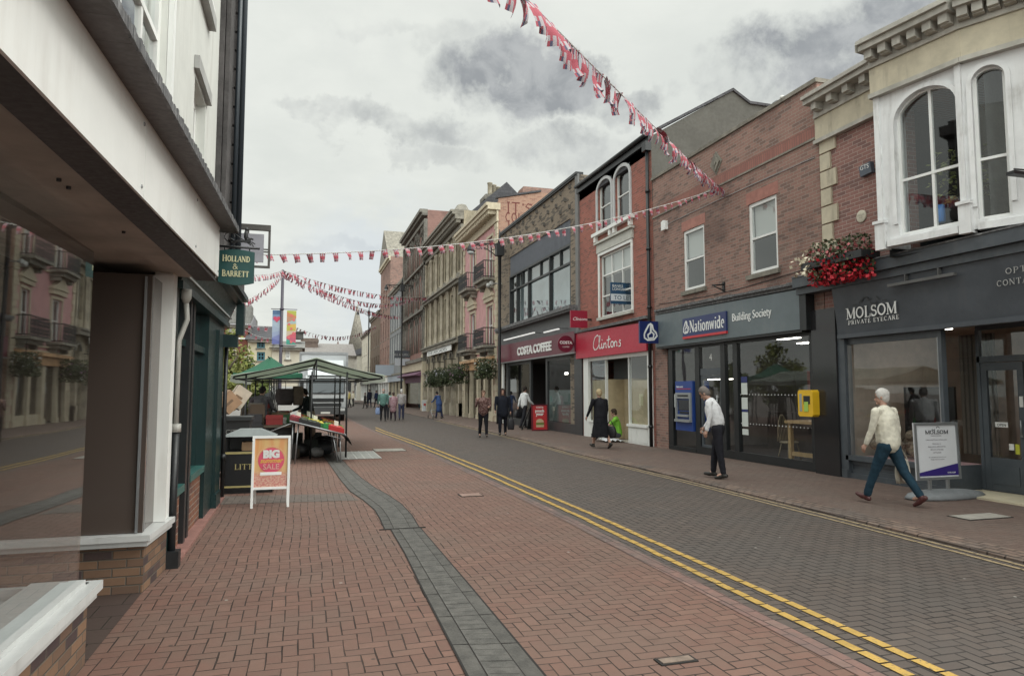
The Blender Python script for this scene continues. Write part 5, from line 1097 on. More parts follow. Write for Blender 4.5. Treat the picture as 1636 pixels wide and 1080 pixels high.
def gothic():
    U0, U1, H = 59.1, 72.6, 17.6
    r = empty('gothic_brick_building', (10.1, 66, 0), 'tall gothic building of pink brick with dark stone pointed arches above purple awning', 'building')
    n = 4; P = (U1 - U0) / n; wins = []
    for k in range(n):
        c = U0 + P * (k + .5)
        for z0, z1 in ((13.0, 15.6), (9.0, 12.0), (5.2, 8.3)):
            wins += [(c - .95, c - .12, z0, z1), (c + .12, c + .95, z0, z1)]
    m = MB(); m.wall(FRR, U0, U1, -.1, H, wins + [(U0 + .8, U1 - .6, 0, 3.2)], .3); body(m, U0, U1, H); part(r, 'wall', m, brickmat('gothic_pink_brick', (.33, .185, .16), (.28, .155, .135), (.28, .22, .19), grime=.4))
    for w_ in wins: window(r, FRR, *w_, nx=1, nz=1, fw=.07, rec=.2, mat=M_SOOT, arch=.45, room=.4)
    m = MB()
    for w_ in wins:
        c = (w_[0] + w_[1]) / 2; arch_band(m, FRR, w_[0], w_[1], w_[3] - .45, .55, .10, .003, .10, 8)
        m.fprism(FRR, [(w_[0] - .25, w_[3] + .12), (w_[0] - .10, w_[3] + .10), (c, w_[3] + .85), (c, w_[3] + 1.1)], .003, .22); m.fprism(FRR, [(c, w_[3] + .85), (c, w_[3] + 1.1), (w_[1] + .25, w_[3] + .12), (w_[1] + .10, w_[3] + .10)], .003, .22)
        for u_ in (w_[0] - .06, w_[1] + .06): m.tube([FRR.p(u_, w_[2], .12), FRR.p(u_, w_[3] - .45, .12)], .05, 6)
    for z, h, d in ((4.3, .3, .5), (8.75, .2, .4), (12.7, .2, .4), (16.5, .3, .3), (H - .5, .25, .5), (H - .25, .3, .7)): m.fb(FRR, U0 - .02, U1, z, z + h, .003, d)
    for c in (U0 + .12, U1 - .12): m.fb(FRR, c - .14, c + .14, 4.6, 16.5, .003, .3)
    part(r, 'stone_dressings', m, M_SOOT)
    m = MB(); m.fb(FRR, U0 + .3, U1 - .3, 3.55, 4.3, .003, .3); m.fb(FRR, U0, U0 + .7, .0, 4.9, .003, .35); m.fb(FRR, U0 + .8, U0 + 1.5, 0, 3.2, .003, .2); m.fb(FRR, U1 - 1.5, U1 - .7, 0, 3.2, .003, .2); part(r, 'shop_surround', m, M_CREAM)
    m = MB(); m.prism([FRR.p(U0 + .5, 3.5, .1), FRR.p(U0 + .5, 3.15, .9), FRR.p(U0 + .5, 3.1, .9), FRR.p(U0 + .5, 3.0, .1)], (0, U1 - U0 - 1.2, 0)); m.fb(FRR, U0 + .6, U1 - .8, 2.5, 3.05, .01, .12); part(r, 'awning', m, paint('purple_canvas', (.15, .07, .12), .7, .15))
    pane_plane(r, r, FRR, U0 + 1.4, U1 - 1.4, .5, 2.6, -.1)
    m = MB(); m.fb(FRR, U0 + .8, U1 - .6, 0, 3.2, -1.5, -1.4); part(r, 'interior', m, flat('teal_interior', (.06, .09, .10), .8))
gothic()
# ---------------------------------------------------------------- plainer houses further down the right-hand side
def house(name, lab, u0, u1, H, mat, rows_, n, ww=.9, X=10.1, roofh=0.0, shop=None, wmat=None, cat='building', gable=False, smat=None, awn=None, trim=None):
    fr = Fr((X, 0, 0), (0, 1, 0), (-1, 0, 0)); r = empty(name, (X, (u0 + u1) / 2, 0), lab, cat)
    P = (u1 - u0) / n; wins = [(u0 + P * (k + .5) - ww / 2, u0 + P * (k + .5) + ww / 2, a, b) for k in range(n) for a, b in rows_]
    m = MB(); m.wall(fr, u0, u1, -.1, H, wins + [(u0 + .5, u1 - .5, 0, 2.8)], .25); body(m, u0, u1, H, 10, fr); part(r, 'wall', m, mat)
    for w_ in wins: window(r, fr, *w_, nx=1 if ww < 1.5 else 3, nz=2, fw=.08, bw=.06, rec=.15, mat=wmat or M_WHITE, sill=.12, room=.35)
    if roofh:
        m = MB(); m.prism([(X - .3, u0 - .2, H - .05), (X + 4.5, u0 - .2, H + roofh), (X + 9, u0 - .2, H)] if not gable else [(X - .3, u0, H), (X - .3, (u0 + u1) / 2, H + roofh), (X - .3, u1, H)], (0, u1 - u0 + .2, 0) if not gable else (9, 0, 0)); part(r, 'roof', m, M_ROOF if not gable else M_STONED)
    m = MB(); m.fb(fr, u0, u1, H - .25, H + .1, .003, .35); m.fb(fr, u0, u1, 3.5, 3.7, .003, .3); m.fb(fr, u0, u1, H - .5, H - .251, .003, .15); part(r, 'cornice', m, trim or M_STONED)
    m = MB(); m.fb(fr, u0 + .2, u1 - .2, 2.8, 3.48, .003, .2); f = part(r, 'fascia', m, shop or M_DGREY)
    m = MB()
    for k in range(5): c = u0 + .35 + (u1 - u0 - .9) * k / 4; m.fb(fr, c, c + .25, 0, 2.8, -.1, .08)
    m.fb(fr, u0 + .6, u1 - .6, 0, .5, -.1, 0); part(r, 'shopfront', m, smat or M_WHITE)
    pane_plane(r, r, fr, u0 + .5, u1 - .5, .5, 2.8, -.12)
    m = MB(); m.fb(fr, u0 + .5, u1 - .5, 0, 2.8, -1.5, -1.4); part(r, 'interior', m, M_DARKROOM)
    return r
Hg = PX(633, 455, 10.1)
house('grey_panel_building', 'grey building with long vertical window strips beside the tall gothic building', 72.8, 86, 13.6, paint('grey_panels', (.20, .21, .22), .7, .1), [(5.0, 8.2), (8.8, 12.2)], 6, 1.3, shop=paint('fascia_pale_blue', (.33, .37, .42), .6, .1), smat=M_CREAM)
house('brick_pediment_building', 'tall red brick building with stone pediment and string courses further down the street', 86.2, 97.5, 18.6, B_NW, [(4.8, 7.4), (8.4, 11.0), (12.4, 15.2)], 4, 1.1, roofh=4.5, gable=True, shop=M_WHITE, trim=M_STONE)
house('brown_brick_house', 'brown brick house with rows of white sashes next to the brick pediment building', 97.7, 112, 13.0, brickmat('far_brown_brick', (.22, .16, .12), (.18, .13, .10), (.2, .17, .14)), [(4.6, 6.8), (8.2, 10.4)], 5, 1.0, roofh=5.5, shop=M_DGREY)
house('white_rendered_house', 'white rendered house with small dark windows and slate roof near the spire', 112.2, 128, 11.5, paint('far_white_render', (.60, .57, .48), .8, .08), [(4.5, 6.6), (7.8, 9.8)], 4, 1.1, X=10.0, roofh=5.5, shop=M_BLACK)
house('cream_corner_house', 'low cream house beyond the white rendered house at the far end of the street', 128.2, 150, 8.2, paint('far_cream', (.52, .50, .44), .8, .08), [(4.3, 6.6)], 5, 1.3, X=9.2, roofh=2.5, shop=M_DGREY)
a = P3(620, 432, 92)
r = empty('church_spire', (12, 165, 0), 'thin stone church spire rising behind the houses at the end of the street', 'church')
m = MB(); sx, sz = PY(571, 488, 165); bx, _ = PY(566, 560, 165); m.box(sx - 2.2, sx + 2.2, 163, 167.4, 0, 10.5); part(r, 'tower', m, M_STONED)
m = MB(); m.lathe((sx, 165, 10.5), [(2.3, 0), (.06, sz - 10.5 + .3)], 8); part(r, 'spire', m, M_STONED)
r.location = (sx, 165, 0)
for o in r.children: o.location -= Vector((sx - 12, 0, 0))
# ================================================================== left-hand side
B_LEFT = brickmat('multicolour_brick', (.25, .15, .095), (.13, .085, .065), (.11, .095, .08), c3=(.05, .04, .05), bw=.215, bh=.073, grime=.35, dark=(.07, .05, .03))
M_TEAL = paint('dark_green_paint', (.005, .024, .025), .35, .15, 2)
M_TEAL2 = paint('green_sill_paint', (.03, .11, .10), .4, .15, 4)
def vacant():
    r = empty('vacant_shop_building', (-1.27, 2, 0), 'white-fronted vacant shop with blank white fascia, big windows and splayed corner at the left', 'building')
    X = -1.27; SL = .034
    m = MB()
    # brick base: near window, recess, far window
    m.wall(FRL, -6, 5.02, -.1, .40, (), 0)
    m.q((X, 5.02, -.1), (-2.35, 5.02, -.1), (-2.35, 5.02, .40), (X, 5.02, .40))
    m.q((-2.35, 6.62, -.1), (X, 6.62, -.1), (X, 6.62, .40), (-2.35, 6.62, .40))
    m.q((X, 6.62, -.1), (X + .04, 7.42, -.1), (X + .04, 7.42, .48), (X, 6.62, .40))
    part(r, 'brick_base', m, B_LEFT, fix=False)
    m = MB(); m.fb(FRL, -6, 5.045, .40, .445, -.3, .045); m.fb(FRL, -6, 5.075, .446, .50, -.3, .07); m.fb(FRL, -6, 4.98, .501, .53, -.3, -.005); m.box(-2.4, X, 4.99, 5.04, .40, .50)
    SILLM = paint('chipped_sill_white', (.52, .53, .525), .45, .06, 3, dirt=(.34, .34, .33)); part(r, 'window_sill', m, SILLM)
    m = MB(); zb = .40
    m.prism([(-2.4, 6.56, zb), (X + .035, 6.56, zb), (X + .085, 7.42, zb), (X - .1, 7.42, zb), (X - .1, 6.66, zb), (-2.4, 6.66, zb)], (0, 0, .045)); m.prism([(-2.4, 6.53, zb + .046), (X + .06, 6.53, zb + .046), (X + .11, 7.42, zb + .046), (X - .1, 7.42, zb + .046), (X - .1, 6.66, zb + .046), (-2.4, 6.66, zb + .046)], (0, 0, .05))
    part(r, 'far_window_sill', m, SILLM)
    m = MB(); m.fb(FRL, 7.15, 7.40, .50, 2.9, -.1, .055); m.fb(FRL, 7.40, 7.44, .3, 2.9, -.1, .02); m.fb(FRL, 7.13, 7.149, .5, 2.8, -.1, .07); part(r, 'corner_post', m, M_WHITE)
    m = MB(); m.q((-1.32, -6, .53), (-1.32, 5.0, .53), (-1.32, 5.0, 2.6), (-1.32, -6, 2.6)); part(r, 'near_glazing', m, glass('strong_glass', refl=1.5, wav=.6))
    m = MB(); m.q((-1.33, 5.0, .50), (-2.4, 5.0, .50), (-2.4, 5.0, 2.6), (-1.33, 5.0, 2.6)); part(r, 'side_glazing', m, M_GLASS)
    m = MB(); m.box(-2.4, X - .02, 6.64, 6.68, .5, 2.72); m.fb(FRL, 6.66, 7.13, .5, 2.72, -.06, -.03); part(r, 'far_blanked_window', m, flat('brown_blank_glass', (.075, .058, .050), .16))
    m = MB(); m.box(X - .075, X - .055, 6.615, 6.632, .5, 2.7); m.fb(FRL, 6.70, 6.715, .5, 2.72, -.03, -.02); part(r, 'chrome_strip', m, M_STEEL)
    # inside the near window
    m = MB(); m.box(-3.6, -1.36, -6, 4.96, .36, .44); part(r, 'window_bed', m, paint('window_bed_grey', (.33, .34, .34), .7, .1))
    m = MB(); m.box(-1.40, -1.34, -6, 4.96, .441, .52); part(r, 'inner_ledge', m, paint('inner_ledge_grey', (.45, .46, .46), .6, .08))
    m = MB(); m.box(-3.4, -1.75, 1.0, 3.9, .442, .446); part(r, 'floor_mat', m, flat('mat_dark', (.05, .05, .055), .9))
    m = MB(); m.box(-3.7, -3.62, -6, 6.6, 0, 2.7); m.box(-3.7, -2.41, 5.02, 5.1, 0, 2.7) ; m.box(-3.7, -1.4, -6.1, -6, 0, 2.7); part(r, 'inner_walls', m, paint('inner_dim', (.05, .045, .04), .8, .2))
    m = MB(); m.q((X, 5.02, .006), (-2.4, 5.02, .006), (-2.4, 6.62, .006), (X, 6.62, .006)); m.box(-2.46, -2.4, 5.02, 6.62, 0, 2.7); part(r, 'lobby', m, brickmat('lobby_tiles', (.085, .06, .05), (.065, .045, .04), (.03, .025, .02), bw=.3, bh=.3, msize=.008))
    # soffits under the fascia
    m = MB()
    def band(x0, x1, dz=0.0): m.hexa([(x1, -6, 2.60 + dz), (x0, -6, 2.60 + dz), (x0, 7.44, 2.60 + dz), (x1, 7.44, 2.60 + dz), (x1, -6, 2.64 + dz), (x0, -6, 2.64 + dz), (x0, 7.44, 2.90 + dz), (x1, 7.44, 2.90 + dz)])
    m.hexa([(-1.05, -6, 2.55), (-.87, -6, 2.56), (-.87, 7.42, 2.80), (-1.05, 7.42, 2.80), (-1.05, -6, 2.60), (-.87, -6, 2.60), (-.87, 7.42, 2.86), (-1.05, 7.42, 2.86)])
    part(r, 'dark_soffit', m, paint('soffit_dark', (.055, .050, .050), .6, .1))
    m = MB(); m.hexa([(-2.4, -6, 2.58), (-1.052, -6, 2.58), (-1.052, 7.42, 2.83), (-2.4, 7.42, 2.83), (-2.4, -6, 2.70), (-1.052, -6, 2.70), (-1.052, 7.42, 2.95), (-2.4, 7.42, 2.95)]); part(r, 'pale_soffit', m, paint('soffit_stained', (.42, .39, .35), .8, .2, 1.5, dirt=(.10, .085, .07)))
    m = MB()
    for y in (2.9, 3.15, 3.9, 4.05, 5.2): m.lathe((-1.2, y, 2.575 + (y + 6) * .0186), [(.012, -.01), (.012, .02)], 8)
    part(r, 'soffit_screws', m, M_BLACK)
    # white fascia panels
    f = None
    ys_ = [-6, 1.6, 4.05, 5.95, 7.42]
    for k in range(4):
        a, b = ys_[k] + .003, ys_[k + 1] - .003
        z0 = lambda y: 2.67 + (y - 2.23) * SL
        z1 = lambda y: 3.10 + (y - 2.74) * .054
        m = MB(); m.prism([(-.86, a, z0(a)), (-.86, b, z0(b)), (-.86, b, z1(b)), (-.86, a, z1(a))], (.014, 0, 0)); p = part(r, 'fascia_panel', m, M_WHITE)
        m = MB()
        for yy in (b - .06,):
            for zz in (z0(yy) + .05, z1(yy) - .05): m.lathe((-.846, yy, zz), [(.012, 0), (.009, .006)], 8, (1, 0, 0))
        part(r, 'screws', m, M_STEEL, p)
    m = MB(); m.hexa([(-1.27, -6, 2.61), (-.862, -6, 2.3), (-.862, 7.42, 2.83), (-1.27, 7.42, 2.83), (-1.27, -6, 3.2), (-.862, -6, 2.62), (-.862, 7.42, 3.34), (-1.27, 7.42, 3.34)]) if False else m.box(-1.2, -.865, 7.36, 7.425, 2.83, 3.34)
    m.hexa([(-1.27, -6, 2.66), (-.864, -6, 2.62), (-.864, 7.35, 2.865), (-1.27, 7.35, 2.9), (-1.27, -6, 2.7), (-.864, -6, 2.63), (-.864, 7.35, 3.3), (-1.27, 7.35, 3.3)])
    part(r, 'fascia_box', m, M_WHITE)
    # lead-covered cornice over the fascia
    m = MB(); zz = lambda y: 3.10 + (y - 2.74) * .052
    for k in range(56):
        a = -6 + k * .245; b = a + .243; j = .006 * hsh(k * 1.7)
        m.hexa([(-1.27, a, zz(a)), (-.70 + j, a, zz(a) + .004), (-.70 + j, b, zz(b) + .004), (-1.27, b, zz(b)), (-1.27, a, zz(a) + .13), (-.70 + j, a, zz(a) + .05 + j), (-.70 + j, b, zz(b) + .05 + j * .5), (-1.27, b, zz(b) + .13)])
    m.m = 1
    for k in range(190):
        a = -.2 + k * .0415; j = hsh(k) * .012; m.box(-.703, -.69 + j * .5, a, a + .036, zz(a) + .004 - j * .5, zz(a) + .05 + j)
    part(r, 'lead_cornice', m, [paint('cornice_grey', (.085, .078, .078), .6, .15), M_LEAD])
    # upper floors
    wins = [(2.3, 4.3, 3.75, 6.0), (4.75, 6.75, 3.75, 6.0), (8.35, 9.25, 3.95, 5.3), (2.3, 3.4, 7.2, 8.9), (5.2, 6.3, 7.2, 8.9), (8.3, 9.2, 6.6, 8.1)]
    m = MB(); m.wall(FRL, -6, 10.35, 3.1, 10.2, wins, .16)
    for y in (-6, 10.35): m.q((X, y, 0 if y < 0 else 3.1), (-12, y, 0), (-12, y, 10.2), (X, y, 10.2))
    m.q((X, -6, 10.2), (X, 10.35, 10.2), (-12, 10.35, 10.2), (-12, -6, 10.2)); m.q((-12, -6, 0), (-12, 10.35, 0), (-12, 10.35, 10.2), (-12, -6, 10.2))
    part(r, 'upper_wall', m, paint('white_render_left', (.60, .61, .58), .75, .06, 1.5, dirt=(.40, .39, .36)))
    for k, w_ in enumerate(wins):
        window(r, FRL, *w_, nx=3 if k < 2 else 1, nz=2, fw=.10, bw=.06, rec=.08 if k < 2 else .13, mat=M_WHITE, sill=.10, sillmat=M_WHITE, room=.5, blind=.4 if k % 2 else None, surround=.10 if k < 2 else 0)
    m = MB()
    for k in (2, 3, 4, 5): w_ = wins[k]; m.fb(FRL, w_[0] - .1, w_[1] + .1, w_[3] + .05, w_[3] + .2, .003, .06); m.fb(FRL, w_[0] - .1, w_[1] + .1, w_[2] - .28, w_[2] - .12, .003, .09)
    part(r, 'window_heads', m, paint('weathered_trim', (.36, .36, .35), .7, .15))
    # dark corner pier with corbels, eaves and pipes at the far end
    m = MB()
    m.box(-12, -1.2, 10.36, 12.05, 3.32, 9.9); k = 0; z = 3.45
    while z < 9.4: m.box(-1.19, -1.06 if k % 2 else -1.11, 11.5, 12.08, z, z + .27); z += .31; k += 1
    m.box(-1.5, -.93, 10.36, 12.2, 9.4, 9.7); m.box(-1.5, -.98, 10.36, 12.15, 3.33, 3.45); m.box(-1.19, -1.13, 10.4, 11.0, 3.5, 9.3)
    part(r, 'dark_corner_pier', m, paint('sooty_dark_brick', (.06, .055, .055), .8, .35, 3, bmp=.6))
    m = MB(); m.tube([(-1.10, 10.6, 10), (-1.10, 10.6, 8.9), (-1.02, 11.1, 8.2), (-1.02, 11.2, 3.4)], .05, 8); m.tube([(-1.06, 10.9, 10), (-1.06, 10.9, 3.4)], .035, 8); part(r, 'corner_pipes', m, flat('pipe_dark_blue', (.03, .04, .05), .4))
vacant()
def health_shop():
    r = empty('green_shopfront_building', (-1.27, 9.8, 0), 'dark green health food shopfront with brick stall risers and moulded cornice', 'building')
    X = -1.27; m = MB()
    m.fb(FRL, 7.62, 8.46, -.05, .60, -.2, -.02); part(r, 'stall_riser', m, B_PIER)
    m = MB(); m.fb(FRL, 8.92, 10.05, -.05, .64, -.2, -.02); part(r, 'far_stall_riser', m, B_PIER)
    m = MB(); m.fb(FRL, 7.60, 8.47, .60, .68, -.25, .03); m.fb(FRL, 8.90, 10.06, .64, .72, -.25, .03); part(r, 'sills', m, M_TEAL2)
    m = MB(); m.fb(FRL, 8.48, 8.60, -.05, 2.72, -.2, .03); m.fb(FRL, 8.78, 8.90, -.05, 2.72, -.2, .02); part(r, 'door_posts', m, M_BLACK)
    m = MB(); m.fb(FRL, 7.46, 7.62, -.05, 2.72, -.2, .04); m.fb(FRL, 10.06, 11.9, -.02, 2.72, -.3, .03); m.fb(FRL, 10.9, 11.35, .0, 2.6, .031, .07); m.fb(FRL, 10.85, 11.4, .0, .22, .031, .1); m.fb(FRL, 8.90, 9.02, .72, 2.72, -.12, -.01); m.fb(FRL, 7.62, 8.47, 2.2, 2.28, -.12, -.01)
    m.fb(FRL, 8.90, 10.06, 2.2, 2.28, -.12, -.01); part(r, 'green_joinery', m, M_TEAL)
    pane_plane(r, r, FRL, 7.62, 8.47, .68, 2.75, -.08, glass('green_glass', body=(.004, .03, .03), bodyf=.55)); pane_plane(r, r, FRL, 8.90, 10.06, .72, 2.75, -.08, glass('green_glass'))
    m = MB(); m.fb(FRL, 7.6, 10.06, 0, 2.8, -1.6, -1.5); m.fb(FRL, 8.60, 8.78, 0, 2.7, -.4, -.3); part(r, 'interior', m, flat('teal_dark', (.012, .03, .032), .8))
    m = MB(); m.fb(FRL, 7.44, 12.0, 2.72, 2.80, -.25, .10); m.prism([FRL.p(7.44, 2.801, .03), FRL.p(7.44, 2.801, .08), FRL.p(7.44, 3.10, .20), FRL.p(7.44, 3.10, .03)], (0, 4.5, 0)); f = part(r, 'fascia', m, M_TEAL)
    m = MB(); m.fb(FRL, 7.44, 12.05, 3.101, 3.16, -.2, .30); m.fb(FRL, 7.44, 12.1, 3.161, 3.24, -.2, .36); m.fb(FRL, 7.44, 12.0, 3.241, 3.31, -.2, .24); m.fb(FRL, 11.75, 12.0, 2.6, 3.1, .21, .33); m.fb(FRL, 11.78, 11.97, 2.4, 2.6, .03, .24)
    part(r, 'cornice', m, M_TEAL, f)
    m = MB(); m.fb(FRL, 7.44, 12.0, 2.86, 2.885, .11, .125); part(r, 'pale_moulding', m, flat('pale_bead', (.35, .38, .37), .4), f)
    m = MB(); m.prism([(-12, 12.05, -.1), (X, 12.05, -.1), (X, 12.05, 3.3), (-12, 12.05, 3.3)], (0, .05, 0)); m.q((-12, 7.45, 3.3), (X, 7.45, 3.3), (X, 12.05, 3.3), (-12, 12.05, 3.3)); part(r, 'flank_wall', m, B_PIER)
    m = MB(); m.prism([(X - .05, 7.45, -.02), (X + .13, 7.45, -.02), (X + .10, 12.0, -.02), (X - .05, 12.0, -.02)], (0, 0, .045)); part(r, 'red_tile_plinth', m, paint('red_plinth_tile', (.26, .13, .11), .6, .2, 6))
    # drainpipes in the junction
health_shop()
m = MB(); m.tube([(-1.20, 7.50, 1.35), (-1.20, 7.50, .05)], .038, 10); m.box(-1.25, -1.12, 7.42, 7.56, -.02, .16); m.m = 1
m.tube([(-1.20, 7.50, 1.32), (-1.20, 7.50, 2.2), (-1.14, 7.56, 2.42), (-1.15, 7.52, 2.6)], .026, 10); m.lathe((-1.20, 7.50, 1.30), [(.05, 0), (.05, .08)], 10); m.lathe((-1.15, 7.52, 2.58), [(.026, 0), (.05, .05), (.05, .14)], 8)
tag(m.build('downpipe', [M_BLACK, paint('pipe_white', (.36, .355, .33), .5, .15)]), 'downpipe with white upper length beside the white corner post', 'downpipe')
tag((lambda m: (m.tube([(-1.21, 11.98, 2.6), (-1.21, 11.98, 0)], .032, 8), m.lathe((-1.21, 11.98, .6), [(.045, 0), (.045, .1)], 8), m.build('downpipe', M_BLACK))[2])(MB()), 'black downpipe at the far corner of the dark green shopfront', 'downpipe')
# ---------------------------------------------------------------- hanging signs
def hb_sign():
    Y = 7.75; f = Fr((0, Y, 0), (1, 0, 0), (0, -1, 0)); x0, zt = PY(353, 398, Y); x1, _ = PY(407, 404, Y); _, zb = PY(400, 457, Y); 
    x0 = PY(350, 398, Y)[0]
    r = empty('hanging_sign', (-1.2, Y, 3.4), 'dark green hanging sign with cream lettering and a leaping horse on its bracket', 'hanging sign')
    m = MB(); n = 8; top = [(x0 + (x1 - x0) * k / n, zt - .02 + .022 * math.sin(math.pi * k / n)) for k in range(n + 1)]; bot = [(x0 + (x1 - x0) * k / n, zb + .03 - .03 * math.sin(math.pi * k / n)) for k in range(n, -1, -1)]
    m.fprism(f, top + bot, -.015, .015); b = part(r, 'board', m, paint('sign_green', (.012, .065, .062), .4, .08))
    w = x1 - x0; mt = flat('gold_letters', (.62, .60, .38), .5); h = (zt - zb)
    for d, fl, fr_ in ((.015, 1, f),):
        serif(r, b, 'HOLLAND', fr_, x0 + w * .10, x1 - w * .12, zt - h * .34, h * .155, d, mt, cap1=1.12, wk=1.2)
        serif(r, b, '&', fr_, x0 + w * .39, x0 + w * .56, zt - h * .55, h * .15, d, mt, wk=1.2)
        serif(r, b, 'BARRETT', fr_, x0 + w * .10, x1 - w * .14, zt - h * .76, h * .155, d, mt, cap1=1.12, wk=1.2)
    m = MB(); zr = zt + .035; m.tube([(-1.05, Y, zr), (x1 + .05, Y, zr - .01)], .012, 6); m.tube([(-1.05, Y, zr + .35), (x0 + w * .9, Y, zr + .02)], .006, 5); m.tube([(-1.05, Y, zr + .42), (-1.05, Y, zr - .1)], .015, 6)
    for k in (.15, .85): m.tube([(x0 + w * k, Y, zr), (x0 + w * k, Y, zt - .02)], .006, 5)
    m.tube([(x0 + .1 + .05 * math.cos(t * .6), Y, zr + .1 + .05 * math.sin(t * .6)) for t in range(9)], .006, 5); m.tube([(-1.25, Y, zr - .08), (-1.04, Y, zr - .08)], .02, 6); m.tube([(-1.25, Y, zr + .35), (-1.04, Y, zr + .35)], .02, 6)
    part(r, 'bracket', m, M_IRON)
    m = MB(); hx = x0 + w * .72; hz = zr + .05
    P = lambda pts: [(hx + a * w * .42, hz + b_ * w * .42) for a, b_ in pts]
    m.fprism(f, P([(-.75, .06), (-.5, .16), (-.2, .14), (.1, .16), (.25, .30), (.42, .34), (.56, .26), (.55, .20), (.40, .22), (.34, .06), (.1, -.02), (-.3, .0), (-.55, .04)]), -.012, .012)
    for leg in ([(.28, .08), (.52, .02), (.68, -.10)], [(.22, .02), (.48, -.10), (.58, -.28)], [(-.5, .08), (-.8, -.02), (-.95, .0)], [(-.5, .05), (-.74, -.1), (-.9, -.08)]): m.tube([(a, Y, c) for a, c in P(leg)], .007, 5)
    m.ell((hx + .02 * w, Y, hz + .22 * w), .022, .02, .06); m.ell((hx + .03 * w, Y, hz + .40 * w), .02, .02, .022); m.tube([(a, Y, c) for a, c in P([(-.75, .08), (-.95, .2), (-1.15, .12)])], .009, 5); m.tube([(a, Y, c) for a, c in P([(.05, .5), (.3, .28)])], .006, 5)
    part(r, 'horse_and_rider', m, M_IRON)
hb_sign()
def frame_sign():
    Y = 11.5; f = Fr((0, Y, 0), (1, 0, 0), (0, -1, 0)); x0, zt = PY(358, 356, Y); x1, _ = PY(433, 360, Y); _, zb = PY(430, 429, Y); x0, zt2 = PY(361, 366, Y); a, zc = PY(430, 372, Y)
    r = empty('hanging_sign', (-1.2, Y, 3.8), 'blank pale grey hanging sign in a square black frame behind the green sign', 'hanging sign')
    t = .035; m = MB(); m.box(-1.25, x1, Y - .03, Y + .03, zt - .09, zt); m.box(x1 - t, x1, Y - .02, Y + .02, zb, zt - .091); m.box(x0, x1 - t, Y - .02, Y + .02, zb, zb + t); m.box(x0, x0 + t * .6, Y - .02, Y + .02, zb + t, zt - .091)
    for z in (zb + .25, zt - .4): m.box(x1 - .10, x1 - t, Y - .01, Y + .01, z, z + .02)
    m.box((x0 + x1) / 2 - .01, (x0 + x1) / 2 + .01, Y - .01, Y + .01, zt - .15, zt - .09); part(r, 'frame', m, paint('sign_frame', (.08, .075, .07), .6, .2))
    m = MB(); m.box(x0 + .08, x1 - .10, Y - .012, Y + .012, zb + .09, zt - .15); part(r, 'board', m, paint('sign_back_grey', (.30, .30, .34), .6, .1))
    # small sign board to the right hidden partly
frame_sign()
def proj_sign(name, px0, px1, py0, py1, X, mat, lab, depth=.08, rnd=False):
    Yc = PX((px0 + px1) / 2, (py0 + py1) / 2, X)[0]; f = Fr((0, Yc, 0), (1, 0, 0), (0, -1, 0))
    x0, zt = PY(px0, py0, Yc); x1, zb = PY(px1, py1, Yc); r = empty(name, (X, Yc, (zt + zb) / 2), lab, 'projecting sign')
    m = MB()
    if rnd: m.lathe(((x0 + x1) / 2, Yc + depth / 2, (zt + zb) / 2), [((x1 - x0) / 2, 0), ((x1 - x0) / 2, depth)], 28, (0, -1, 0))
    else: m.box(x0, x1, Yc - depth / 2, Yc + depth / 2, zb, zt)
    p = part(r, 'board', m, mat); m = MB(); m.box(x1 - .01, 10.1, Yc - .03, Yc + .03, (zt + zb) / 2 - .03, (zt + zb) / 2 + .03); part(r, 'arm', m, M_BLACK)
    return r, p, f, x0, x1, zb, zt, depth / 2
r, p, f, x0, x1, zb, zt, d = proj_sign('projecting_sign', 1021, 1056, 513, 549, 9.65, flat('sign_navy_gloss', (.008, .018, .11), .3), 'square navy projecting sign with white house emblem above the street'); emblem(r, p, f, (x0 + x1) / 2, (zb + zt) / 2, (x1 - x0) * .72, d)
r, p, f, x0, x1, zb, zt, d = proj_sign('projecting_sign', 911, 938, 496, 524, 9.6, flat('sign_crimson', (.30, .015, .04), .35), 'rectangular crimson projecting sign hung under the ledge above the cafe corner'); text(r, p, 'Clintons', f, x0 + .07, (zb + zt) / 2 - .05, d, .17, M_WHITEC, shear=.3, ext=.002)
r, p, f, x0, x1, zb, zt, d = proj_sign('projecting_sign', 891, 916, 537, 562, 9.55, flat('sign_burgundy', (.14, .01, .03), .35), 'round burgundy projecting sign beside the cafe lettering', rnd=True); text(r, p, 'COSTA', f, (x0 + x1) / 2, (zb + zt) / 2 - .0, d, .155, M_WHITEC, align='CENTER', bold=.006, ext=.002); text(r, p, 'COFFEE', f, (x0 + x1) / 2, (zb + zt) / 2 - .14, d, .08, M_WHITEC, align='CENTER', ext=.002)
# To Let board
Yb = PX(985, 470, 9.95)[0] - .2; f = Fr((0, Yb, 0), (1, 0, 0), (0, -1, 0)); Xl, zt = PY(975, 452, Yb); Xr, zb = PY(1014, 485, Yb); zt = PY(994, 452, Yb)[1]; zb = PY(994, 486, Yb)[1]
r = empty('to_let_board', (9.9, Yb, zb), 'blue and white estate agent board reading TO LET in front of the first floor window', 'sign board')
m = MB(); m.box(Xl, Xr, Yb - .02, Yb + .02, zb, zt); p = part(r, 'board', m, flat('agent_blue', (.02, .07, .14), .4)); hh = zt - zb
m = MB(); m.box(Xl + .01, Xr - .01, Yb - .025, Yb - .021, zb + hh * .14, zb + hh * .46); part(r, 'white_band', m, flat('agent_white', (.62, .66, .70), .5), p)
text(r, p, 'TO LET', f, (Xl + Xr) / 2, zb + hh * .2, .026, .20, flat('agent_blue', (0, 0, 0)), align='CENTER', ext=.002, sx=1.0); text(r, p, 'BANKS\nLONG&Co', f, Xl + .06, zb + hh * .78, .021, .125, M_WHITEC, ext=.002)
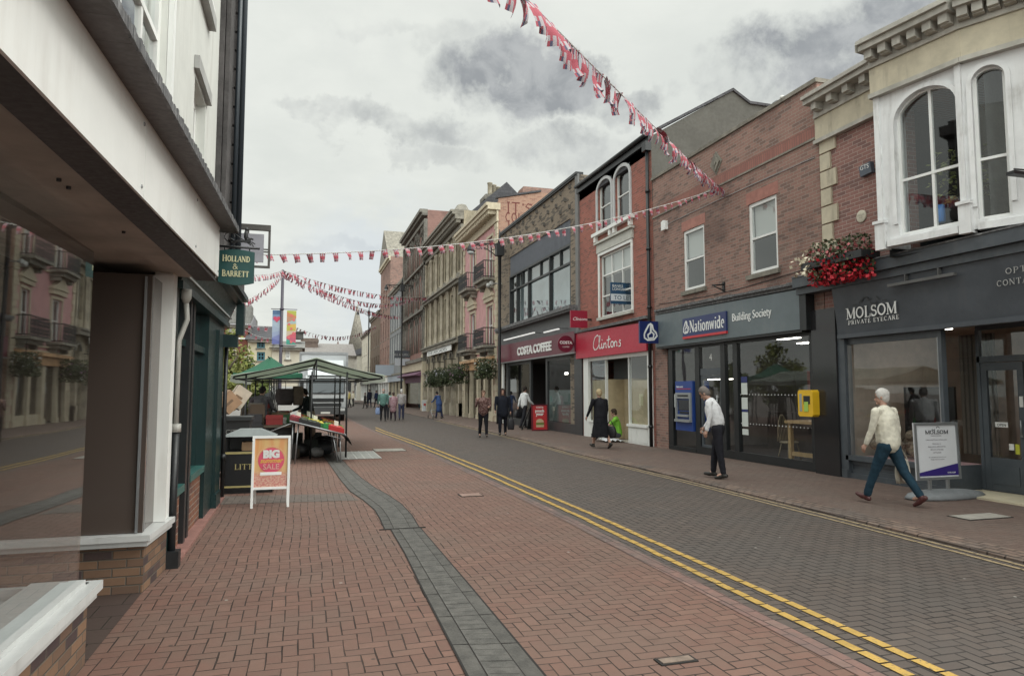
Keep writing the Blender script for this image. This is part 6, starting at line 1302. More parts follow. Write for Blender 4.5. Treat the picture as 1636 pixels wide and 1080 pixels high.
m = MB(); m.box(Xr - .02, 10.12, Yb - .02, Yb + .02, zb + .1, zb + .14); m.box(Xr - .03, Xr + .01, Yb - .025, Yb + .025, zb - .1, zt + .02); part(r, 'post', m, M_WHITE)
# alarm boxes on the right-hand fronts
a, z = PX(1064, 361, 10.1); m = MB(); m.fprism(FRR, [(a - .12, z - .13), (a + .12, z - .13), (a + .12, z + .12), (a, z + .16), (a - .12, z + .12)], .003, .10); tag(m.build('alarm_box', M_WHITEC), 'white alarm box on the brick wall left of the smaller sash window', 'alarm box')
a, z = PX(1157, 458, 10.1); m = MB(); m.fb(FRR, a - .04, a + .04, z - .12, z + .12, .003, .03); m.tube([FRR.p(a, z + .05, .03), FRR.p(a, z + .02, .35)], .02, 6); m.tube([FRR.p(a, z - .1, .03), FRR.p(a, z + .0, .3)], .015, 6); tag(m.build('wall_bracket', M_IRON), 'small black iron bracket on the brick wall above the grey fascia', 'bracket')
# yellow defibrillator cabinet
a, z = PX(1297, 644, 10.0); r = empty('defibrillator_cabinet', (10.0, a, z - .3), 'yellow defibrillator cabinet on the brick pier beside the black granite pilaster', 'cabinet')
m = MB(); m.fprism(FRR, [(a - .22 + .04, z - .27), (a + .22 - .04, z - .27), (a + .22, z - .23), (a + .22, z + .23), (a + .18, z + .27), (a - .18, z + .27), (a - .22, z + .23), (a - .22, z - .23)], .02, .26); b = part(r, 'case', m, paint('cabinet_yellow', (.72, .44, .02), .4, .05))
m = MB(); m.fb(FRR, a - .14, a + .05, z - .02, z + .15, .26, .265); part(r, 'window', m, M_BLACK, b); m = MB(); m.fb(FRR, a - .09, a + .03, z - .17, z + .03, .266, .27); part(r, 'green_label', m, flat('label_green', (.35, .55, .1), .5), b)
m = MB(); m.fb(FRR, a + .1, a + .17, z - .17, z + .19, .26, .264); part(r, 'white_label', m, flat('label_grey', (.3, .32, .3), .5), b)
for z0_, dz, lab in ((4.28, -.10, 'thin black cable sagging along the brick wall just above the grey fascia'), (6.55, .03, 'thin grey cable clipped along the brick wall above the white sash windows')):
    m = MB(); m.tube([(10.085, 11.6 + .35 * k, z0_ + dz * math.sin(math.pi * k / 19) + .01 * hsh(k)) for k in range(20)], .008, 5)
    tag(m.build('wall_cable', M_IRON if z0_ < 5 else M_STEEL), lab, 'cable')
# flower trough overhanging at the end of the grey cornice
def flowers(name, c, sx, sy, sz, n, cols, lab, cat, hang=.3, leafn=900, size=.05, basket=None, group=None):
    r = empty(name, c, lab, cat, group); random.seed(int(c[1] * 10)); c = Vector(c)
    def cloud(k, s, colname, col, zlo, zhi, dens=1.0, rough=.6):
        m = MB()
        for i in range(k):
            t = random.random() * 2 * math.pi; rr = random.random() ** .5; h = random.uniform(zlo, zhi)
            p = c + Vector((math.cos(t) * rr * sx, math.sin(t) * rr * sy, h * sz)); d = Vector((random.gauss(0, 1), random.gauss(0, 1), random.gauss(0, 1))).normalized(); e = d.orthogonal().normalized(); g = d.cross(e); ss = s * random.uniform(.6, 1.3)
            m.q(p - e * ss, p + g * ss * .7, p + e * ss, p - g * ss * .7)
        return part(r, colname, m, col, fix=False)
    cloud(leafn, size * .8, 'foliage', paint('basket_leaf', (.055, .07, .03), .6, .5, 20), -.9, 1.0)
    for nm, col, k, lo, hi in cols: cloud(k, size, nm, flat('petal_' + nm, col, .6), lo, hi)
    return r
a, z = PX(1342, 412, 9.6)
M_TR = M_BLACK
r = flowers('flower_trough', (9.62, a + .05, 4.18), .26, .80, .38, 0, (('red_flowers', (.50, .018, .035), 760, -1.15, .1), ('pink_flowers', (.40, .10, .11), 120, .1, .7)), 'window box of red, pink and white flowers on the end of the grey cornice', 'flower box', leafn=1100, size=.045)
random.seed(8); m = MB()
for i in range(110):
    p = Vector((9.50 + random.gauss(0, .09), PX(1292, 415, 9.5)[0] + random.gauss(0, .16), 4.22 + random.gauss(0, .14))); d = Vector((random.gauss(0, 1), random.gauss(0, 1), random.gauss(0, 1))).normalized(); e = d.orthogonal().normalized(); g = d.cross(e); s_ = .04
    m.q(p - e * s_, p + g * s_, p + e * s_, p - g * s_)
part(r, 'white_flowers', m, flat('petal_white', (.68, .62, .48), .6), fix=False); m = MB(); m.box(9.42, 9.84, a - .7, a + .85, 4.085, 4.22); part(r, 'trough', m, M_BLACK)
def hbasket(px, py, X, rad, lab, cols, grp):
    y, z = PX(px, py, X); r = flowers('hanging_basket', (X, y, z), rad, rad, rad * .95, 0, cols, lab, 'hanging basket', leafn=900, size=.075, group=grp)
    m = MB(); m.ell((X, y, z - .05), rad * .65, rad * .65, rad * .6); part(r, 'basket', m, flat('basket_moss', (.02, .03, .012), .9))
    m = MB(); m.tube([(X, y, z + rad * .7), (X, y, z + rad + .55), (10.1, y, z + rad + .6)], .025, 5); part(r, 'bracket', m, M_IRON); return r
GB = 'hanging flower baskets along the ornate buildings'
hbasket(775, 590, 9.4, .62, 'dark hanging basket with white flowers on the pink house', (('white_flowers', (.6, .6, .55), 70, -.2, .9),), GB)
hbasket(732, 598, 9.3, .68, 'dark hanging basket nearest the pink house on the arcaded stone front', (('mauve_flowers', (.14, .07, .12), 60, -.5, .7),), GB)
hbasket(710, 603, 9.3, .70, 'middle dark hanging basket on the arcaded stone front', (('pale_flowers', (.25, .25, .28), 50, 0, .9),), GB)
hbasket(692, 606, 9.3, .72, 'farthest dark hanging basket on the arcaded stone front', (('dull_flowers', (.10, .05, .07), 50, -.7, .4),), GB)
hbasket(583, 602, 9.2, .9, 'dark hanging basket far down the street by the white house', (('dull_flowers', (.10, .05, .07), 30, -.7, .4),), GB)
a = P3(1622, 276, 7.15); r = empty('wall_lamp', (a.x + .1, 7.15, a.z), 'black swan-neck wall lamp on the white bay at the right edge', 'wall lamp'); m = MB(); m.tube([(a.x + .45, 7.15, a.z - .1), (a.x + .3, 7.15, a.z + .06), (a.x - .02, 7.15, a.z + .05)], .012, 6); m.box(a.x - .1, a.x + .28, 7.09, 7.21, a.z - .04, a.z + .01); part(r, 'arm', m, M_IRON)
# ---------------------------------------------------------------- lamp posts
def heritage_lamp(px, X, ztop, arm, lab):
    y = PX(px, 600, X)[0]; r = empty('street_lamp', (X, y, .03), lab, 'street lamp', 'black heritage lamp posts on the right-hand pavement')
    m = MB(); m.lathe((X, y, .03), [(.16, 0), (.16, .7), (.11, .8), (.08, 1.0), (.075, ztop * .6), (.09, ztop - 1.3), (.14, ztop - 1.25), (.14, ztop - 1.1), (.09, ztop - 1.0)], 10)
    m.box(X - .2, X + .2, y - .2, y + .2, ztop - 1.2, ztop - .55); m.lathe((X, y, ztop - .55), [(.06, 0), (.12, .1), (.05, .2), (.07, .3), (.02, .75)], 8); part(r, 'post', m, M_IRON)
    m = MB()
    for s in ((-1, 1) if arm == 2 else (-1,)):
        L = 1.55
        m.tube([(X, y, ztop - .6), (X + s * L, y, ztop - .6)], .035, 6); m.tube([(X + s * (.2 + .5 * t / 8 * 2.2), y, ztop - 1.2 + .5 * math.sin(t / 8 * 1.57)) for t in range(9)], .025, 5)
        for k in range(3): m.tube([(X + s * (.35 + .4 * k) + .13 * math.cos(t * .8), y, ztop - .78 + .13 * math.sin(t * .8)) for t in range(9)], .02, 5)
        m.lathe((X + s * L, y, ztop - 1.0), [(.02, .4), (.08, .3), (.18, .1), (.20, 0), (.19, -.05)], 10)
    part(r, 'bracket_arm', m, M_IRON)
    m = MB()
    for s in ((-1, 1) if arm == 2 else (-1,)): m.lathe((X + s * 1.55, y, ztop - 1.05), [(.18, 0), (.14, -.12), (.02, -.17)], 10)
    part(r, 'lantern_glass', m, flat('lantern_glass', (.4, .42, .42), .2)); return r
heritage_lamp(798, 9.6, 9.9, 1, 'tall black lamp post with scrolled bracket arm at the corner of the pink house')
heritage_lamp(641, 9.0, 12.6, 2, 'distant black lamp post with two arms before the grey building')
heritage_lamp(588, 8.6, 13.5, 1, 'farthest black lamp post beside the white rendered house')
a, z = PX(789, 452, 9.6); m = MB(); m.box(9.45, 9.55, a + .0, a + .4, z - .1, z + .1); m.ell((9.35, a + .2, z - .12), .13, .13, .13); m.box(9.5, 10.1, a + .15, a + .25, z - .03, z + .03); tag(m.build('security_camera', paint('camera_grey', (.35, .35, .34), .4, .1)), 'grey dome security camera on the pink house quoins', 'camera')
# lamp column with two banners
Yp = 36; xp, zp = PY(452, 432, Yp); r = empty('banner_post', (xp, Yp, 0), 'tall slim dark post in the square carrying two colourful banners', 'lamp post')
m = MB(); m.lathe((xp, Yp, 0), [(.13, 0), (.13, 1.2), (.08, 1.4), (.07, zp), (.0, zp + .05)], 10)
for z in (PY(452, 494, Yp)[1], PY(452, 552, Yp)[1]): m.lathe((xp, Yp, z - .06), [(.08, 0), (.13, .06), (.08, .12)], 10); m.tube([(PY(433, 494, Yp)[0], Yp, z), (PY(475, 494, Yp)[0], Yp, z)], .018, 6)
part(r, 'post', m, paint('post_violet_black', (.035, .03, .05), .4, .1))
f = Fr((0, Yp - .0, 0), (1, 0, 0), (0, -1, 0)); z1 = PY(452, 496, Yp)[1]; z0 = PY(452, 550, Yp)[1]
def banner(px0, px1, cols, lab):
    a, b = PY(px0, 520, Yp)[0], PY(px1, 520, Yp)[0]; m = MB(); k = len(cols); mats = []
    rows = []; 
    for i, c in enumerate(cols):
        m.m = i; zz0 = z1 - (z1 - z0) * i / k; zz1 = z1 - (z1 - z0) * (i + 1) / k; mats.append(flat('banner_%d_%d' % (px0, i), c, .7))
        w = .04 * math.sin(i); sl = .12 * math.sin(i * 1.7 + px0) if 0 < i else 0; sl2 = .12 * math.sin((i + 1) * 1.7 + px0) if i < k - 1 else 0
        m.prism([(a, Yp - .01, zz0 + sl), (b, Yp - .01, zz0 - sl), (b, Yp - .01, zz1 - sl2), (a, Yp - .01, zz1 + sl2)], (0, .02, 0))
    p = part(r, 'banner', m, mats); p['label'] = lab; return p, a, b
p, a, b = banner(435, 449, [(.07, .13, .24), (.16, .24, .38), (.30, .38, .46), (.33, .40, .48), (.30, .36, .46), (.26, .31, .45), (.18, .20, .40), (.12, .14, .34)], 'blue banner with a pink heart')
m = MB(); c = (a + b) / 2; hz = z1 - (z1 - z0) * .26; s = (b - a) * .42
hp = [(c + s * (16 * math.sin(t) ** 3) / 16, hz + s * (13 * math.cos(t) - 5 * math.cos(2 * t) - 2 * math.cos(3 * t) - math.cos(4 * t)) / 16) for t in [2 * math.pi * k / 24 for k in range(24)]]
m.fprism(f, [(x, z) for x, z in hp][::-1], .012, .018); part(r, 'heart', m, flat('heart_pink', (.50, .05, .11), .6), p)
p, a, b = banner(458, 473, [(.38, .40, .08), (.50, .20, .10), (.42, .22, .14), (.32, .42, .42), (.55, .38, .10), (.42, .38, .08), (.50, .40, .30), (.52, .10, .14), (.45, .10, .16), (.05, .28, .22)], 'yellow and red painted banner')
m = MB(); c = (a + b) / 2
for k in range(7): m.fprism(f, [(c + .13 * math.sin(k * 2.1) + .07 * math.cos(t * 1.05), z1 - .25 - .22 * k + .07 * math.sin(t * 1.05)) for t in range(6)], .012, .016 + .0005 * k)
part(r, 'painted_petals', m, flat('petal_pinkred', (.60, .14, .14), .6), p)
# ---------------------------------------------------------------- buildings across the square
def far_block(name, lab, px0, px1, Y, pyt, mat, wins, roof=None, pane=None, wmat=None, ridge=None, dep=9, rmat=None, chim=None):
    f = Fr((0, Y, 0), (1, 0, 0), (0, -1, 0)); x0 = PY(px0, 600, Y)[0]; x1 = PY(px1, 600, Y)[0]; H = PY((px0 + px1) / 2, pyt, Y)[1]
    r = empty(name, ((x0 + x1) / 2, Y, 0), lab, 'building'); W_ = []
    for a, b, c, d in wins: W_.append((PY(a, c, Y)[0], PY(b, c, Y)[0], PY(a, d, Y)[1], PY(a, c, Y)[1]))
    m = MB(); m.wall(f, x0, x1, -.1, H, W_, .15); m.q((x0, Y, -.1), (x0, Y, H), (x0, Y + dep, H), (x0, Y + dep, -.1)); m.q((x1, Y, -.1), (x1, Y + dep, -.1), (x1, Y + dep, H), (x1, Y, H)); m.q((x0, Y + dep, -.1), (x0, Y + dep, H), (x1, Y + dep, H), (x1, Y + dep, -.1))
    part(r, 'wall', m, mat)
    for w_ in W_: window(r, f, *w_, nx=2, nz=2, fw=.12, bw=.07, rec=.1, mat=wmat or M_WHITE, sill=.12, room=.3, gl=pane)
    if ridge:
        zr = PY((px0 + px1) / 2, ridge, Y + dep / 2)[1]; m = MB(); m.prism([(x0 - .2, Y - .4, H), (x0 - .2, Y + dep / 2, zr), (x0 - .2, Y + dep + .3, H)], (x1 - x0 + .4, 0, 0)); part(r, 'roof', m, rmat or M_ROOF)
    m = MB(); m.fb(f, x0, x1, H - .2, H + .05, .003, .3); part(r, 'eaves', m, M_WHITE if mat == B_NW else M_STONED)
    return r, x0, x1, H
r, x0, x1, H = far_block('red_brick_townhouse', 'red brick townhouse with white stone window surrounds and tall gable chimney across the square', 300, 394, 58, 519, brickmat('town_red_brick', (.26, .085, .06), (.21, .07, .052), (.2, .12, .1), c3=(.15, .06, .05)), [(362.5, 378.5, 522, 539), (362.5, 378.5, 550, 568), (340, 352, 522, 539), (376, 385, 577, 590), (340, 352, 550, 568)], ridge=503, rmat=paint('pale_slate', (.26, .26, .28), .7, .1), wmat=M_STONE)
m = MB()
for py in (540.5, 569.5): z = PY(370, py, 58)[1]; m.box(x0, x1, 57.93, 57.997, z - .06, z + .06)
part(r, 'string_courses', m, M_WHITE); m = MB(); a, z = PY(390, 493, 62); m.box(a - .9, x1 + .15, 58.2, 66.8, H - .5, z - .6); m.box(a - .5, x1 + .12, 59.5, 61.5, z - .6, z); part(r, 'gable_chimney', m, paint('gable_grey', (.19, .19, .18), .8, .15))
r, x0, x1, H = far_block('cream_townhouse', 'cream rendered house with blue green windows and dark slate roof across the square', 394.5, 433, 57, 543, paint('town_cream', (.54, .49, .36), .8, .08), [(410.5, 423.5, 545, 556), (410.5, 423.5, 562, 576), (398, 406, 580, 592)], ridge=521, wmat=paint('teal_frames', (.05, .16, .20), .5, .1))
r, x0, x1, H = far_block('low_cream_house', 'lower cream house with one white sash window between banner post and lorry', 433.5, 482, 57, 556, paint('town_cream_pale', (.60, .56, .46), .8, .06), [(456, 464, 559, 574)], ridge=545, rmat=paint('dull_slate', (.20, .20, .19), .8, .15))
a, z = PY(476, 530, 60); chimney(a, 60, 6.0, .9, .9, z - 6.0, 'dark chimney right of the yellow banner', 0, paint('dark_chimney', (.09, .085, .08), .8, .2))
r, x0, x1, H = far_block('distant_roofs_house', 'distant slate roofed houses with brick chimney behind the lorry', 470, 566, 95, 568, paint('distant_render', (.42, .40, .35), .8, .1), [], ridge=549, dep=14, rmat=paint('distant_slate', (.26, .24, .23), .8, .2))
a, z = PY(495, 541, 100); chimney(a, 100, z - 3.0, 2.2, 1.5, 3, 'squat brown brick chimney on the distant roofs behind the lorry', 0, paint('brown_chimney', (.17, .13, .11), .8, .2)); a, z = PY(540, 545, 130)
m = MB(); m.box(a - 1.0, a + 1.0, 129, 131, 0, z - 4.2); m.lathe((a, 130, z - 4.2), [(.9, 0), (1.1, .3), (.7, .6), (.65, 2.2), (.85, 2.5), (.3, 3.4), (.03, 4.3)], 8); tag(m.build('clock_turret', paint('turret_brown', (.15, .11, .10), .8, .2)), 'small brown pinnacled turret on the skyline above the lorry', 'turret')
# street end closing
house('end_building', 'pale building closing the street beyond the lorry', 150.5, 175, 9, paint('end_wall', (.40, .38, .34), .8, .1), [(4, 6.5)], 6, 1.5, X=7.2, roofh=2, shop=M_DGREY)
# ---------------------------------------------------------------- trees
def tree(x, y, h, rad, lab, seed, col=(.065, .085, .022)):
    random.seed(seed); r = empty('leafy_tree', (x, y, 0), lab, 'tree', 'leafy green trees at the edge of the square'); m = MB()
    m.tube([(x, y, 0), (x + .05, y, h * .3), (x - .05, y + .1, h * .6)], [.2, .15, .1], 8)
    for k in range(7): t = k * 2.4; m.tube([(x, y, h * (.3 + .05 * k)), (x + rad * .6 * math.cos(t), y + rad * .6 * math.sin(t), h * (.5 + .06 * k))], [.07, .03], 6)
    part(r, 'trunk', m, paint('bark', (.10, .08, .06), .9, .3, 8)); m = MB(); cs = []
    for k in range(34):
        t = random.random() * 6.28; u_ = random.uniform(-1, 1); rr = random.random() ** .45; cs.append(Vector((x + rad * rr * math.cos(t) * (1 - u_ * u_) ** .5, y + rad * rr * math.sin(t) * (1 - u_ * u_) ** .5, h * .64 + h * .36 * rr * u_)))
    for c in cs:
        for k in range(95):
            d = Vector((random.gauss(0, 1), random.gauss(0, 1), random.gauss(0, 1))).normalized(); p = c + d * rad * .34 * random.random() ** .5; e = Vector((random.gauss(0, 1), random.gauss(0, 1), random.gauss(0, 1))).normalized(); g = e.orthogonal().normalized(); s = .085 * random.uniform(.7, 1.4)
            m.q(p - e * s, p + g * s * .6, p + e * s, p - g * s * .6)
    lm, nt, b = newmat('leaves_%d' % seed); vec, X_, Y_, Z_ = uvxy(nt, True); n_ = noi(nt, vec, 1.8, 4, .6)
    setc(nt, b, 'Base Color', mixc(nt, smooth(n_, .35, .65), col, tuple(v * 2.2 for v in col))); b.inputs['Roughness'].default_value = .7
    part(r, 'crown', m, lm, fix=False)
a = P3(366, 600, 30); tree(a.x - .3, 30, 3.9, 1.3, 'yellow green leafy tree just beyond the dark green shopfront', 11, (.09, .10, .02)); tree(a.x + .35, 33, 3.0, .9, 'lower darker tree behind the yellow green tree', 12)
# ---------------------------------------------------------------- market stall
def canvas_mat(name, col, tr):
    m = paint(name, col, .8, .14, 1.2, bmp=.4); nt = m.node_tree; b = nt.nodes['Principled BSDF']; out = [n for n in nt.nodes if n.type == 'OUTPUT_MATERIAL'][0]
    t = nt.nodes.new('ShaderNodeBsdfTranslucent'); t.inputs[0].default_value = (*[v * 1.3 for v in col], 1); mx = nt.nodes.new('ShaderNodeMixShader'); mx.inputs[0].default_value = tr
    nt.links.new(b.outputs[0], mx.inputs[1]); nt.links.new(t.outputs[0], mx.inputs[2]); nt.links.new(mx.outputs[0], out.inputs[0]); return m
M_CANV = canvas_mat('pale_green_canvas', (.38, .415, .365), .55)
M_CANVD = canvas_mat('green_canvas', (.025, .13, .075), .3)
def canopy(name, lab, xl, xc, xr, y0, y1, zl, zc, zr, mat, hip=0.0, drop=.16, grp=None):
    r = empty(name, (xc, (y0 + y1) / 2, 0), lab, 'market stall'); m = MB(); n = 8; rows = []
    for i in range(n + 1):
        t = i / n; y = y0 + (y1 - y0) * t; row = []
        hz = min(1, min(t, 1 - t) / hip) if hip else 1
        for j in range(13):
            s = j / 12; x = xl + (xc - xl) * s * 2 if s < .5 else xc + (xr - xc) * (s - .5) * 2; zz = zl + (zc - zl) * s * 2 if s < .5 else zc + (zr - zc) * (s - .5) * 2
            eaves = zl if s < .5 else zr; zz = eaves + (zz - eaves) * hz - .05 * math.sin(math.pi * min(1, (s * 2) % 1)) - .03 * math.sin(math.pi * t * 2) ** 2
            row.append((x, y, zz))
        rows.append(row)
    m.grid(rows, False, True); m.grid([[(x, y, z - .012) for x, y, z in row] for row in rows], False, True)
    for e in (() if not hip else (rows[0], rows[-1])):
        s = -1 if e is rows[0] else 1
        m.grid([[(x, y + s * .02, z + .005) for x, y, z in e], [(x, y + s * .03, z - drop + .02 * hsh(k)) for k, (x, y, z) in enumerate(e)]], False, True)
    for j in (0, 12): m.grid([[(row[j][0], row[j][1], row[j][2]) for row in rows], [(row[j][0] + (-.02 if j == 0 else .02), row[j][1], row[j][2] - drop) for row in rows]], False, True)
    part(r, 'canvas', m, mat, fix=False)
    m = MB(); F = []
    for y in (y0 + .08, (y0 + y1) / 2, y1 - .08):
        zc_ = zc - .06 if not hip or y0 + 1 < y < y1 - 1 else zl
        m.tube([(xl + .05, y, zl - .05), (xc, y, zc_), (xr - .05, y, zr - .05)], .022, 6); m.tube([(xl + .1, y, zl - .1), (xr - .1, y, zr - .1)], .02, 6)
        for x, z in ((xl + .35, zl), (xr - .95, zr), ((xl + xr) / 2 + .05, zr)): m.tube([(x, y, .0), (x, y, z - .05 + (.12 if x > xl + .5 else .05))], .024, 6)
        m.tube([(xc, y, zl - .1), (xc, y, zc_)], .02, 6)
    for x, z in ((xl + .05, zl - .08), (xr - .05, zr - .08), (xc, zc - .08)): m.tube([(x, y0 + .08, z), (x, y1 - .08, z)], .02, 6)
    part(r, 'frame', m, M_IRON); return r
canopy('market_stall', 'market stall with wide pale green canvas canopy on a black pole frame', -1.72, .30, 2.02, 18.2, 25.5, 2.10, 2.56, 2.12, M_CANV)
canopy('market_stall', 'market stall with pointed bright green canopy behind the pale green one', -2.4, -1.25, -.05, 26.2, 29.5, 2.35, 3.02, 2.35, M_CANVD, hip=.45)
# sloping display table
def table():
    r = empty('display_table', (.3, 19, 0), 'long sloping market display table on thin pale folding legs', 'table'); y0, y1 = 17.1, 21.6; xa, xb = -.30, .98; za, zb = 1.0, .66
    m = MB(); m.prism([(xa, y0, za), (xb, y0, zb), (xb, y0, zb - .03), (xa, y0, za - .03)], (0, y1 - y0, 0)); part(r, 'table_top', m, paint('table_dark', (.035, .035, .035), .7, .2))
    m = MB(); m.tube([(xa, y0 - .02, za), (xb, y0 - .02, zb)], .022, 6); m.tube([(xb + .01, y0, zb - .01), (xb + .01, y1, zb - .01)], .018, 6); part(r, 'edge_rail', m, M_STEEL)
    for yy in (y0 + .05, y0 + 2.2, y1 - .1):
        for x, z, dx in ((xa + .08, za - .05, -.03), (xa + .2, za - .08, -.06), (xb - .12, zb - .02, .03), (xb - .28, zb, .12)):
            m = MB(); m.tube([(x, yy, z), (x + dx, yy - .04, .0)], .014, 6); part(r, 'leg', m, M_STEEL)
    m = MB(); m.tube([(xa + .05, y0, za - .05), (xa - .75, y0 + .4, .62)], .012, 6); m.tube([(xb - .05, y0, zb - .1), (xb - .5, y0, zb + .02)], .012, 6); part(r, 'brace', m, M_STEEL)
    return lambda x, y: (x, y, za + (zb - za) * (x - xa) / (xb - xa))
TS = table()
def crate(x, y, w, l, h, col, fill, lab, seed=0, fr=.05, on=None):
    random.seed(seed); p = TS(x, y) if on is None else (x, y, on); sl = -.266 if on is None else 0; r = empty('produce_crate', p, lab, 'crate', 'crates of produce on the market stall'); m = MB(); t = .015
    def P(a, b, c): return (x + a, y + b, p[2] + a * sl + c)
    def bx(a0, a1, b0, b1, c0, c1): m.hexa([P(a0, b0, c0), P(a1, b0, c0), P(a1, b1, c0), P(a0, b1, c0), P(a0, b0, c1), P(a1, b0, c1), P(a1, b1, c1), P(a0, b1, c1)])
    bx(-w / 2, w / 2, -l / 2, l / 2, .004, .02); bx(-w / 2, w / 2, -l / 2, -l / 2 + t, .02, h); bx(-w / 2, w / 2, l / 2 - t, l / 2, .02, h); bx(-w / 2, -w / 2 + t, -l / 2 + t, l / 2 - t, .02, h); bx(w / 2 - t, w / 2, -l / 2 + t, l / 2 - t, .02, h)
    part(r, 'crate_body', m, flat('crate_%.2f_%.2f_%.2f' % col, col, .6))
    m = MB()
    for k in range(46): a, b = random.uniform(-w / 2 + fr, w / 2 - fr), random.uniform(-l / 2 + fr, l / 2 - fr); m.ell(P(a, b, h * .75 + random.uniform(0, .03)), fr, fr, fr * .9, 8, 6)
    part(r, 'produce', m, paint('produce_%.2f_%.2f' % fill[:2], fill, .5, .35, 12))
    if seed % 2 == 0: m = MB(); m.hexa([P(-.05, 0, h), P(.05, 0, h), P(.05, .004, h), P(-.05, .004, h), P(-.05, .02, h + .14), P(.05, .02, h + .14), P(.05, .024, h + .14), P(-.05, .024, h + .14)]); part(r, 'price_card', m, flat('price_card', (.6, .6, .5), .7))
GR, RD, YL, OR, BK = (.06, .16, .03), (.42, .02, .02), (.5, .42, .06), (.5, .2, .03), (.02, .02, .022)
specs = [(.78, 17.33, .36, .36, .13, RD, (.38, .03, .03), 'red crate of tomatoes at the near right corner of the display table'), (.16, 17.4, .5, .46, .11, BK, (.03, .04, .02), 'black crate of dark greens at the near middle of the display table'),
 (-.1, 17.95, .42, .5, .10, (.20, .03, .04), (.25, .03, .04), 'dark red crate at the left end of the display table'), (.74, 17.95, .5, .5, .12, (.04, .28, .08), (.09, .2, .04), 'bright green crate of leafy greens behind the red crate'),
 (.3, 18.0, .42, .5, .11, (.05, .2, .06), YL, 'green crate of yellow fruit in the second row'), (.75, 18.6, .5, .5, .12, BK, (.06, .03, .05), 'black crate of dark plums behind the bright green crate'), (.2, 18.6, .5, .5, .11, (.05, .22, .07), GR, 'green crate of cabbages in the third row'),
 (.72, 19.3, .5, .5, .12, (.04, .25, .08), OR, 'green crate of oranges towards the back of the table'), (.15, 19.3, .5, .5, .12, BK, RD, 'black crate of red peppers towards the back of the table'), (.72, 20.0, .5, .5, .12, BK, YL, 'black crate of lemons near the far end'), (.15, 20.0, .5, .5, .12, (.04, .25, .08), GR, 'green crate of sprouts near the far end'),
 (.72, 20.8, .5, .5, .13, BK, (.4, .05, .03), 'black crate of red fruit at the far end of the table by the road')]
for k, s in enumerate(specs): crate(*s, seed=k)
m = MB(); random.seed(4)
m.grid([[(.99 + .015 * math.sin(j * 1.3), 17.1 + j * .28, .66), ] + [(1.0 + .05 * i + .02 * math.sin(j * 2 + i), 17.12 + j * .28, .66 - .09 * i + .02 * math.sin(j * 1.7)) for i in range(1, 4)] for j in range(17)], False, True); tag(m.build('table_skirt', flat('black_cloth', (.012, .016, .014), .8)), 'black cloth hanging along the road side of the display table', 'cloth')
random.seed(31)
for k in range(16):
    x, y = random.uniform(-.45, .8), 18.2 + k * .36; w, d, h = random.uniform(.3, .45), random.uniform(.25, .4), random.uniform(.2, .42); m = MB(); t = .02
    m.box(x - w / 2, x + w / 2, y - d / 2, y - d / 2 + t, .02, h); m.box(x - w / 2, x + w / 2, y + d / 2 - t, y + d / 2, .02, h); m.box(x - w / 2, x - w / 2 + t, y - d / 2 + t, y + d / 2 - t, .02, h); m.box(x + w / 2 - t, x + w / 2, y - d / 2 + t, y + d / 2 - t, .02, h); m.box(x - w / 2, x + w / 2, y - d / 2, y + d / 2, 0, .018)
    tag(m.build('storage_crate', flat('store_%d' % (k % 4), ((.02, .022, .022), (.05, .045, .04), (.10, .07, .045), (.03, .04, .035))[k % 4], .7)), 'dark crate in the jumble stored on the ground beneath the market stall', 'crate', 'crates stored beneath the market stall')
for k in range(12):
    y = 18.7 + k * .42; h = random.uniform(.25, .55); x = -1.15 + random.uniform(-.08, .08); m = MB(); m.box(x - .17, x + .17, y - .17, y + .17, .84, .84 + h); m.box(x - .18, x + .18, y - .18, y - .171, .84 + h * .3, .84 + h * .8)
    tag(m.build('goods_box', flat('stack_%d' % (k % 5), ((.03, .03, .035), (.12, .085, .06), (.22, .20, .18), (.05, .05, .06), (.20, .03, .03))[k % 5], .7)), 'box in the stacked row at the back of the dark market counter', 'box', 'stacked boxes at the back of the market counter')
m = MB(); m.box(-1.4, -.96, 18.5, 23.8, .78, .838); m.box(-1.38, -1.34, 18.5, 23.8, 0, .78); tag(m.build('back_shelf', flat('shelf_dark', (.03, .03, .03), .8)), 'low dark shelf behind the market counter carrying stacked boxes', 'shelf')
# bags and bits stored under the stall
M_SACK = paint('dark_sack', (.03, .03, .032), .7, .3, 5, bmp=.6)
for k, (x, y, s, c, lab) in enumerate(((.35, 18.6, .18, (.20, .20, .20), 'crumpled grey plastic sack under the display table'), (-.05, 19.0, .24, (.03, .03, .03), 'black sack under the middle of the display table'), (.55, 19.4, .28, (.04, .045, .05), 'dark bag under the far part of the display table'))):
    m = MB(); n = 16; m.grid([[(x + s * (1 + .18 * math.sin(3 * t + i)) * math.sin(math.pi * (i + .3) / 9) * math.cos(2 * math.pi * t / n), y + s * (1 + .15 * math.cos(2 * t + i)) * math.sin(math.pi * (i + .3) / 9) * math.sin(2 * math.pi * t / n), s * .75 - s * .75 * math.cos(math.pi * (i + .3) / 9.)) for t in range(n)] for i in range(9)], True, True, True); tag(m.build('plastic_sack', paint('sack_%d' % k, c, .5, .2, 6, bmp=.6)), lab, 'sack')
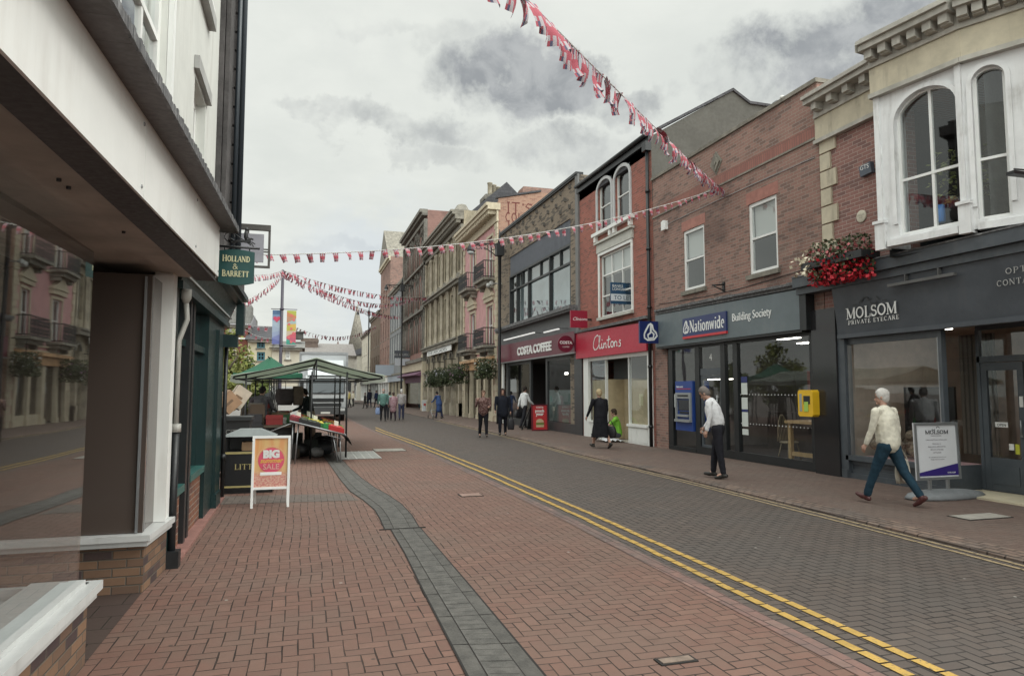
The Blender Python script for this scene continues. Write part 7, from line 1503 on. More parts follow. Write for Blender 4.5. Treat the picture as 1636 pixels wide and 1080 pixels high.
# second counter with stacked goods, scales, boxes
r = empty('market_counter', (-.6, 21, 0), 'dark market counter under the pale green canopy', 'counter'); m = MB(); m.box(-.95, -.25, 18.6, 23.5, .78, .84); part(r, 'counter_top', m, paint('counter_wood', (.09, .07, .05), .7, .2))
m = MB(); m.box(-.9, -.3, 18.7, 23.4, .05, .775); part(r, 'cloth_front', m, M_SACK)
random.seed(21)
for k in range(9):
    x, y = -.62 + random.uniform(-.12, .12), 18.9 + k * .5; h = random.uniform(.12, .3); c = random.choice(((.22, .15, .09), (.05, .05, .055), (.25, .03, .03), (.30, .30, .28), (.04, .12, .05)))
    m = MB(); m.box(x - .2, x + .2, y - .18, y + .18, .845, .845 + h); m.box(x - .21, x + .21, y - .19, y - .181, .845 + h * .6, .845 + h); tag(m.build('goods_box', flat('goods_%d' % k, c, .7)), '%s goods box, number %d from the near end of the dark market counter' % (('brown', 'black', 'red', 'grey', 'green')[((.22, .15, .09), (.05, .05, .055), (.25, .03, .03), (.30, .30, .28), (.04, .12, .05)).index(c)], k + 1) if False else ['cardboard', 'low', 'small', 'shallow', 'square', 'wide', 'taller', 'plain', 'last'][k] + ' goods box in the row along the dark market counter, place ' + ['one', 'two', 'three', 'four', 'five', 'six', 'seven', 'eight', 'nine'][k], 'box', 'goods boxes on the market counter')
# hanging brown bags
for k, (px, py, w, h, lab) in enumerate(((456, 634, 26, 26, 'dark brown jacket hung from the stall frame, left of two'), (476, 632, 16, 30, 'brown bag hung from the stall frame beside the dark haired stall person'))):
    a = P3(px, py, 21.5); s = 21.5 / 1150; m = MB(); n = 14
    m.grid([[(a.x + w * s / 2 * (0.75 + .35 * math.sin(math.pi * (i + 1) / 9)) * math.cos(2 * math.pi * t / n) * (1 + .1 * math.sin(3 * t)), 21.5 + .16 * math.sin(2 * math.pi * t / n), a.z + h * s * (.5 - i / 8)) for t in range(n)] for i in range(9)], True, True, True)
    m.tube([(a.x, 21.5, a.z + h * s * .5), (a.x, 21.5, 2.0)], .01, 5); tag(m.build('hung_goods', paint('hung_brown_%d' % k, ((.05, .04, .045), (.10, .075, .06))[k], .8, .2, 6)), lab, 'goods')
# wheeled bin with boxes, litter bin, A-board
yb = 15.2; a = P3(372, 670, yb); r = empty('wheeled_bin', (a.x, yb, 0), 'dark grey wheeled bin behind the litter bin holding cardboard', 'bin'); m = MB()
m.hexa([(a.x - .28, yb - .32, .12), (a.x + .28, yb - .32, .12), (a.x + .28, yb + .3, .12), (a.x - .28, yb + .3, .12), (a.x - .36, yb - .4, 1.12), (a.x + .36, yb - .4, 1.12), (a.x + .36, yb + .38, 1.12), (a.x - .36, yb + .38, 1.12)]); m.box(a.x - .39, a.x + .39, yb - .43, yb + .41, 1.12, 1.19); part(r, 'body', m, paint('bin_plastic', (.028, .032, .034), .5, .15))
for s in (-1, 1): m = MB(); m.lathe((a.x + s * .30, yb + .28, .1), [(.1, -.03), (.1, .03)], 12, (1, 0, 0)); part(r, 'wheel', m, M_BLACK)
text(r, r, 'CITY', Fr((0, yb - .385, 0), (1, 0, 0), (0, -1, 0)), a.x - .1, .85, .0, .13, flat('bin_letter', (.25, .26, .25), .7), ext=.004)
def carton(px, py, y, w, d, h, rot, col, lab, rz=.3):
    c = P3(px, py, y); M_ = Matrix.Rotation(rz, 3, 'Z') @ Matrix.Rotation(rot, 3, 'Y'); m = MB(); P = lambda x_, y_, z_: c + M_ @ Vector((x_, y_, z_))
    bx = lambda a0, a1, b0, b1, c0, c1: m.hexa([P(a0, b0, c0), P(a1, b0, c0), P(a1, b1, c0), P(a0, b1, c0), P(a0, b0, c1), P(a1, b0, c1), P(a1, b1, c1), P(a0, b1, c1)])
    bx(-w / 2, w / 2, -d / 2, d / 2, -h / 2, h / 2); m.m = 1; bx(-w / 2 - .003, w / 2 + .003, -.03, .03, -h / 2 - .003, h / 2 + .003); bx(-w / 2 + .05, w / 2 - .1, -d / 2 - .003, -d / 2, -.03, .02)
    tag(m.build('cardboard_box', [paint('card_%.2f' % col[0], col, .8, .12, 4), flat('card_tape', tuple(v * .5 for v in col), .6)]), lab, 'box')
carton(363, 642, 15.1, .34, .5, .36, -.75, (.36, .23, .14), 'tilted brown cardboard box heaped on the wheeled bin')
carton(381, 635, 15.25, .30, .3, .42, .6, (.50, .44, .36), 'tilted pale cardboard box leaning on the brown one')
def litter():
    y = 12.45; x0 = PY(353, 760, y)[0]; x1 = x0 + .84; y1 = y + .55; r = empty('litter_bin', ((x0 + x1) / 2, y + .27, 0), 'black litter bin with gold lines and gold LITTER lettering behind the sale board', 'litter bin'); m = MB()
    m.box(x0, x1, y, y1, .06, .70); m.box(x0 + .04, x0 + .08, y + .03, y1 - .03, .70, .94); m.box(x1 - .08, x1 - .04, y + .03, y1 - .03, .70, .94); m.box(x0 + .06, x1 - .06, y1 - .06, y1 - .03, .70, .94); m.box(x0 + .03, x1 - .03, y + .03, y1 - .03, 0, .06); part(r, 'body', m, paint('bin_black', (.012, .013, .015), .35, .15))
    m = MB(); m.box(x0 - .01, x1 + .01, y - .012, y - .001, .655, .69); m.box(x0 - .01, x1 + .01, y - .012, y - .001, .10, .13); g = flat('bin_gold', (.42, .36, .16), .4); part(r, 'gold_lines', m, g)
    m = MB(); m.hexa([(x0 - .02, y - .03, .94), (x1 + .02, y - .03, .94), (x1 + .02, y1 + .03, .94), (x0 - .02, y1 + .03, .94), (x0 + .25, y + .12, 1.06), (x1 - .25, y + .12, 1.06), (x1 - .25, y1 - .12, 1.06), (x0 + .25, y1 - .12, 1.06)]); part(r, 'lid', m, paint('bin_lid_grey', (.16, .18, .18), .5, .15))
    f = Fr((0, y, 0), (1, 0, 0), (0, -1, 0)); serif(r, r, 'LITTER', f, x0 + .20, x0 + .66, .40, .085, .002, g, wk=1.2)
    m = MB(); m.box(x0 + .3, x0 + .72, y + .12, y + .45, .70, .84); tag(m.build('cardboard_box', paint('box_tan', (.38, .24, .14), .8, .15)), 'small tan cardboard box stuffed in the litter bin opening', 'box')
litter()
def aboard():
    y = 10.85; x0, x1 = PY(400, 800, y)[0], PY(462, 800, y)[0]; zt = PY(430, 697, y)[1]; z0 = PY(430, 782, y)[1]; tl = .10; r = empty('sale_board', ((x0 + x1) / 2, y, 0), 'white framed pavement board with orange and pink BIG summer SALE poster', 'pavement sign')
    f = Fr((0, y, 0), (1, 0, 0), (0, -1, tl / 1.0)); f.n = Vector((0, -1, 0)); f.o = Vector((0, y, 0))
    class T(Fr):
        def p(s, u, z, d=0.0): return Vector((u, y + .02 + z * .12 - d, z))
    f = T((0, y, 0), (1, 0, 0), (0, -1, 0)); m = MB(); w = .035
    for a in (x0, x1 - w): m.fb(f, a, a + w, .0, zt, 0, .03)
    m.fb(f, x0 + w, x1 - w, zt - w, zt, 0, .028); m.fb(f, x0 + w, x1 - w, z0, z0 + w, 0, .028); fr_ = part(r, 'front_frame', m, M_WHITEC)
    m = MB()
    for a in (x0 + .02, x1 - .05): m.hexa([(a, y + .17, zt - .02), (a + .03, y + .17, zt - .02), (a + .03, y + .2, zt - .02), (a, y + .2, zt - .02), (a, y + .42, 0), (a + .03, y + .42, 0), (a + .03, y + .45, 0), (a, y + .45, 0)][::1])
    m.hexa([(x0 + .05, y + .20, .3), (x1 - .05, y + .20, .3), (x1 - .05, y + .215, .3), (x0 + .05, y + .215, .3), (x0 + .05, y + .155, zt - .05), (x1 - .05, y + .155, zt - .05), (x1 - .05, y + .17, zt - .05), (x0 + .05, y + .17, zt - .05)]); part(r, 'rear_frame', m, M_WHITE)
    pm, nt, b = newmat('sale_poster'); vec, X_, Y_, Z_ = uvxy(nt); nn = noi(nt, comb(nt, X_ * 9.0, Y_ * 1.2), 1.2, 2, .5); n2 = noi(nt, vec, 38, 3, .6)
    zz = smooth(Y_, z0 + .16, z0 + .32); c = mixc(nt, smooth(nn, .35, .65), (.62, .40, .16), (.60, .28, .10)); c2 = mixc(nt, smooth(n2, .4, .6), (.50, .17, .15), (.58, .36, .27)); setc(nt, b, 'Base Color', mixc(nt, zz, c2, c)); b.inputs['Roughness'].default_value = .3
    m = MB(); m.q(f.p(x0 + w, z0 + w, .008), f.p(x1 - w, z0 + w, .008), f.p(x1 - w, zt - w, .008), f.p(x0 + w, zt - w, .008)); p = part(r, 'poster', m, pm)
    c = (x0 + x1) / 2; zc = (zt + z0) / 2 + .03; m = MB(); m.fprism(f, [(c + .185 * math.cos(k * .2094), zc + .185 * math.sin(k * .2094)) for k in range(30)], .009, .011); part(r, 'pink_disc', m, flat('disc_pink', (.60, .07, .13), .4), p)
    m = MB(); arch_band(m, f, c - .20, c + .20, zc, .20, .008, .009, .012, 20); part(r, 'disc_ring', m, flat('ring_orange', (.7, .4, .25), .5), p)
    text(r, p, 'BIG', f, c, zc + .04, .012, .15, M_WHITEC, align='CENTER', bold=.010, ext=.001); text(r, p, 'summer', f, c, zc - .035, .012, .095, flat('script_yellow', (.75, .42, .10), .5), align='CENTER', shear=.3, bold=.003, ext=.001); text(r, p, 'SALE', f, c, zc - .13, .012, .11, flat('sale_pale', (.72, .38, .34), .5), align='CENTER', bold=.002, ext=.001)
    m = MB(); m.fb(f, c - .15, c + .15, zc - .215, zc - .17, .011, .013); part(r, 'white_strip', m, M_WHITEC, p)
aboard()
# cafe pavement board, optician board
def pav_board(px0, px1, pyt, pyb, Y, lab, colr, frame, txts, tilt=.08, ang=0.0):
    x0, x1 = PY(px0, pyb, Y)[0], PY(px1, pyb, Y)[0]; zt = PY((px0 + px1) / 2, pyt, Y)[1]; zb = PY((px0 + px1) / 2, pyb, Y)[1]; c = (x0 + x1) / 2; r = empty('pavement_board', (c, Y, .045), lab, 'pavement sign')
    class T(Fr):
        def p(s, u, z, d=0.0): return Vector((u, Y + z * tilt - d, z))
    f = T((0, Y, 0), (1, 0, 0), (0, -1, 0)); m = MB(); w = .045 * (zt - zb); m.fb(f, x0, x1, zb, zt, -.02, 0); b = part(r, 'panel', m, colr); m = MB()
    for a in (x0, x1 - w): m.fb(f, a, a + w, zb + w, zt - w, .001, .02)
    m.fb(f, x0, x1, zt - w, zt, .001, .02); m.fb(f, x0, x1, zb, zb + w, .001, .02); part(r, 'frame', m, frame)
    return r, b, f, x0, x1, zb, zt
Yc = 27.6; r, b, f, x0, x1, zb, zt = pav_board(850, 876, 646, 688, Yc, 'red pavement board with white writing and a burger picture outside the cafe', flat('board_red', (.48, .03, .035), .4), flat('board_maroon', (.10, .01, .02), .4), None)
text(r, b, 'COSTA', f, (x0 + x1) / 2, zt - .16, .021, .1, M_WHITEC, align='CENTER', ext=.001, bold=.003); text(r, b, "pouch", f, (x0 + x1) / 2, zt - .32, .002, .16, M_WHITEC, align='CENTER', ext=.002, bold=.008); text(r, b, 'your', f, (x0 + x1) / 2, zt - .46, .002, .17, M_WHITEC, align='CENTER', ext=.002, bold=.01)
m = MB(); c = (x0 + x1) / 2; m.fprism(f, [(c + .17 * math.cos(t * .35), zb + .36 + .14 * max(-.1, math.sin(t * .35))) for t in range(18)], .002, .01); m.fb(f, c - .17, c + .17, zb + .15, zb + .24, .002, .01); part(r, 'bun_picture', m, flat('bun', (.55, .42, .26), .6), b); m = MB(); m.fb(f, c - .18, c + .18, zb + .25, zb + .33, .002, .012); part(r, 'filling_picture', m, flat('filling', (.15, .22, .05), .6), b)
m = MB(); m.hexa([(x0 - .25, Yc + .7, .05), (x0 - .2, Yc + .7, .05), (x0 - .2, Yc + .75, .05), (x0 - .25, Yc + .75, .05), (x0 + .0, Yc + .12, zt), (x0 + .05, Yc + .12, zt), (x0 + .05, Yc + .17, zt), (x0 + .0, Yc + .17, zt)]); m.prism([(x0 + .0, Yc + .16, zt - .02), (x0 - .02, Yc + .62, .08), (x1 - .1, Yc + .62, .08), (x1, Yc + .16, zt - .02)], (0, .02, 0)); part(r, 'rear_leaf', m, M_BLACK)
Ym = 9.95; r, b, f, x0, x1, zb, zt = pav_board(1466, 1536, 675, 766, 8.45, 'white optician pavement board with purple corner on a grey rocking base', paint('board_white', (.62, .63, .66), .4, .03), M_STEEL, None, tilt=.03)
c = (x0 + x1) / 2; W_ = x1 - x0; serif(r, b, 'MOLSOM', f, x0 + W_ * .25, x1 - W_ * .22, zt - .175, .055, .001, M_BLACK, wk=1.1)
for k, (t, s, z) in enumerate((('PRIVATE EYECARE', .026, .215), ('Celebrating 20 years of being open', .030, .275), ('Welcome to', .034, .34), ('MOLSOM & ASSOCIATES', .032, .385), ('PRIVATE EYECARE', .032, .43), ('OPTICIANS', .032, .475), ('Eye examinations and contact lens care', .022, .54), ('Designer frames and sunglasses', .022, .575))): text(r, b, t, f, c, zt - z, .001, s, flat('board_grey_ink', (.22, .2, .24), .6), align='CENTER', ext=.0005)
m = MB(); m.fprism(f, [(x0 + .04, zb + .06), (x1 - .04, zb + .06), (x1 - .04, zb + .24), (x0 + .04, zb + .11)], .001, .004); part(r, 'purple_corner', m, flat('corner_purple', (.035, .02, .16), .4), b); text(r, b, '01775 713344', f, x1 - .26, zb + .09, .004, .035, M_WHITEC, ext=.001, sx=.8)
m = MB(); 
for s in (-1, 1): strokes(m, f, c + s * .045, zt - .09, .001, 1, [(arc(0, 0, .03, .026, 0 if s > 0 else 200, 340 if s < 0 else 180, 12), .009)], 1, ext=.001)
m.build('spectacles_emblem', M_BLACK, b, r)
m = MB(); zz = .047; m.grid([[(c + .02 + (x1 - x0) * 1.0 * math.cos(2 * math.pi * k / 20) * s * (1 if math.cos(2 * math.pi * k / 20) > 0 else .75), 8.47 + .26 * math.sin(2 * math.pi * k / 20) * s, zz + h) for k in range(20)] for s, h in ((.98, 0), (1, .03), (.92, .08), (.6, .12), (.2, .135), (.02, .137))], True, True, True); part(r, 'base', m, paint('base_grey', (.17, .18, .19), .6, .15, 4))
m = MB(); m.box(c - .2, c - .16, 8.45, 8.49, .15, zb + .03); m.box(c + .16, c + .2, 8.45, 8.49, .15, zb + .03); part(r, 'springs', m, M_STEEL)
r, b, f, x0, x1, zb, zt = pav_board(674, 690, 639, 657, 58, 'small white pavement board with red picture outside the purple awning shop', flat('board_pale', (.55, .58, .60), .5), M_WHITE, None); m = MB(); m.fb(f, x0 + .15, x1 - .15, zb + (zt - zb) * .5, zb + (zt - zb) * .7, .001, .01); part(r, 'red_picture', m, flat('pic_red', (.4, .05, .05), .6), b)
m = MB(); m.box(x0, x0 + .05, 58, 58.05, .045, zb); m.box(x1 - .05, x1, 58, 58.05, .045, zb); part(r, 'legs', m, M_WHITE)
# projecting boards further along
for px0, px1, py0, py1, X, c, lab, tx in ((630, 655, 560, 572, 8.6, (.06, .065, .08), 'dark grey name board on a bracket above a pale board down the street', 'BELL & BURSON'), (631, 655, 573, 584, 8.62, (.42, .44, .48), 'pale grey name board just below the dark one', ''), (600, 629, 583, 600, 8.5, (.34, .38, .44), 'pale blue name board lower down the street', '')):
    Yq = PX(px1, 600, 10.1)[0]; a0, zt = PY(px0, py0, Yq); a1, zb = PY(px1, py1, Yq); r = empty('name_board', (a1, Yq, zb), lab, 'sign'); m = MB(); m.box(a0, a1, Yq - .05, Yq + .05, zb, zt); p = part(r, 'board', m, flat('nb_%d' % px0 + str(py0), c, .5)); m = MB(); m.box(a1, a1 + .5, Yq - .03, Yq + .03, zb + .2, zb + .3); part(r, 'arm', m, M_BLACK)
    if tx: text(r, p, tx, Fr((0, Yq - .05, 0), (1, 0, 0), (0, -1, 0)), (a0 + a1) / 2, (zb + zt) / 2 - .15, 0, .32, flat('faded_letters', (0, 0, 0)), align='CENTER', ext=.005, sx=.8)
# ---------------------------------------------------------------- table and chair in the bank window
r = empty('wooden_table', (11.0, 12.7, .05), 'light wooden table inside the large grey-framed window', 'table'); m = MB(); u0, u1 = PX(1303, 685, 10.7)[0], PX(1262, 685, 10.7)[0]
m.box(10.55, 11.5, u0 - .3, u1, .98, 1.04); part(r, 'table_top', m, M_WOOD)
for x in (10.62, 11.4):
    for y in (u0 - .2, u1 - .12): m = MB(); m.box(x, x + .08, y, y + .09, .05, .98); part(r, 'leg', m, M_WOOD)
m = MB(); m.box(10.63, 10.68, u0 - .2, u1 - .13, .25, .34); part(r, 'rail', m, M_WOOD)
yc = u1 + .35; r = empty('spindle_chair', (10.95, yc, .05), 'spindle-backed wooden chair beside the table inside the window', 'chair'); wm = paint('chair_wood', (.26, .21, .14), .5, .15, 6); m = MB(); m.lathe((10.95, yc, .48), [(.2, 0), (.22, .02), (.2, .045)], 16); part(r, 'seat', m, wm)
m = MB(); m.tube([(10.78 + .34 * k / 10, yc + .19 + .06 * math.sin(math.pi * k / 10), .52 + .62 * math.sin(math.pi * k / 10) ** .6) for k in range(11)], .015, 6)
for k in range(1, 8): x = 10.78 + .34 * k / 8; m.tube([(x, yc + .18, .52), (x, yc + .24, .52 + .60 * math.sin(math.pi * k / 8) ** .6)], .007, 5)
part(r, 'backrest', m, wm)
for sx_ in (-1, 1):
    for sy_ in (-1, 1): m = MB(); m.tube([(10.95 + sx_ * .12, yc + sy_ * .12, .48), (10.95 + sx_ * .19, yc + sy_ * .2, .05)], .016, 6); part(r, 'leg', m, wm)
# ---------------------------------------------------------------- gull on the parapet
a = P3(1237, 160, 14.2); gx_ = Vector((10.3, PX(1237, 165, 10.2)[0], 8.30)); r = empty('gull', gx_, 'gull standing on the brick parapet', 'bird'); m = MB(); m.ell(gx_ + Vector((0, 0, .0)), .07, .17, .07, 12, 8); m.ell(gx_ + Vector((0, -.14, .08)), .045, .05, .045); m.tube([gx_ + Vector((0, -.17, .08)), gx_ + Vector((0, -.235, .07))], [.015, .004], 6); m.tube([gx_ + Vector((0, .12, .01)), gx_ + Vector((0, .27, -.01))], [.05, .01], 6)
for s in (-1, 1): m.tube([gx_ + Vector((s * .02, 0, -.05)), gx_ + Vector((s * .02, 0, -.10))], .006, 5)
part(r, 'body', m, paint('gull_white', (.6, .6, .58), .7, .1)); m = MB(); m.ell(gx_ + Vector((0, .05, .025)), .075, .16, .055, 12, 8); part(r, 'wings', m, flat('gull_grey', (.22, .23, .25), .7))
# ---------------------------------------------------------------- lorry and vans
def lorry():
    Y = 41.0; x0, x1 = PY(478, 600, Y)[0], PY(558, 600, Y)[0]; ztop = PY(515, 561, Y)[1]; cx = (PY(487, 640, Y)[0] + PY(553, 640, Y)[0]) / 2; r = empty('box_lorry', ((x0 + x1) / 2, Y + 3, 0), 'silver and white box lorry facing the camera behind the market stall', 'lorry')
    wh = paint('lorry_silver', (.42, .44, .45), .35, .05, 2); bw = paint('lorry_box_white', (.55, .58, .60), .5, .05, 1); m = MB(); m.box(x0, x1, Y + 1.7, Y + 9, .95, ztop); part(r, 'box_body', m, bw)
    m = MB()
    for a in (x0 - .02, x1 - .10): m.box(a, a + .12, Y + 1.66, Y + 1.72, .95, ztop + .02)
    m.box(x0, x1, Y + 1.65, Y + 1.71, ztop - .1, ztop + .04); part(r, 'box_edging', m, M_STEEL)
    c0, c1 = cx - 1.12, cx + 1.12
    def cab(y, z): return (y, z)
    m = MB(); prof = [(Y + 1.55, .55), (Y + .02, .55), (Y - .02, 1.0), (Y + .0, 1.55), (Y + .28, 2.45), (Y + .5, 2.62), (Y + 1.55, 2.68)]
    m.prism([(c0, y, z) for y, z in prof], (c1 - c0, 0, 0)); part(r, 'cab', m, wh)
    m = MB(); m.prism([(c0 + .12, Y - .012 + .005, 1.60), (c0 + .12, Y + .245, 2.40), (c0 + .12, Y + .26, 2.40), (c0 + .12, Y + .03, 1.60)], (c1 - c0 - .24, 0, 0)); part(r, 'windscreen', m, flat('windscreen_dark', (.07, .085, .095), .08))
    m = MB(); m.box(c0 + .1, c1 - .1, Y - .035, Y - .021, 1.54, 1.61); m.prism([(c0 + .03, Y - .02, 1.58), (c0 + .03, Y + .24, 2.43), (c0 + .03, Y + .26, 2.43), (c0 + .03, Y, 1.58)], (.08, 0, 0)); m.prism([(c1 - .11, Y - .02, 1.58), (c1 - .11, Y + .24, 2.43), (c1 - .11, Y + .26, 2.43), (c1 - .11, Y, 1.58)], (.08, 0, 0))
    for k in (.3, .62): m.tube([(c0 + 2.2 * k, Y - .03, 1.6), (c0 + 2.2 * k + .5, Y + .06, 1.78)], .012, 4)
    part(r, 'screen_surround', m, M_BLACK)
    m = MB(); m.prism([(c0 + .1, Y + .3, 2.62), (c0 + .1, Y + 1.5, 3.55), (c0 + .1, Y + 1.5, 2.66)], (c1 - c0 - .2, 0, 0)); part(r, 'wind_deflector', m, bw)
    m = MB(); m.box(c0 + .12, c1 - .12, Y - .05, Y - .022, 1.10, 1.30); m.box(c0 + .25, c1 - .25, Y - .05, Y - .022, .84, 1.02); part(r, 'grille', m, M_BLACK)
    m = MB(); m.box(c0 - .02, c1 + .02, Y - .12, Y + .3, .38, .78); part(r, 'bumper', m, paint('bumper_dark', (.06, .062, .065), .5, .1))
    for a in (c0 + .05, c1 - .37): m = MB(); m.box(a, a + .32, Y - .135, Y - .121, .58, .74); part(r, 'headlight', m, flat('headlight_lens', (.5, .52, .52), .1))
    m = MB(); m.box(cx - .26, cx + .26, Y - .135, Y - .121, .42, .53); part(r, 'number_plate', m, flat('plate_white', (.6, .6, .55), .5))
    for s, a in ((-1, c0), (1, c1)): m = MB(); m.box(a + s * .10, a + s * .30, Y + .1, Y + .18, 1.7, 2.25); m.tube([(a, Y + .3, 2.3), (a + s * .2, Y + .14, 2.28)], .02, 5); part(r, 'mirror', m, M_BLACK)
    for y in (Y + .75, Y + 6.5):
        for a in (c0 + .02, c1 - .3): m = MB(); m.lathe((a, y, .45), [(.25, 0), (.45, .02), (.45, .26), (.25, .28)], 18, (1, 0, 0)); part(r, 'wheel', m, M_BLACK)
    m = MB(); m.box(c0 + .3, c1 - .3, Y + .5, Y + 9, .55, .95); part(r, 'chassis', m, M_BLACK)
lorry()
def van(x, y, rz, lab, L=5.0, W_=1.9, H=2.2, col=(.55, .56, .55)):
    r = empty('parked_van', (x, y, 0), lab, 'van', 'white vans parked in the square', rz); c, s = math.cos(rz), math.sin(rz); P = lambda a, b, z: Vector((x + a * c - b * s, y + a * s + b * c, z)); m = MB()
    prof = [(-L / 2, .35), (-L / 2, H - .1), (-L / 2 + .2, H), (L / 2 - 1.5, H), (L / 2 - .75, 1.3), (L / 2 - .05, 1.05), (L / 2, .35)]
    m.prism([P(a, -W_ / 2, z) for a, z in prof], P(0, W_ / 2, 0) - P(0, -W_ / 2, 0)); part(r, 'body', m, paint('van_white', col, .35, .04)); m = MB()
    for sd in (-W_ / 2 - .01, W_ / 2 + .01): m.prism([P(L / 2 - 2.3, sd, 1.3), P(L / 2 - .95, sd, 1.3), P(L / 2 - 1.5, sd, H - .2), P(L / 2 - 2.3, sd, H - .2)], (P(0, .02, 0) - P(0, 0, 0)) * (1 if sd > 0 else -1))
    m.prism([P(L / 2 - 1.42, -W_ / 2 + .1, H - .08), P(L / 2 - .78, -W_ / 2 + .1, 1.33), P(L / 2 - .74, -W_ / 2 + .1, 1.33), P(L / 2 - 1.38, -W_ / 2 + .1, H - .08)], P(0, W_ - .2, 0) - P(0, 0, 0)); part(r, 'windows', m, flat('van_glass', (.03, .035, .04), .08))
    for a in (-L / 2 + .9, L / 2 - .8):
        for b in (-W_ / 2 - .01, W_ / 2 - .2): m = MB(); m.lathe(P(a, b, .33), [(.16, 0), (.33, .01), (.33, .2), (.16, .21)], 16, P(0, 1, 0) - P(0, 0, 0)); part(r, 'wheel', m, M_BLACK)
a = P3(398, 628, 34); van(a.x - .2, 36, 0.1, 'white van parked side-on nearest the tree, seen under the canopies', 4.6)
a = P3(470, 630, 44); van(a.x - 1.2, 46, .15, 'white van parked behind the stall, seen left of the lorry', 4.8, H=2.0)
# ---------------------------------------------------------------- bunting
random.seed(77)
M_CORD = flat('bunting_cord', (.5, .5, .48), .8)
FM = [flat('flag_red', (.33, .06, .085), .8), flat('flag_white', (.36, .33, .35), .8), flat('flag_blue', (.07, .07, .13), .8)]  # backlit shade mixed into the cloth colours: all darkened, white turned grey
def flag_mesh(k):
    random.seed(k); w, h = .145, .22; m = MB(); n = 6; tw = random.uniform(-.45, .45); cv = random.uniform(-.06, .06); ta = random.uniform(.55, .95)
    rows = []
    for i in range(n + 1):
        t = i / n; a = tw * t; ww = w / 2 * (1 + (ta - 1) * t); rows.append([Vector((s * ww * math.cos(a), s * ww * math.sin(a) + cv * math.sin(t * 2.5) + .02 * t * math.cos(s * 3), -h * t)) for s in (-1, -.72, -.5, -.16, .16, .5, .72, 1)])
    v0 = len(m.v); k8 = 8
    for r_ in rows: m.v += r_
    for i in range(n):
        for j in range(7):
            a = i * k8 + j; m.f.append((a, a + 1, a + 1 + k8, a + k8)); m.sm.append(True)
            cross = j == 3 or i in (2, 3) and False or i == 2 or (i == 3); diag = (j in (0, 6) and i in (0, 5)) or (j in (1, 5) and i in (1, 4)); 
            m.mi.append(0 if (cross or diag) else (1 if (j in (2, 4) or i in (1, 4)) else 2))
    return m
FMS = []
for k in range(7):
    mb_ = flag_mesh(k); o = mb_.build('flag', FM); o.data.transform(Matrix.Translation(o.location)); FMS.append(o.data); bpy.data.objects.remove(o)
def bunting(A, B, sag, lab, step=.27, sc=1.0, wide=1.0):
    A, B = Vector(A), Vector(B); L = (B - A).length; n = 40; pt = lambda t: A.lerp(B, t) + Vector((0, 0, -sag * 4 * t * (1 - t)))
    r = empty('bunting', A, lab, 'bunting', 'strings of red white and blue bunting across the street'); m = MB(); m.tube([pt(k / n) for k in range(n + 1)], .008, 5); part(r, 'cord', m, M_CORD)
    k = 0; N = int(L / step); N = min(N, 98); dirn = (B - A).normalized(); ang = math.atan2(dirn.y, dirn.x); random.seed(int(L * 100))
    for i in range(N):
        t = (i + .5) / N; p = pt(t); o = bpy.data.objects.new('flag', random.choice(FMS)); SC.collection.objects.link(o); o.parent = r; o.location = p - A
        o.rotation_euler = (random.gauss(.1, .2), random.gauss(0, .12) - math.atan2(dirn.z, 1) * 1.0, ang + random.gauss(0, .18)); o.scale = (sc * wide, sc, sc)
    return r
def yz(px, py, X): y, z = PX(px, py, X); return (X, y, z)
Nw = Vector(yz(1150, 300, 10.08))
M1 = ray(870, 10); M1 = Vector((0, 0, CAMZ)) + M1 * (7.2 / M1.length); A1 = Nw + (M1 - Nw) * 1.55
bunting(Nw, A1, .12, 'nearest bunting string, sweeping overhead from the brick wall to the top of the picture', .215, 1.25, 1.35)
bunting(Nw, (-.95, 12.1, PY(405, 408, 12.1)[1]), .42, 'long bunting string crossing from the brick wall to the left-hand corner', .235, .72)
T = Vector((xp, 36, zp))
def fan(px, py, X, sag, lab, st=.3, sc=1.25, src=T): bunting(src, yz(px, py, X), sag, lab, st, sc)
fan(690, 474, 10.0, .5, 'upper bunting string from the banner post towards the tall gothic building', .42, 1.5)
fan(655, 478, 10.0, 1.0, 'middle bunting string from the banner post towards the right-hand row', .5, 1.6)
fan(640, 505, 10.0, .6, 'lower bunting string from the banner post towards the brick pediment building', .6, 1.7)
bunting(T, P3(330, 492, 24), .5, 'bunting string from the banner post down to the left behind the shop corner', .38, 1.2)
bunting(T, P3(340, 430, 20), .2, 'faint bunting string from the banner post up to the left behind the signs', .38, 1.1)
bunting(P3(392, 516, 56), P3(446, 519, 56), .25, 'short distant bunting string on the roofs left of the banner post', .5, 1.6)
bunting(P3(473, 523, 60), P3(600, 520, 75), 1.0, 'distant bunting string low on the skyline right of the banners', .55, 1.7)
bunting(P3(380, 516, 52), P3(432, 540, 50), .3, 'short distant bunting string across the cream townhouse roof', .5, 1.5)
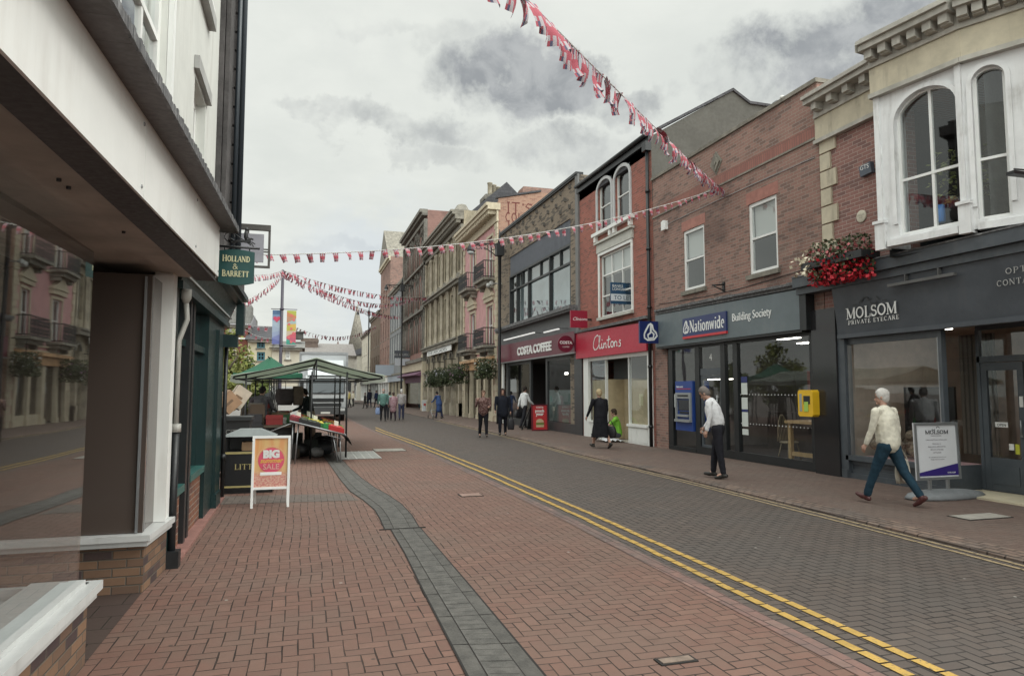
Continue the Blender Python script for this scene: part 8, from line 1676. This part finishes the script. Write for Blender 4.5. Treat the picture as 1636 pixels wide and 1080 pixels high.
# ================================================================== people
SK = paint('skin_tone', (.42, .25, .19), .6, .08, 20)
def cloth(name, col, pat=None): 
    if name in _mc: return _mc[name]
    m, nt, b = newmat(name); vec, x, y, z = uvxy(nt, True); n = noi(nt, vec, 9, 3, .6); n2 = noi(nt, vec, 55, 3, .6)
    c = mixc(nt, smooth(n, .3, .7), tuple(v * .82 for v in col), tuple(min(1, v * 1.15) for v in col))
    if pat: c = mixc(nt, smooth(noi(nt, vec, pat[1], 2, .5), .5, .56), c, pat[0])
    setc(nt, b, 'Base Color', c); b.inputs['Roughness'].default_value = .85; b.inputs['Specular IOR Level'].default_value = .2; bump(nt, b, n2, .35, .004)
    _mc[name] = m; return m
def cap(m, a, ra, b, rb, n=10, fl=1.0):
    a, b = Vector(a), Vector(b); d = b - a; L = d.length; d = d / L; e = Vector((1, 0, 0)); e = (e - d * e.dot(d)); e = e.normalized() if e.length > .1 else d.orthogonal().normalized(); g = d.cross(e)
    rows = []
    for k in range(5): t = math.pi / 2 * (1 - k / 4); rows.append((-ra * math.sin(t), ra * math.cos(t)))
    for k in range(5): t = math.pi / 2 * k / 4; rows.append((L + rb * math.sin(t), rb * math.cos(t)))
    m.grid([[a + d * h + (e * math.cos(6.2832 * j / n) + g * math.sin(6.2832 * j / n) * fl) * max(r, 1e-3) for j in range(n)] for h, r in rows], True, True, True)
def fuse(m, name, mat, root, vox, wr=0.0, sm=3, seed=0):
    o = m.build(name, mat, None, None, True); o.location = (0, 0, 0); c = Vector((0, 0, 0))
    bm = bmesh.new(); bm.from_mesh(o.data); bm.free()
    r = o.modifiers.new('r', 'REMESH'); r.mode = 'VOXEL'; r.voxel_size = vox; s = o.modifiers.new('s', 'SMOOTH'); s.iterations = sm; s.factor = .5
    me = evaluated(o)
    if wr:
        nv = len(me.vertices); no = [0.0] * (nv * 3); co = [0.0] * (nv * 3); me.vertices.foreach_get('normal', no); me.vertices.foreach_get('co', co)
        for i in range(0, nv * 3, 3):
            p = Vector((co[i] * 9 + seed, co[i + 1] * 9, co[i + 2] * 9)); f = (mnoise.noise(Vector((p.x, p.y, p.z * .55))) + .5 * mnoise.noise(p * 2.3)) * wr
            co[i] += no[i] * f; co[i + 1] += no[i + 1] * f; co[i + 2] += no[i + 2] * f
        me.vertices.foreach_set('co', co)
    me.polygons.foreach_set('use_smooth', [True] * len(me.polygons)); me.materials.clear(); me.materials.append(mat)
    me.name = name; ob = bpy.data.objects.new(name, me); SC.collection.objects.link(ob); ob.parent = root; return ob
class KM(MB):                       # keeps vertices in place (no re-centring)
    def build(s, name, mat, parent=None, root=None, fix=False):
        me = bpy.data.meshes.new(name); me.from_pydata(s.v, [], s.f); o = bpy.data.objects.new(name, me)
        bm = bmesh.new(); bm.from_mesh(me); bmesh.ops.recalc_face_normals(bm, faces=bm.faces); bm.to_mesh(me); bm.free(); return o
def limb(p, L, fl, ab): fl, ab = R(fl), R(ab); return Vector(p) + Vector((math.sin(ab), math.sin(fl) * math.cos(ab), -math.cos(fl) * math.cos(ab))) * L
def person(loc, rz, H, lab, top, legs, shoe=(.02, .018, .016), hair=(.1, .07, .05), lean=0, legL=(0, 0), legR=(0, 0), armL=(5, 8, 10), armR=(5, 8, 10), head=0, vox=.014, skirt=None, coat=0.0, sleeve=2, longhair=0, bulk=1.0, near=False, hat=None, pat=None, bald=False, group=None, hem=.04, turn=0, apron=None):
    k = H / 1.75; root = empty('person', (0, 0, 0), lab, 'person', group); nm = 'c%d' % len(bpy.data.objects)
    pel = Vector((0, 0, .95)); ln = R(lean); up = Vector((0, math.sin(ln), math.cos(ln))); chest = pel + up * .36; neck = pel + up * .545; sh = pel + up * .49
    hd = neck + Vector((0, math.sin(ln + R(head)) * .17, math.cos(ln + R(head)) * .17)) ; X1 = Vector((1, 0, 0)); J = {}
    for s, lg, am in ((-1, legL, armL), (1, legR, armR)):
        hip = pel + Vector((s * .095, 0, -.04)); kn = limb(hip, .43, lg[0], s * 2); an = limb(kn, .41, lg[0] - lg[1], s * 1); J[s] = [hip, kn, an]
        so = sh + X1 * s * .185 * bulk; el = limb(so, .28, am[0], s * am[1]); wr = limb(el, .25, am[0] + am[2], s * (am[3] if len(am) > 3 else am[1] * .4)); J[s] += [so, el, wr]
    B = KM()
    def head_(m):
        f = Vector((0, math.cos(ln + R(head)), -math.sin(ln + R(head)))); u = Vector((0, -f.z, f.y)) * 1; t = R(turn); f = f * math.cos(t) + X1 * math.sin(t); sd = f.cross(u)
        Mx = Matrix((sd, f, u)).transposed()
        m.ell(hd + u * .03, .073, .092, .098, 14, 10, Mx); m.ell(hd + f * .022 - u * .045, .056, .066, .068, 12, 8, Mx); cap(m, hd + f * .085 - u * .005, .010, hd + f * .105 - u * .032, .014, 8); m.ell(hd + f * .083 - u * .092, .02, .018, .018, 8, 6)
        for s in (-1, 1): m.ell(hd + sd * s * .074 - u * .01, .01, .02, .03, 8, 6, Mx)
        m.ell(hd + f * .088 - u * .062, .024, .010, .009, 8, 6, Mx)
        return f, u, sd, Mx
    f, u, sd, Mx = head_(B); cap(B, neck - up * .02, .055, hd - u * .05, .05)
    cap(B, pel, .125, chest, .135, 12, .8); cap(B, chest, .135, sh - up * .02, .10, 12, .8); cap(B, sh - X1 * .13, .065, sh + X1 * .13, .065)
    for s in (-1, 1):
        hip, kn, an, so, el, wr = J[s]; cap(B, hip, .08, kn, .055); cap(B, kn, .055, an, .038); cap(B, an, .035, an + Vector((0, .1, -.045)), .028)
        cap(B, so, .048, el, .038); cap(B, el, .038, wr, .026); d = (wr - el).normalized(); side = X1 * s; fw = side.cross(d) * s
        pc = wr + d * .05; cap(B, wr, .024, wr + d * .075, .030, 10, 1)
        for q_, (o_, Lf) in enumerate(((-.027, .062), (-.009, .07), (.009, .066), (.027, .052))):
            b0 = wr + d * .085 + fw * o_; b1 = b0 + d * Lf * .5 - side * .008; b2 = b1 + d * Lf * .4 - side * .022; cap(B, b0, .0095, b1, .009, 7); cap(B, b1, .009, b2, .0075, 7)
        t0 = wr + d * .035 + fw * .025; cap(B, t0, .012, t0 + d * .035 + fw * .025 - side * .01, .010, 7); cap(B, t0 + d * .035 + fw * .025 - side * .01, .010, t0 + d * .06 + fw * .028 - side * .018, .008, 7)
    hv = vox if not near else .0075
    fuse(B, 'body', SK, root, hv, 0, 2)
    # top
    T = KM(); e = .022; bk = bulk; cap(T, pel + up * (hem if not coat else 0), (.142 + e + coat * .12) * bk, chest, (.135 + e) * bk, 14, .85); cap(T, chest, (.135 + e) * bk, sh - up * .015, .115 + e * .5, 14, .85); cap(T, sh - X1 * .13, .062 + e * .6, sh + X1 * .13, .062 + e * .6)
    if coat: cap(T, pel - up * .02, (.15 + e) * bk, pel - up * .04 - Vector((0, 0, coat)), (.145 + e * 1.6) * bk, 14, .85)
    cap(T, neck - up * .035, .066, neck - up * .01, .062)
    for s in (-1, 1):
        hip, kn, an, so, el, wr = J[s]
        if sleeve == 1: cap(T, so, .062, so.lerp(el, .75), .055)
        elif sleeve == 2: cap(T, so, .062 * (bk * .5 + .5), el, .052); cap(T, el, .052, wr - (wr - el) * .06, .038)
    fuse(T, 'jacket' if coat else 'top', cloth(nm + 'top', top, pat), root, vox * .95, .009, 3, H * 10)
    if skirt:
        K = KM(); hh = .95 - skirt; 
        K.grid([[Vector((0, 0, 0)) + Vector((math.cos(6.2832 * j / 20) * (.165 + .05 * t) * bk * (1 + .04 * math.sin(j * 3)), math.sin(6.2832 * j / 20) * (.135 + .10 * t) * bk * (1 + .04 * math.cos(j * 2)) + .02 * t, 1.0 - (1.0 - hh) * t)) for j in range(20)] for t in [i / 8 for i in range(9)]], True, True, True); fuse(K, 'skirt', cloth(nm + 'sk', legs), root, vox * .95, .012, 2)
    else:
        K = KM(); cap(K, pel - X1 * .045, .118 * bk, pel - X1 * .04 + up * .05, .112 * bk, 14, .9); cap(K, pel + X1 * .045, .118 * bk, pel + X1 * .04 + up * .05, .112 * bk, 14, .9)
        for s in (-1, 1):
            hip, kn, an, so, el, wr = J[s]; cap(K, hip, .098 * (bk * .6 + .4), kn, .072, 12); cap(K, kn, .072, an + (kn - an) * .06, .056, 12)
        fuse(K, 'trousers', cloth(nm + 'tr', legs), root, vox * .95, .009, 2, H * 7)
    if apron:
        K = KM(); cap(K, pel + Vector((0, -.02, .02)), .165, pel + Vector((0, -.03, -.5)), .18, 14, .9); fuse(K, 'apron', cloth(nm + 'ap', apron), root, vox, .01, 2)
    for s in (-1, 1):
        an = J[s][2]; a_ = R((legL if s < 0 else legR)[0] - (legL if s < 0 else legR)[1]); d = Vector((0, math.cos(a_), math.sin(a_))); w = Vector((0, -math.sin(a_), math.cos(a_)))
        F = KM(); h_ = an - w * .045; cap(F, h_ - d * .045, .040, h_ + d * .06, .042); cap(F, h_ + d * .06 - w * .01, .042, h_ + d * .155 - w * .012, .030); cap(F, an + w * .01, .045, h_, .045); fuse(F, 'shoe', flat('shoe_%.2f' % shoe[0], shoe, .5), root, .010, 0, 2)
    Hr = KM()
    if not bald:
        Hr.ell(hd + u * .042 - f * .008, .086, .106, .104, 14, 10, Mx); Hr.ell(hd - f * .045 - u * .01, .074, .062, .085, 12, 8, Mx)
        if longhair:
            for s in (-1, 1): cap(Hr, hd + sd * s * .062 - f * .01, .05, hd + sd * s * .095 - u * longhair + f * .03, .05)
            cap(Hr, hd - f * .05, .085, hd - f * .065 - u * longhair, .085)
    else: Hr.ell(hd - f * .05 - u * .01, .076, .055, .06, 12, 8, Mx)
    ho = fuse(Hr, 'hair', cloth('hair_%.2f' % hair[0], hair), root, .012 if not near else .009, .011, 1, 3)
    if not bald:                       # clear the hair off the face
        fc = hd + f * .09 - u * .035; bm = bmesh.new(); bm.from_mesh(ho.data)
        bmesh.ops.delete(bm, geom=[v for v in bm.verts if (v.co - hd).dot(f) > .04 and (v.co - hd).dot(u) < .068 and abs((v.co - hd).dot(sd)) < .062 - (.012 if longhair else 0)], context='VERTS'); bm.to_mesh(ho.data); bm.free()
    E_ = KM()
    for s in (-1, 1): E_.ell(hd + f * .086 + sd * s * .03 + u * .012, .011, .006, .006, 8, 6, Mx)
    eo = E_.build('eyes', None); eo.data.materials.append(flat('eye_dark', (.03, .025, .02), .3)); eo.parent = root; SC.collection.objects.link(eo)
    mz = 1e9; objs = [c for c in root.children]
    for c in objs: mz = min(mz, min(v.co.z for v in c.data.vertices))
    for c in objs: c.data.transform(Matrix.Translation((0, 0, -mz))); c.data.transform(Matrix.Scale(k, 4))
    root.location = Vector(loc); root.rotation_euler = (0, 0, rz)
    Rz = Matrix.Rotation(rz, 3, 'Z'); root['_'] = 0; del root['_']
    return lambda s, i: Vector(loc) + Rz @ ((J[s][i] - Vector((0, 0, mz))) * k), Rz
def bag(p, w, d, h, col, lab, strap=.25, rz=0.0, name='shopping_bag', soft=True):
    p = Vector(p); r = empty(name, p - Vector((0, 0, strap + h)), lab, 'bag'); m = MB(); n = 14; c, s = math.cos(rz), math.sin(rz)
    def P(a, b, z): return p + Vector((a * c - b * s, a * s + b * c, z))
    rows = []
    for i in range(8):
        t = i / 7; q_ = (.72 + .35 * math.sin(math.pi * min(1, t * 1.1) * .8)) if soft else 1
        rows.append([P(w / 2 * q_ * math.copysign(abs(math.cos(6.2832 * j / n)) ** .6, math.cos(6.2832 * j / n)), d / 2 * q_ * math.copysign(abs(math.sin(6.2832 * j / n)) ** .6, math.sin(6.2832 * j / n)), -strap - h * t + .01 * math.sin(j * 2.1 + i)) for j in range(n)])
    m.grid(rows, True, True, True); part(r, 'bag_body', m, paint(lab[:12] + 'mat', col, .5, .2, 10, bmp=.4)); m = MB()
    for b in (-d * .3, d * .3): m.tube([P(-w * .28, b, -strap), P(-w * .12, b * .4, -strap * .3), P(0, 0, .01), P(w * .12, b * .4, -strap * .3), P(w * .28, b, -strap)], .008, 5)
    part(r, 'handles', m, flat('strap_%.2f' % col[0], tuple(v * .7 for v in col), .5)); return r
PV = .047
def gp(px, py, z=PV): v = G(px, py, z); return (v.x, v.y, z)
GA, GC, GD = 'group of elderly people walking away up the street', 'two women walking towards the camera', 'distant pedestrians at the end of the street'
h_, _ = person(gp(1424, 806), R(14), 1.66, 'white haired woman in cream knitted cardigan and blue jeans striding past the optician', (.62, .59, .50), (.016, .040, .062), shoe=(.07, .02, .02), hair=(.50, .48, .46), lean=6, legL=(24, 4), legR=(-22, 12), armL=(10, 8, 14), armR=(-8, 10, 12), vox=.011, near=True, bulk=1.22, turn=-25, head=2)
bag(h_(1, 5) + Vector((.02, -.05, -.08)), .30, .10, .34, (.50, .47, .40), 'pale cream shopping bag in the cardigan woman hand', .14, R(14), 'shopping_bag')
h_, _ = person(gp(1149, 764), R(46), 1.72, 'grey haired man in white shirt and black trousers walking stooped past the cash machine', (.68, .68, .70), (.018, .018, .024), hair=(.17, .15, .14), lean=15, legL=(-6, 2), legR=(12, 6), armL=(-4, 6, 18), armR=(8, 8, 26), head=22, vox=.011, near=True, bulk=1.14, hem=.13)
m = MB(); p = h_(1, 5) + Vector((0, 0, -.08)); m.box(p.x - .05, p.x + .04, p.y + .02, p.y + .05, p.z - .03, p.z + .015); tag(m.build('folded_paper', M_WHITEC), 'small white folded paper in the white shirt man hand', 'paper')
h_, _ = person(gp(960, 716), R(12), 1.66, 'fair haired woman in long black coat walking away with a black handbag', (.014, .014, .018), (.012, .012, .016), hair=(.42, .33, .20), lean=6, legL=(18, 4), legR=(-16, 14), armL=(14, 16, 14), armR=(0, 9, 14), skirt=.62, vox=.012, bulk=1.28, near=True, coat=.12)
bag(h_(1, 5) + Vector((.10, -.06, -.08)), .36, .16, .34, (.012, .012, .015), 'black leather handbag carried by the woman in the long black coat', .18, R(-40), 'handbag')
# seated man: legs folded forwards on the step
sx_, sy_ = 9.98, PX(988, 690, 9.98)[0]
person((sx_, sy_, PV + .02), R(62), 1.72, 'young man in bright green T-shirt sitting on the pavement in the boarded doorway', (.17, .42, .05), (.05, .055, .06), hair=(.05, .035, .025), lean=10, legL=(112, 56), legR=(104, 44), armL=(50, 8, 30), armR=(52, 6, 34), sleeve=1, head=6, vox=.012, near=True)
m = MB(); random.seed(9); n = 12; m.grid([[Vector((9.72 + .42 * (i / n - .5) * 1.6 , sy_ + .10 + .5 * (j / n - .5) * 1.7, PV + .03 + .13 * math.exp(-((i / n - .5) ** 2 + (j / n - .5) ** 2) * 5) + .035 * math.sin(i * 1.9) * math.cos(j * 1.5))) for j in range(n + 1)] for i in range(n + 1)], False, True); tag(m.build('white_cloth', paint('cloth_white', (.60, .61, .64), .8, .08)), 'crumpled white cloth on the ground before the seated man', 'cloth')
h_, _ = person((9.35, PX(837, 640, 9.35)[0], PV), R(-70), 1.80, 'dark haired man in white shirt going into the cafe behind the red board', (.62, .63, .64), (.02, .02, .025), hair=(.035, .028, .025), lean=4, legL=(14, 4), legR=(-14, 10), armL=(-20, 10, 8), armR=(20, 8, 30), vox=.014)
bag(h_(-1, 5) + Vector((0, 0, -.07)), .38, .12, .30, (.014, .014, .018), 'black holdall carried by the man entering the cafe', .14, R(20), 'holdall')
h_, _ = person(gp(772, 699, .0), R(172), 1.66, 'woman in brown patterned blouse and black trousers walking towards the camera, hand raised', (.09, .045, .04), (.012, .012, .016), hair=(.12, .075, .05), legL=(10, 2), legR=(-10, 8), armL=(16, 6, 70, -18), armR=(24, 10, 120, -8), vox=.014, bulk=1.3, pat=((.20, .13, .12), 22), group=GC)
h_, _ = person(gp(803, 696, PV), R(168), 1.68, 'woman with long dark hair dressed all in black walking towards the camera', (.012, .014, .022), (.01, .011, .018), hair=(.03, .02, .02), legL=(-8, 4), legR=(12, 4), armL=(2, 8, 8), armR=(10, 8, 20), vox=.014, bulk=1.32, longhair=.2, coat=.08, group=GC)
bag(h_(-1, 5) + Vector((.02, 0, -.06)), .26, .12, .40, (.015, .015, .02), 'black bag hanging from the black dressed woman hand', .22, 0, 'shopping_bag')
h_, _ = person((7.9, 41.5, PV), R(38), 1.60, 'person in long blue coat pushing a walking frame by the arcade', (.04, .075, .19), (.02, .025, .06), hair=(.02, .018, .018), lean=14, legL=(12, 4), legR=(-10, 8), armL=(28, 8, 24), armR=(28, 8, 24), coat=.34, vox=.018, bulk=1.15, head=10)
r = empty('walking_frame', (7.65, 42.0, PV), 'wheeled walking frame pushed by the person in blue', 'walking frame'); m = MB()
for s in (-.25, .25): m.tube([(7.75 + s, 41.75, .92), (7.7 + s, 41.95, .55), (7.6 + s, 42.2, .12)], .014, 5); m.tube([(7.7 + s, 41.95, .55), (7.8 + s, 41.6, .12)], .014, 5)
m.tube([(7.45, 41.95, .55), (7.95, 41.95, .55)], .02, 5); part(r, 'frame', m, M_STEEL)
for s in (-.25, .25):
    for x, y in ((7.6, 42.2), (7.8, 41.6)): m = MB(); m.lathe((x + s, y, PV + .1), [(.1, -.015), (.1, .015)], 12, (1, 0, 0)); part(r, 'wheel', m, M_BLACK)
h_, _ = person(gp(612, 673, 0), R(-4), 1.76, 'bald man in teal jumper and black trousers walking away with a blue carrier bag', (.10, .19, .17), (.015, .015, .018), hair=(.3, .28, .26), bald=True, legL=(8, 2), legR=(-8, 6), vox=.018, bulk=1.22, group=GA)
bag(h_(-1, 5) + Vector((0, 0, -.06)), .30, .08, .36, (.20, .27, .45), 'pale blue carrier bag in the teal jumper man hand', .15, 0, 'carrier_bag')
person(gp(622, 670, 0), R(2), 1.60, 'person in pale turquoise top half hidden between the teal and pink figures', (.22, .42, .40), (.02, .02, .025), hair=(.06, .05, .045), legL=(-8, 6), legR=(8, 2), vox=.02, group=GA)
person(gp(628, 672, 0), R(4), 1.58, 'woman in pink floral coat walking away in the middle of the group', (.30, .16, .19), (.03, .02, .03), hair=(.07, .05, .045), legL=(9, 2), legR=(-8, 6), coat=.26, vox=.018, bulk=1.12, pat=((.42, .32, .34), 30), group=GA)
person(gp(641, 671, 0), R(-2), 1.74, 'white haired man in pale grey jumper and navy trousers on the right of the group', (.33, .31, .31), (.05, .055, .10), hair=(.55, .54, .52), legL=(-8, 6), legR=(8, 2), vox=.018, bulk=1.12, group=GA)
for k, (px, py, H_, t_, l_, lab) in enumerate(((590, 650, 1.85, (.015, .017, .03), (.015, .018, .03), 'tall distant man in dark suit coming up the street'), (601, 650, 1.72, (.02, .03, .07), (.03, .03, .035), 'distant person in navy coat right of the dark suited man'), (583, 651, 1.5, (.04, .035, .035), (.03, .03, .03), 'small dark distant figure left of the dark suited man'), (558, 650, 1.7, (.45, .38, .14), (.03, .03, .035), 'distant person in mustard top beside the lorry'), (564, 648, 1.65, (.50, .46, .36), (.04, .04, .04), 'distant person in cream top beside the mustard top person'))):
    g = G(px, py + 1.5, 0); person((g.x, g.y, 0), R(10 + k * 30), H_, lab, t_, l_, hair=(.08, .06, .05), legL=(10, 2), legR=(-10, 8), vox=.028, group=GD)
a = P3(414, 650, 19.8); person((a.x, 19.8, 0), R(-18), 1.80, 'market trader in grey shirt and dark apron bending over the stall counter', (.11, .105, .12), (.012, .014, .025), hair=(.02, .018, .016), lean=14, legL=(6, 6), legR=(-4, 2), armL=(30, 30, 60, 0), armR=(30, 10, 40), head=16, vox=.014, bulk=1.18, apron=(.010, .012, .025))
a = P3(495, 650, 22.3); person((a.x, 22.3, 0), R(60), 1.74, 'dark haired stall person in black top and patterned apron beside the hung bag', (.016, .022, .024), (.05, .045, .04), hair=(.015, .013, .012), lean=12, legL=(4, 4), legR=(-4, 2), armL=(20, 8, 50), armR=(20, 8, 50), head=14, vox=.016, bulk=1.12, apron=(.22, .18, .15))

bpy.data.scenes.remove(TMP)
# ================================================================== each lintel, notice, column ... becomes a part of its own
SING = {'window_lintels': 'window_lintel', 'notices': 'notice', 'notice_headers': 'notice_header', 'columns': 'column', 'ceiling_lights': 'ceiling_light', 'white_stickers': 'white_sticker', 'door_posts': 'door_post', 'sills': 'sill',
        'soffit_screws': 'screw', 'screws': 'screw', 'counters': 'counter', 'window_heads': 'window_head', 'slots': 'slot', 'legs': 'leg', 'springs': 'spring', 'handles': 'handle', 'window_hood': 'window_hood', 'pediments': 'pediment',
        'gold_lines': 'gold_line', 'string_courses': 'string_course', 'lantern_glass': 'lantern_glass', 'painted_petals': 'painted_petal', 'pale_panels': 'pale_panel', 'cornices': 'cornice_course', 'quoins': 'quoin', 'projecting_headers': 'projecting_header', 'eyes': 'eye', 'stall_riser': 'stall_riser', 'window_trim': 'window_trim'}
for o in [o for o in SC.objects if o.type == 'MESH' and o.parent and o.name.split('.')[0] in SING]:
    me = o.data; par = list(range(len(me.vertices)))
    def find(i):
        while par[i] != i: par[i] = par[par[i]]; i = par[i]
        return i
    for p in me.polygons:
        a = find(p.vertices[0])
        for v in p.vertices[1:]: par[find(v)] = a
    roots = sorted({find(p.vertices[0]) for p in me.polygons}); nm = SING[o.name.split('.')[0]]
    if not 1 < len(roots) <= 60: continue
    for rt in roots:
        bm = bmesh.new(); bm.from_mesh(me); bm.verts.ensure_lookup_table(); bmesh.ops.delete(bm, geom=[v for v in bm.verts if find(v.index) != rt], context='VERTS')
        m2 = bpy.data.meshes.new(nm); bm.to_mesh(m2); bm.free()
        for mt in me.materials: m2.materials.append(mt)
        n = bpy.data.objects.new(nm, m2); SC.collection.objects.link(n); n.parent = o.parent; n.matrix_parent_inverse = o.matrix_parent_inverse.copy(); n.location = o.location; n.rotation_euler = o.rotation_euler; n.scale = o.scale
        for c in (list(o.children) if rt == roots[0] else []): c.parent = n
    bpy.data.objects.remove(o)
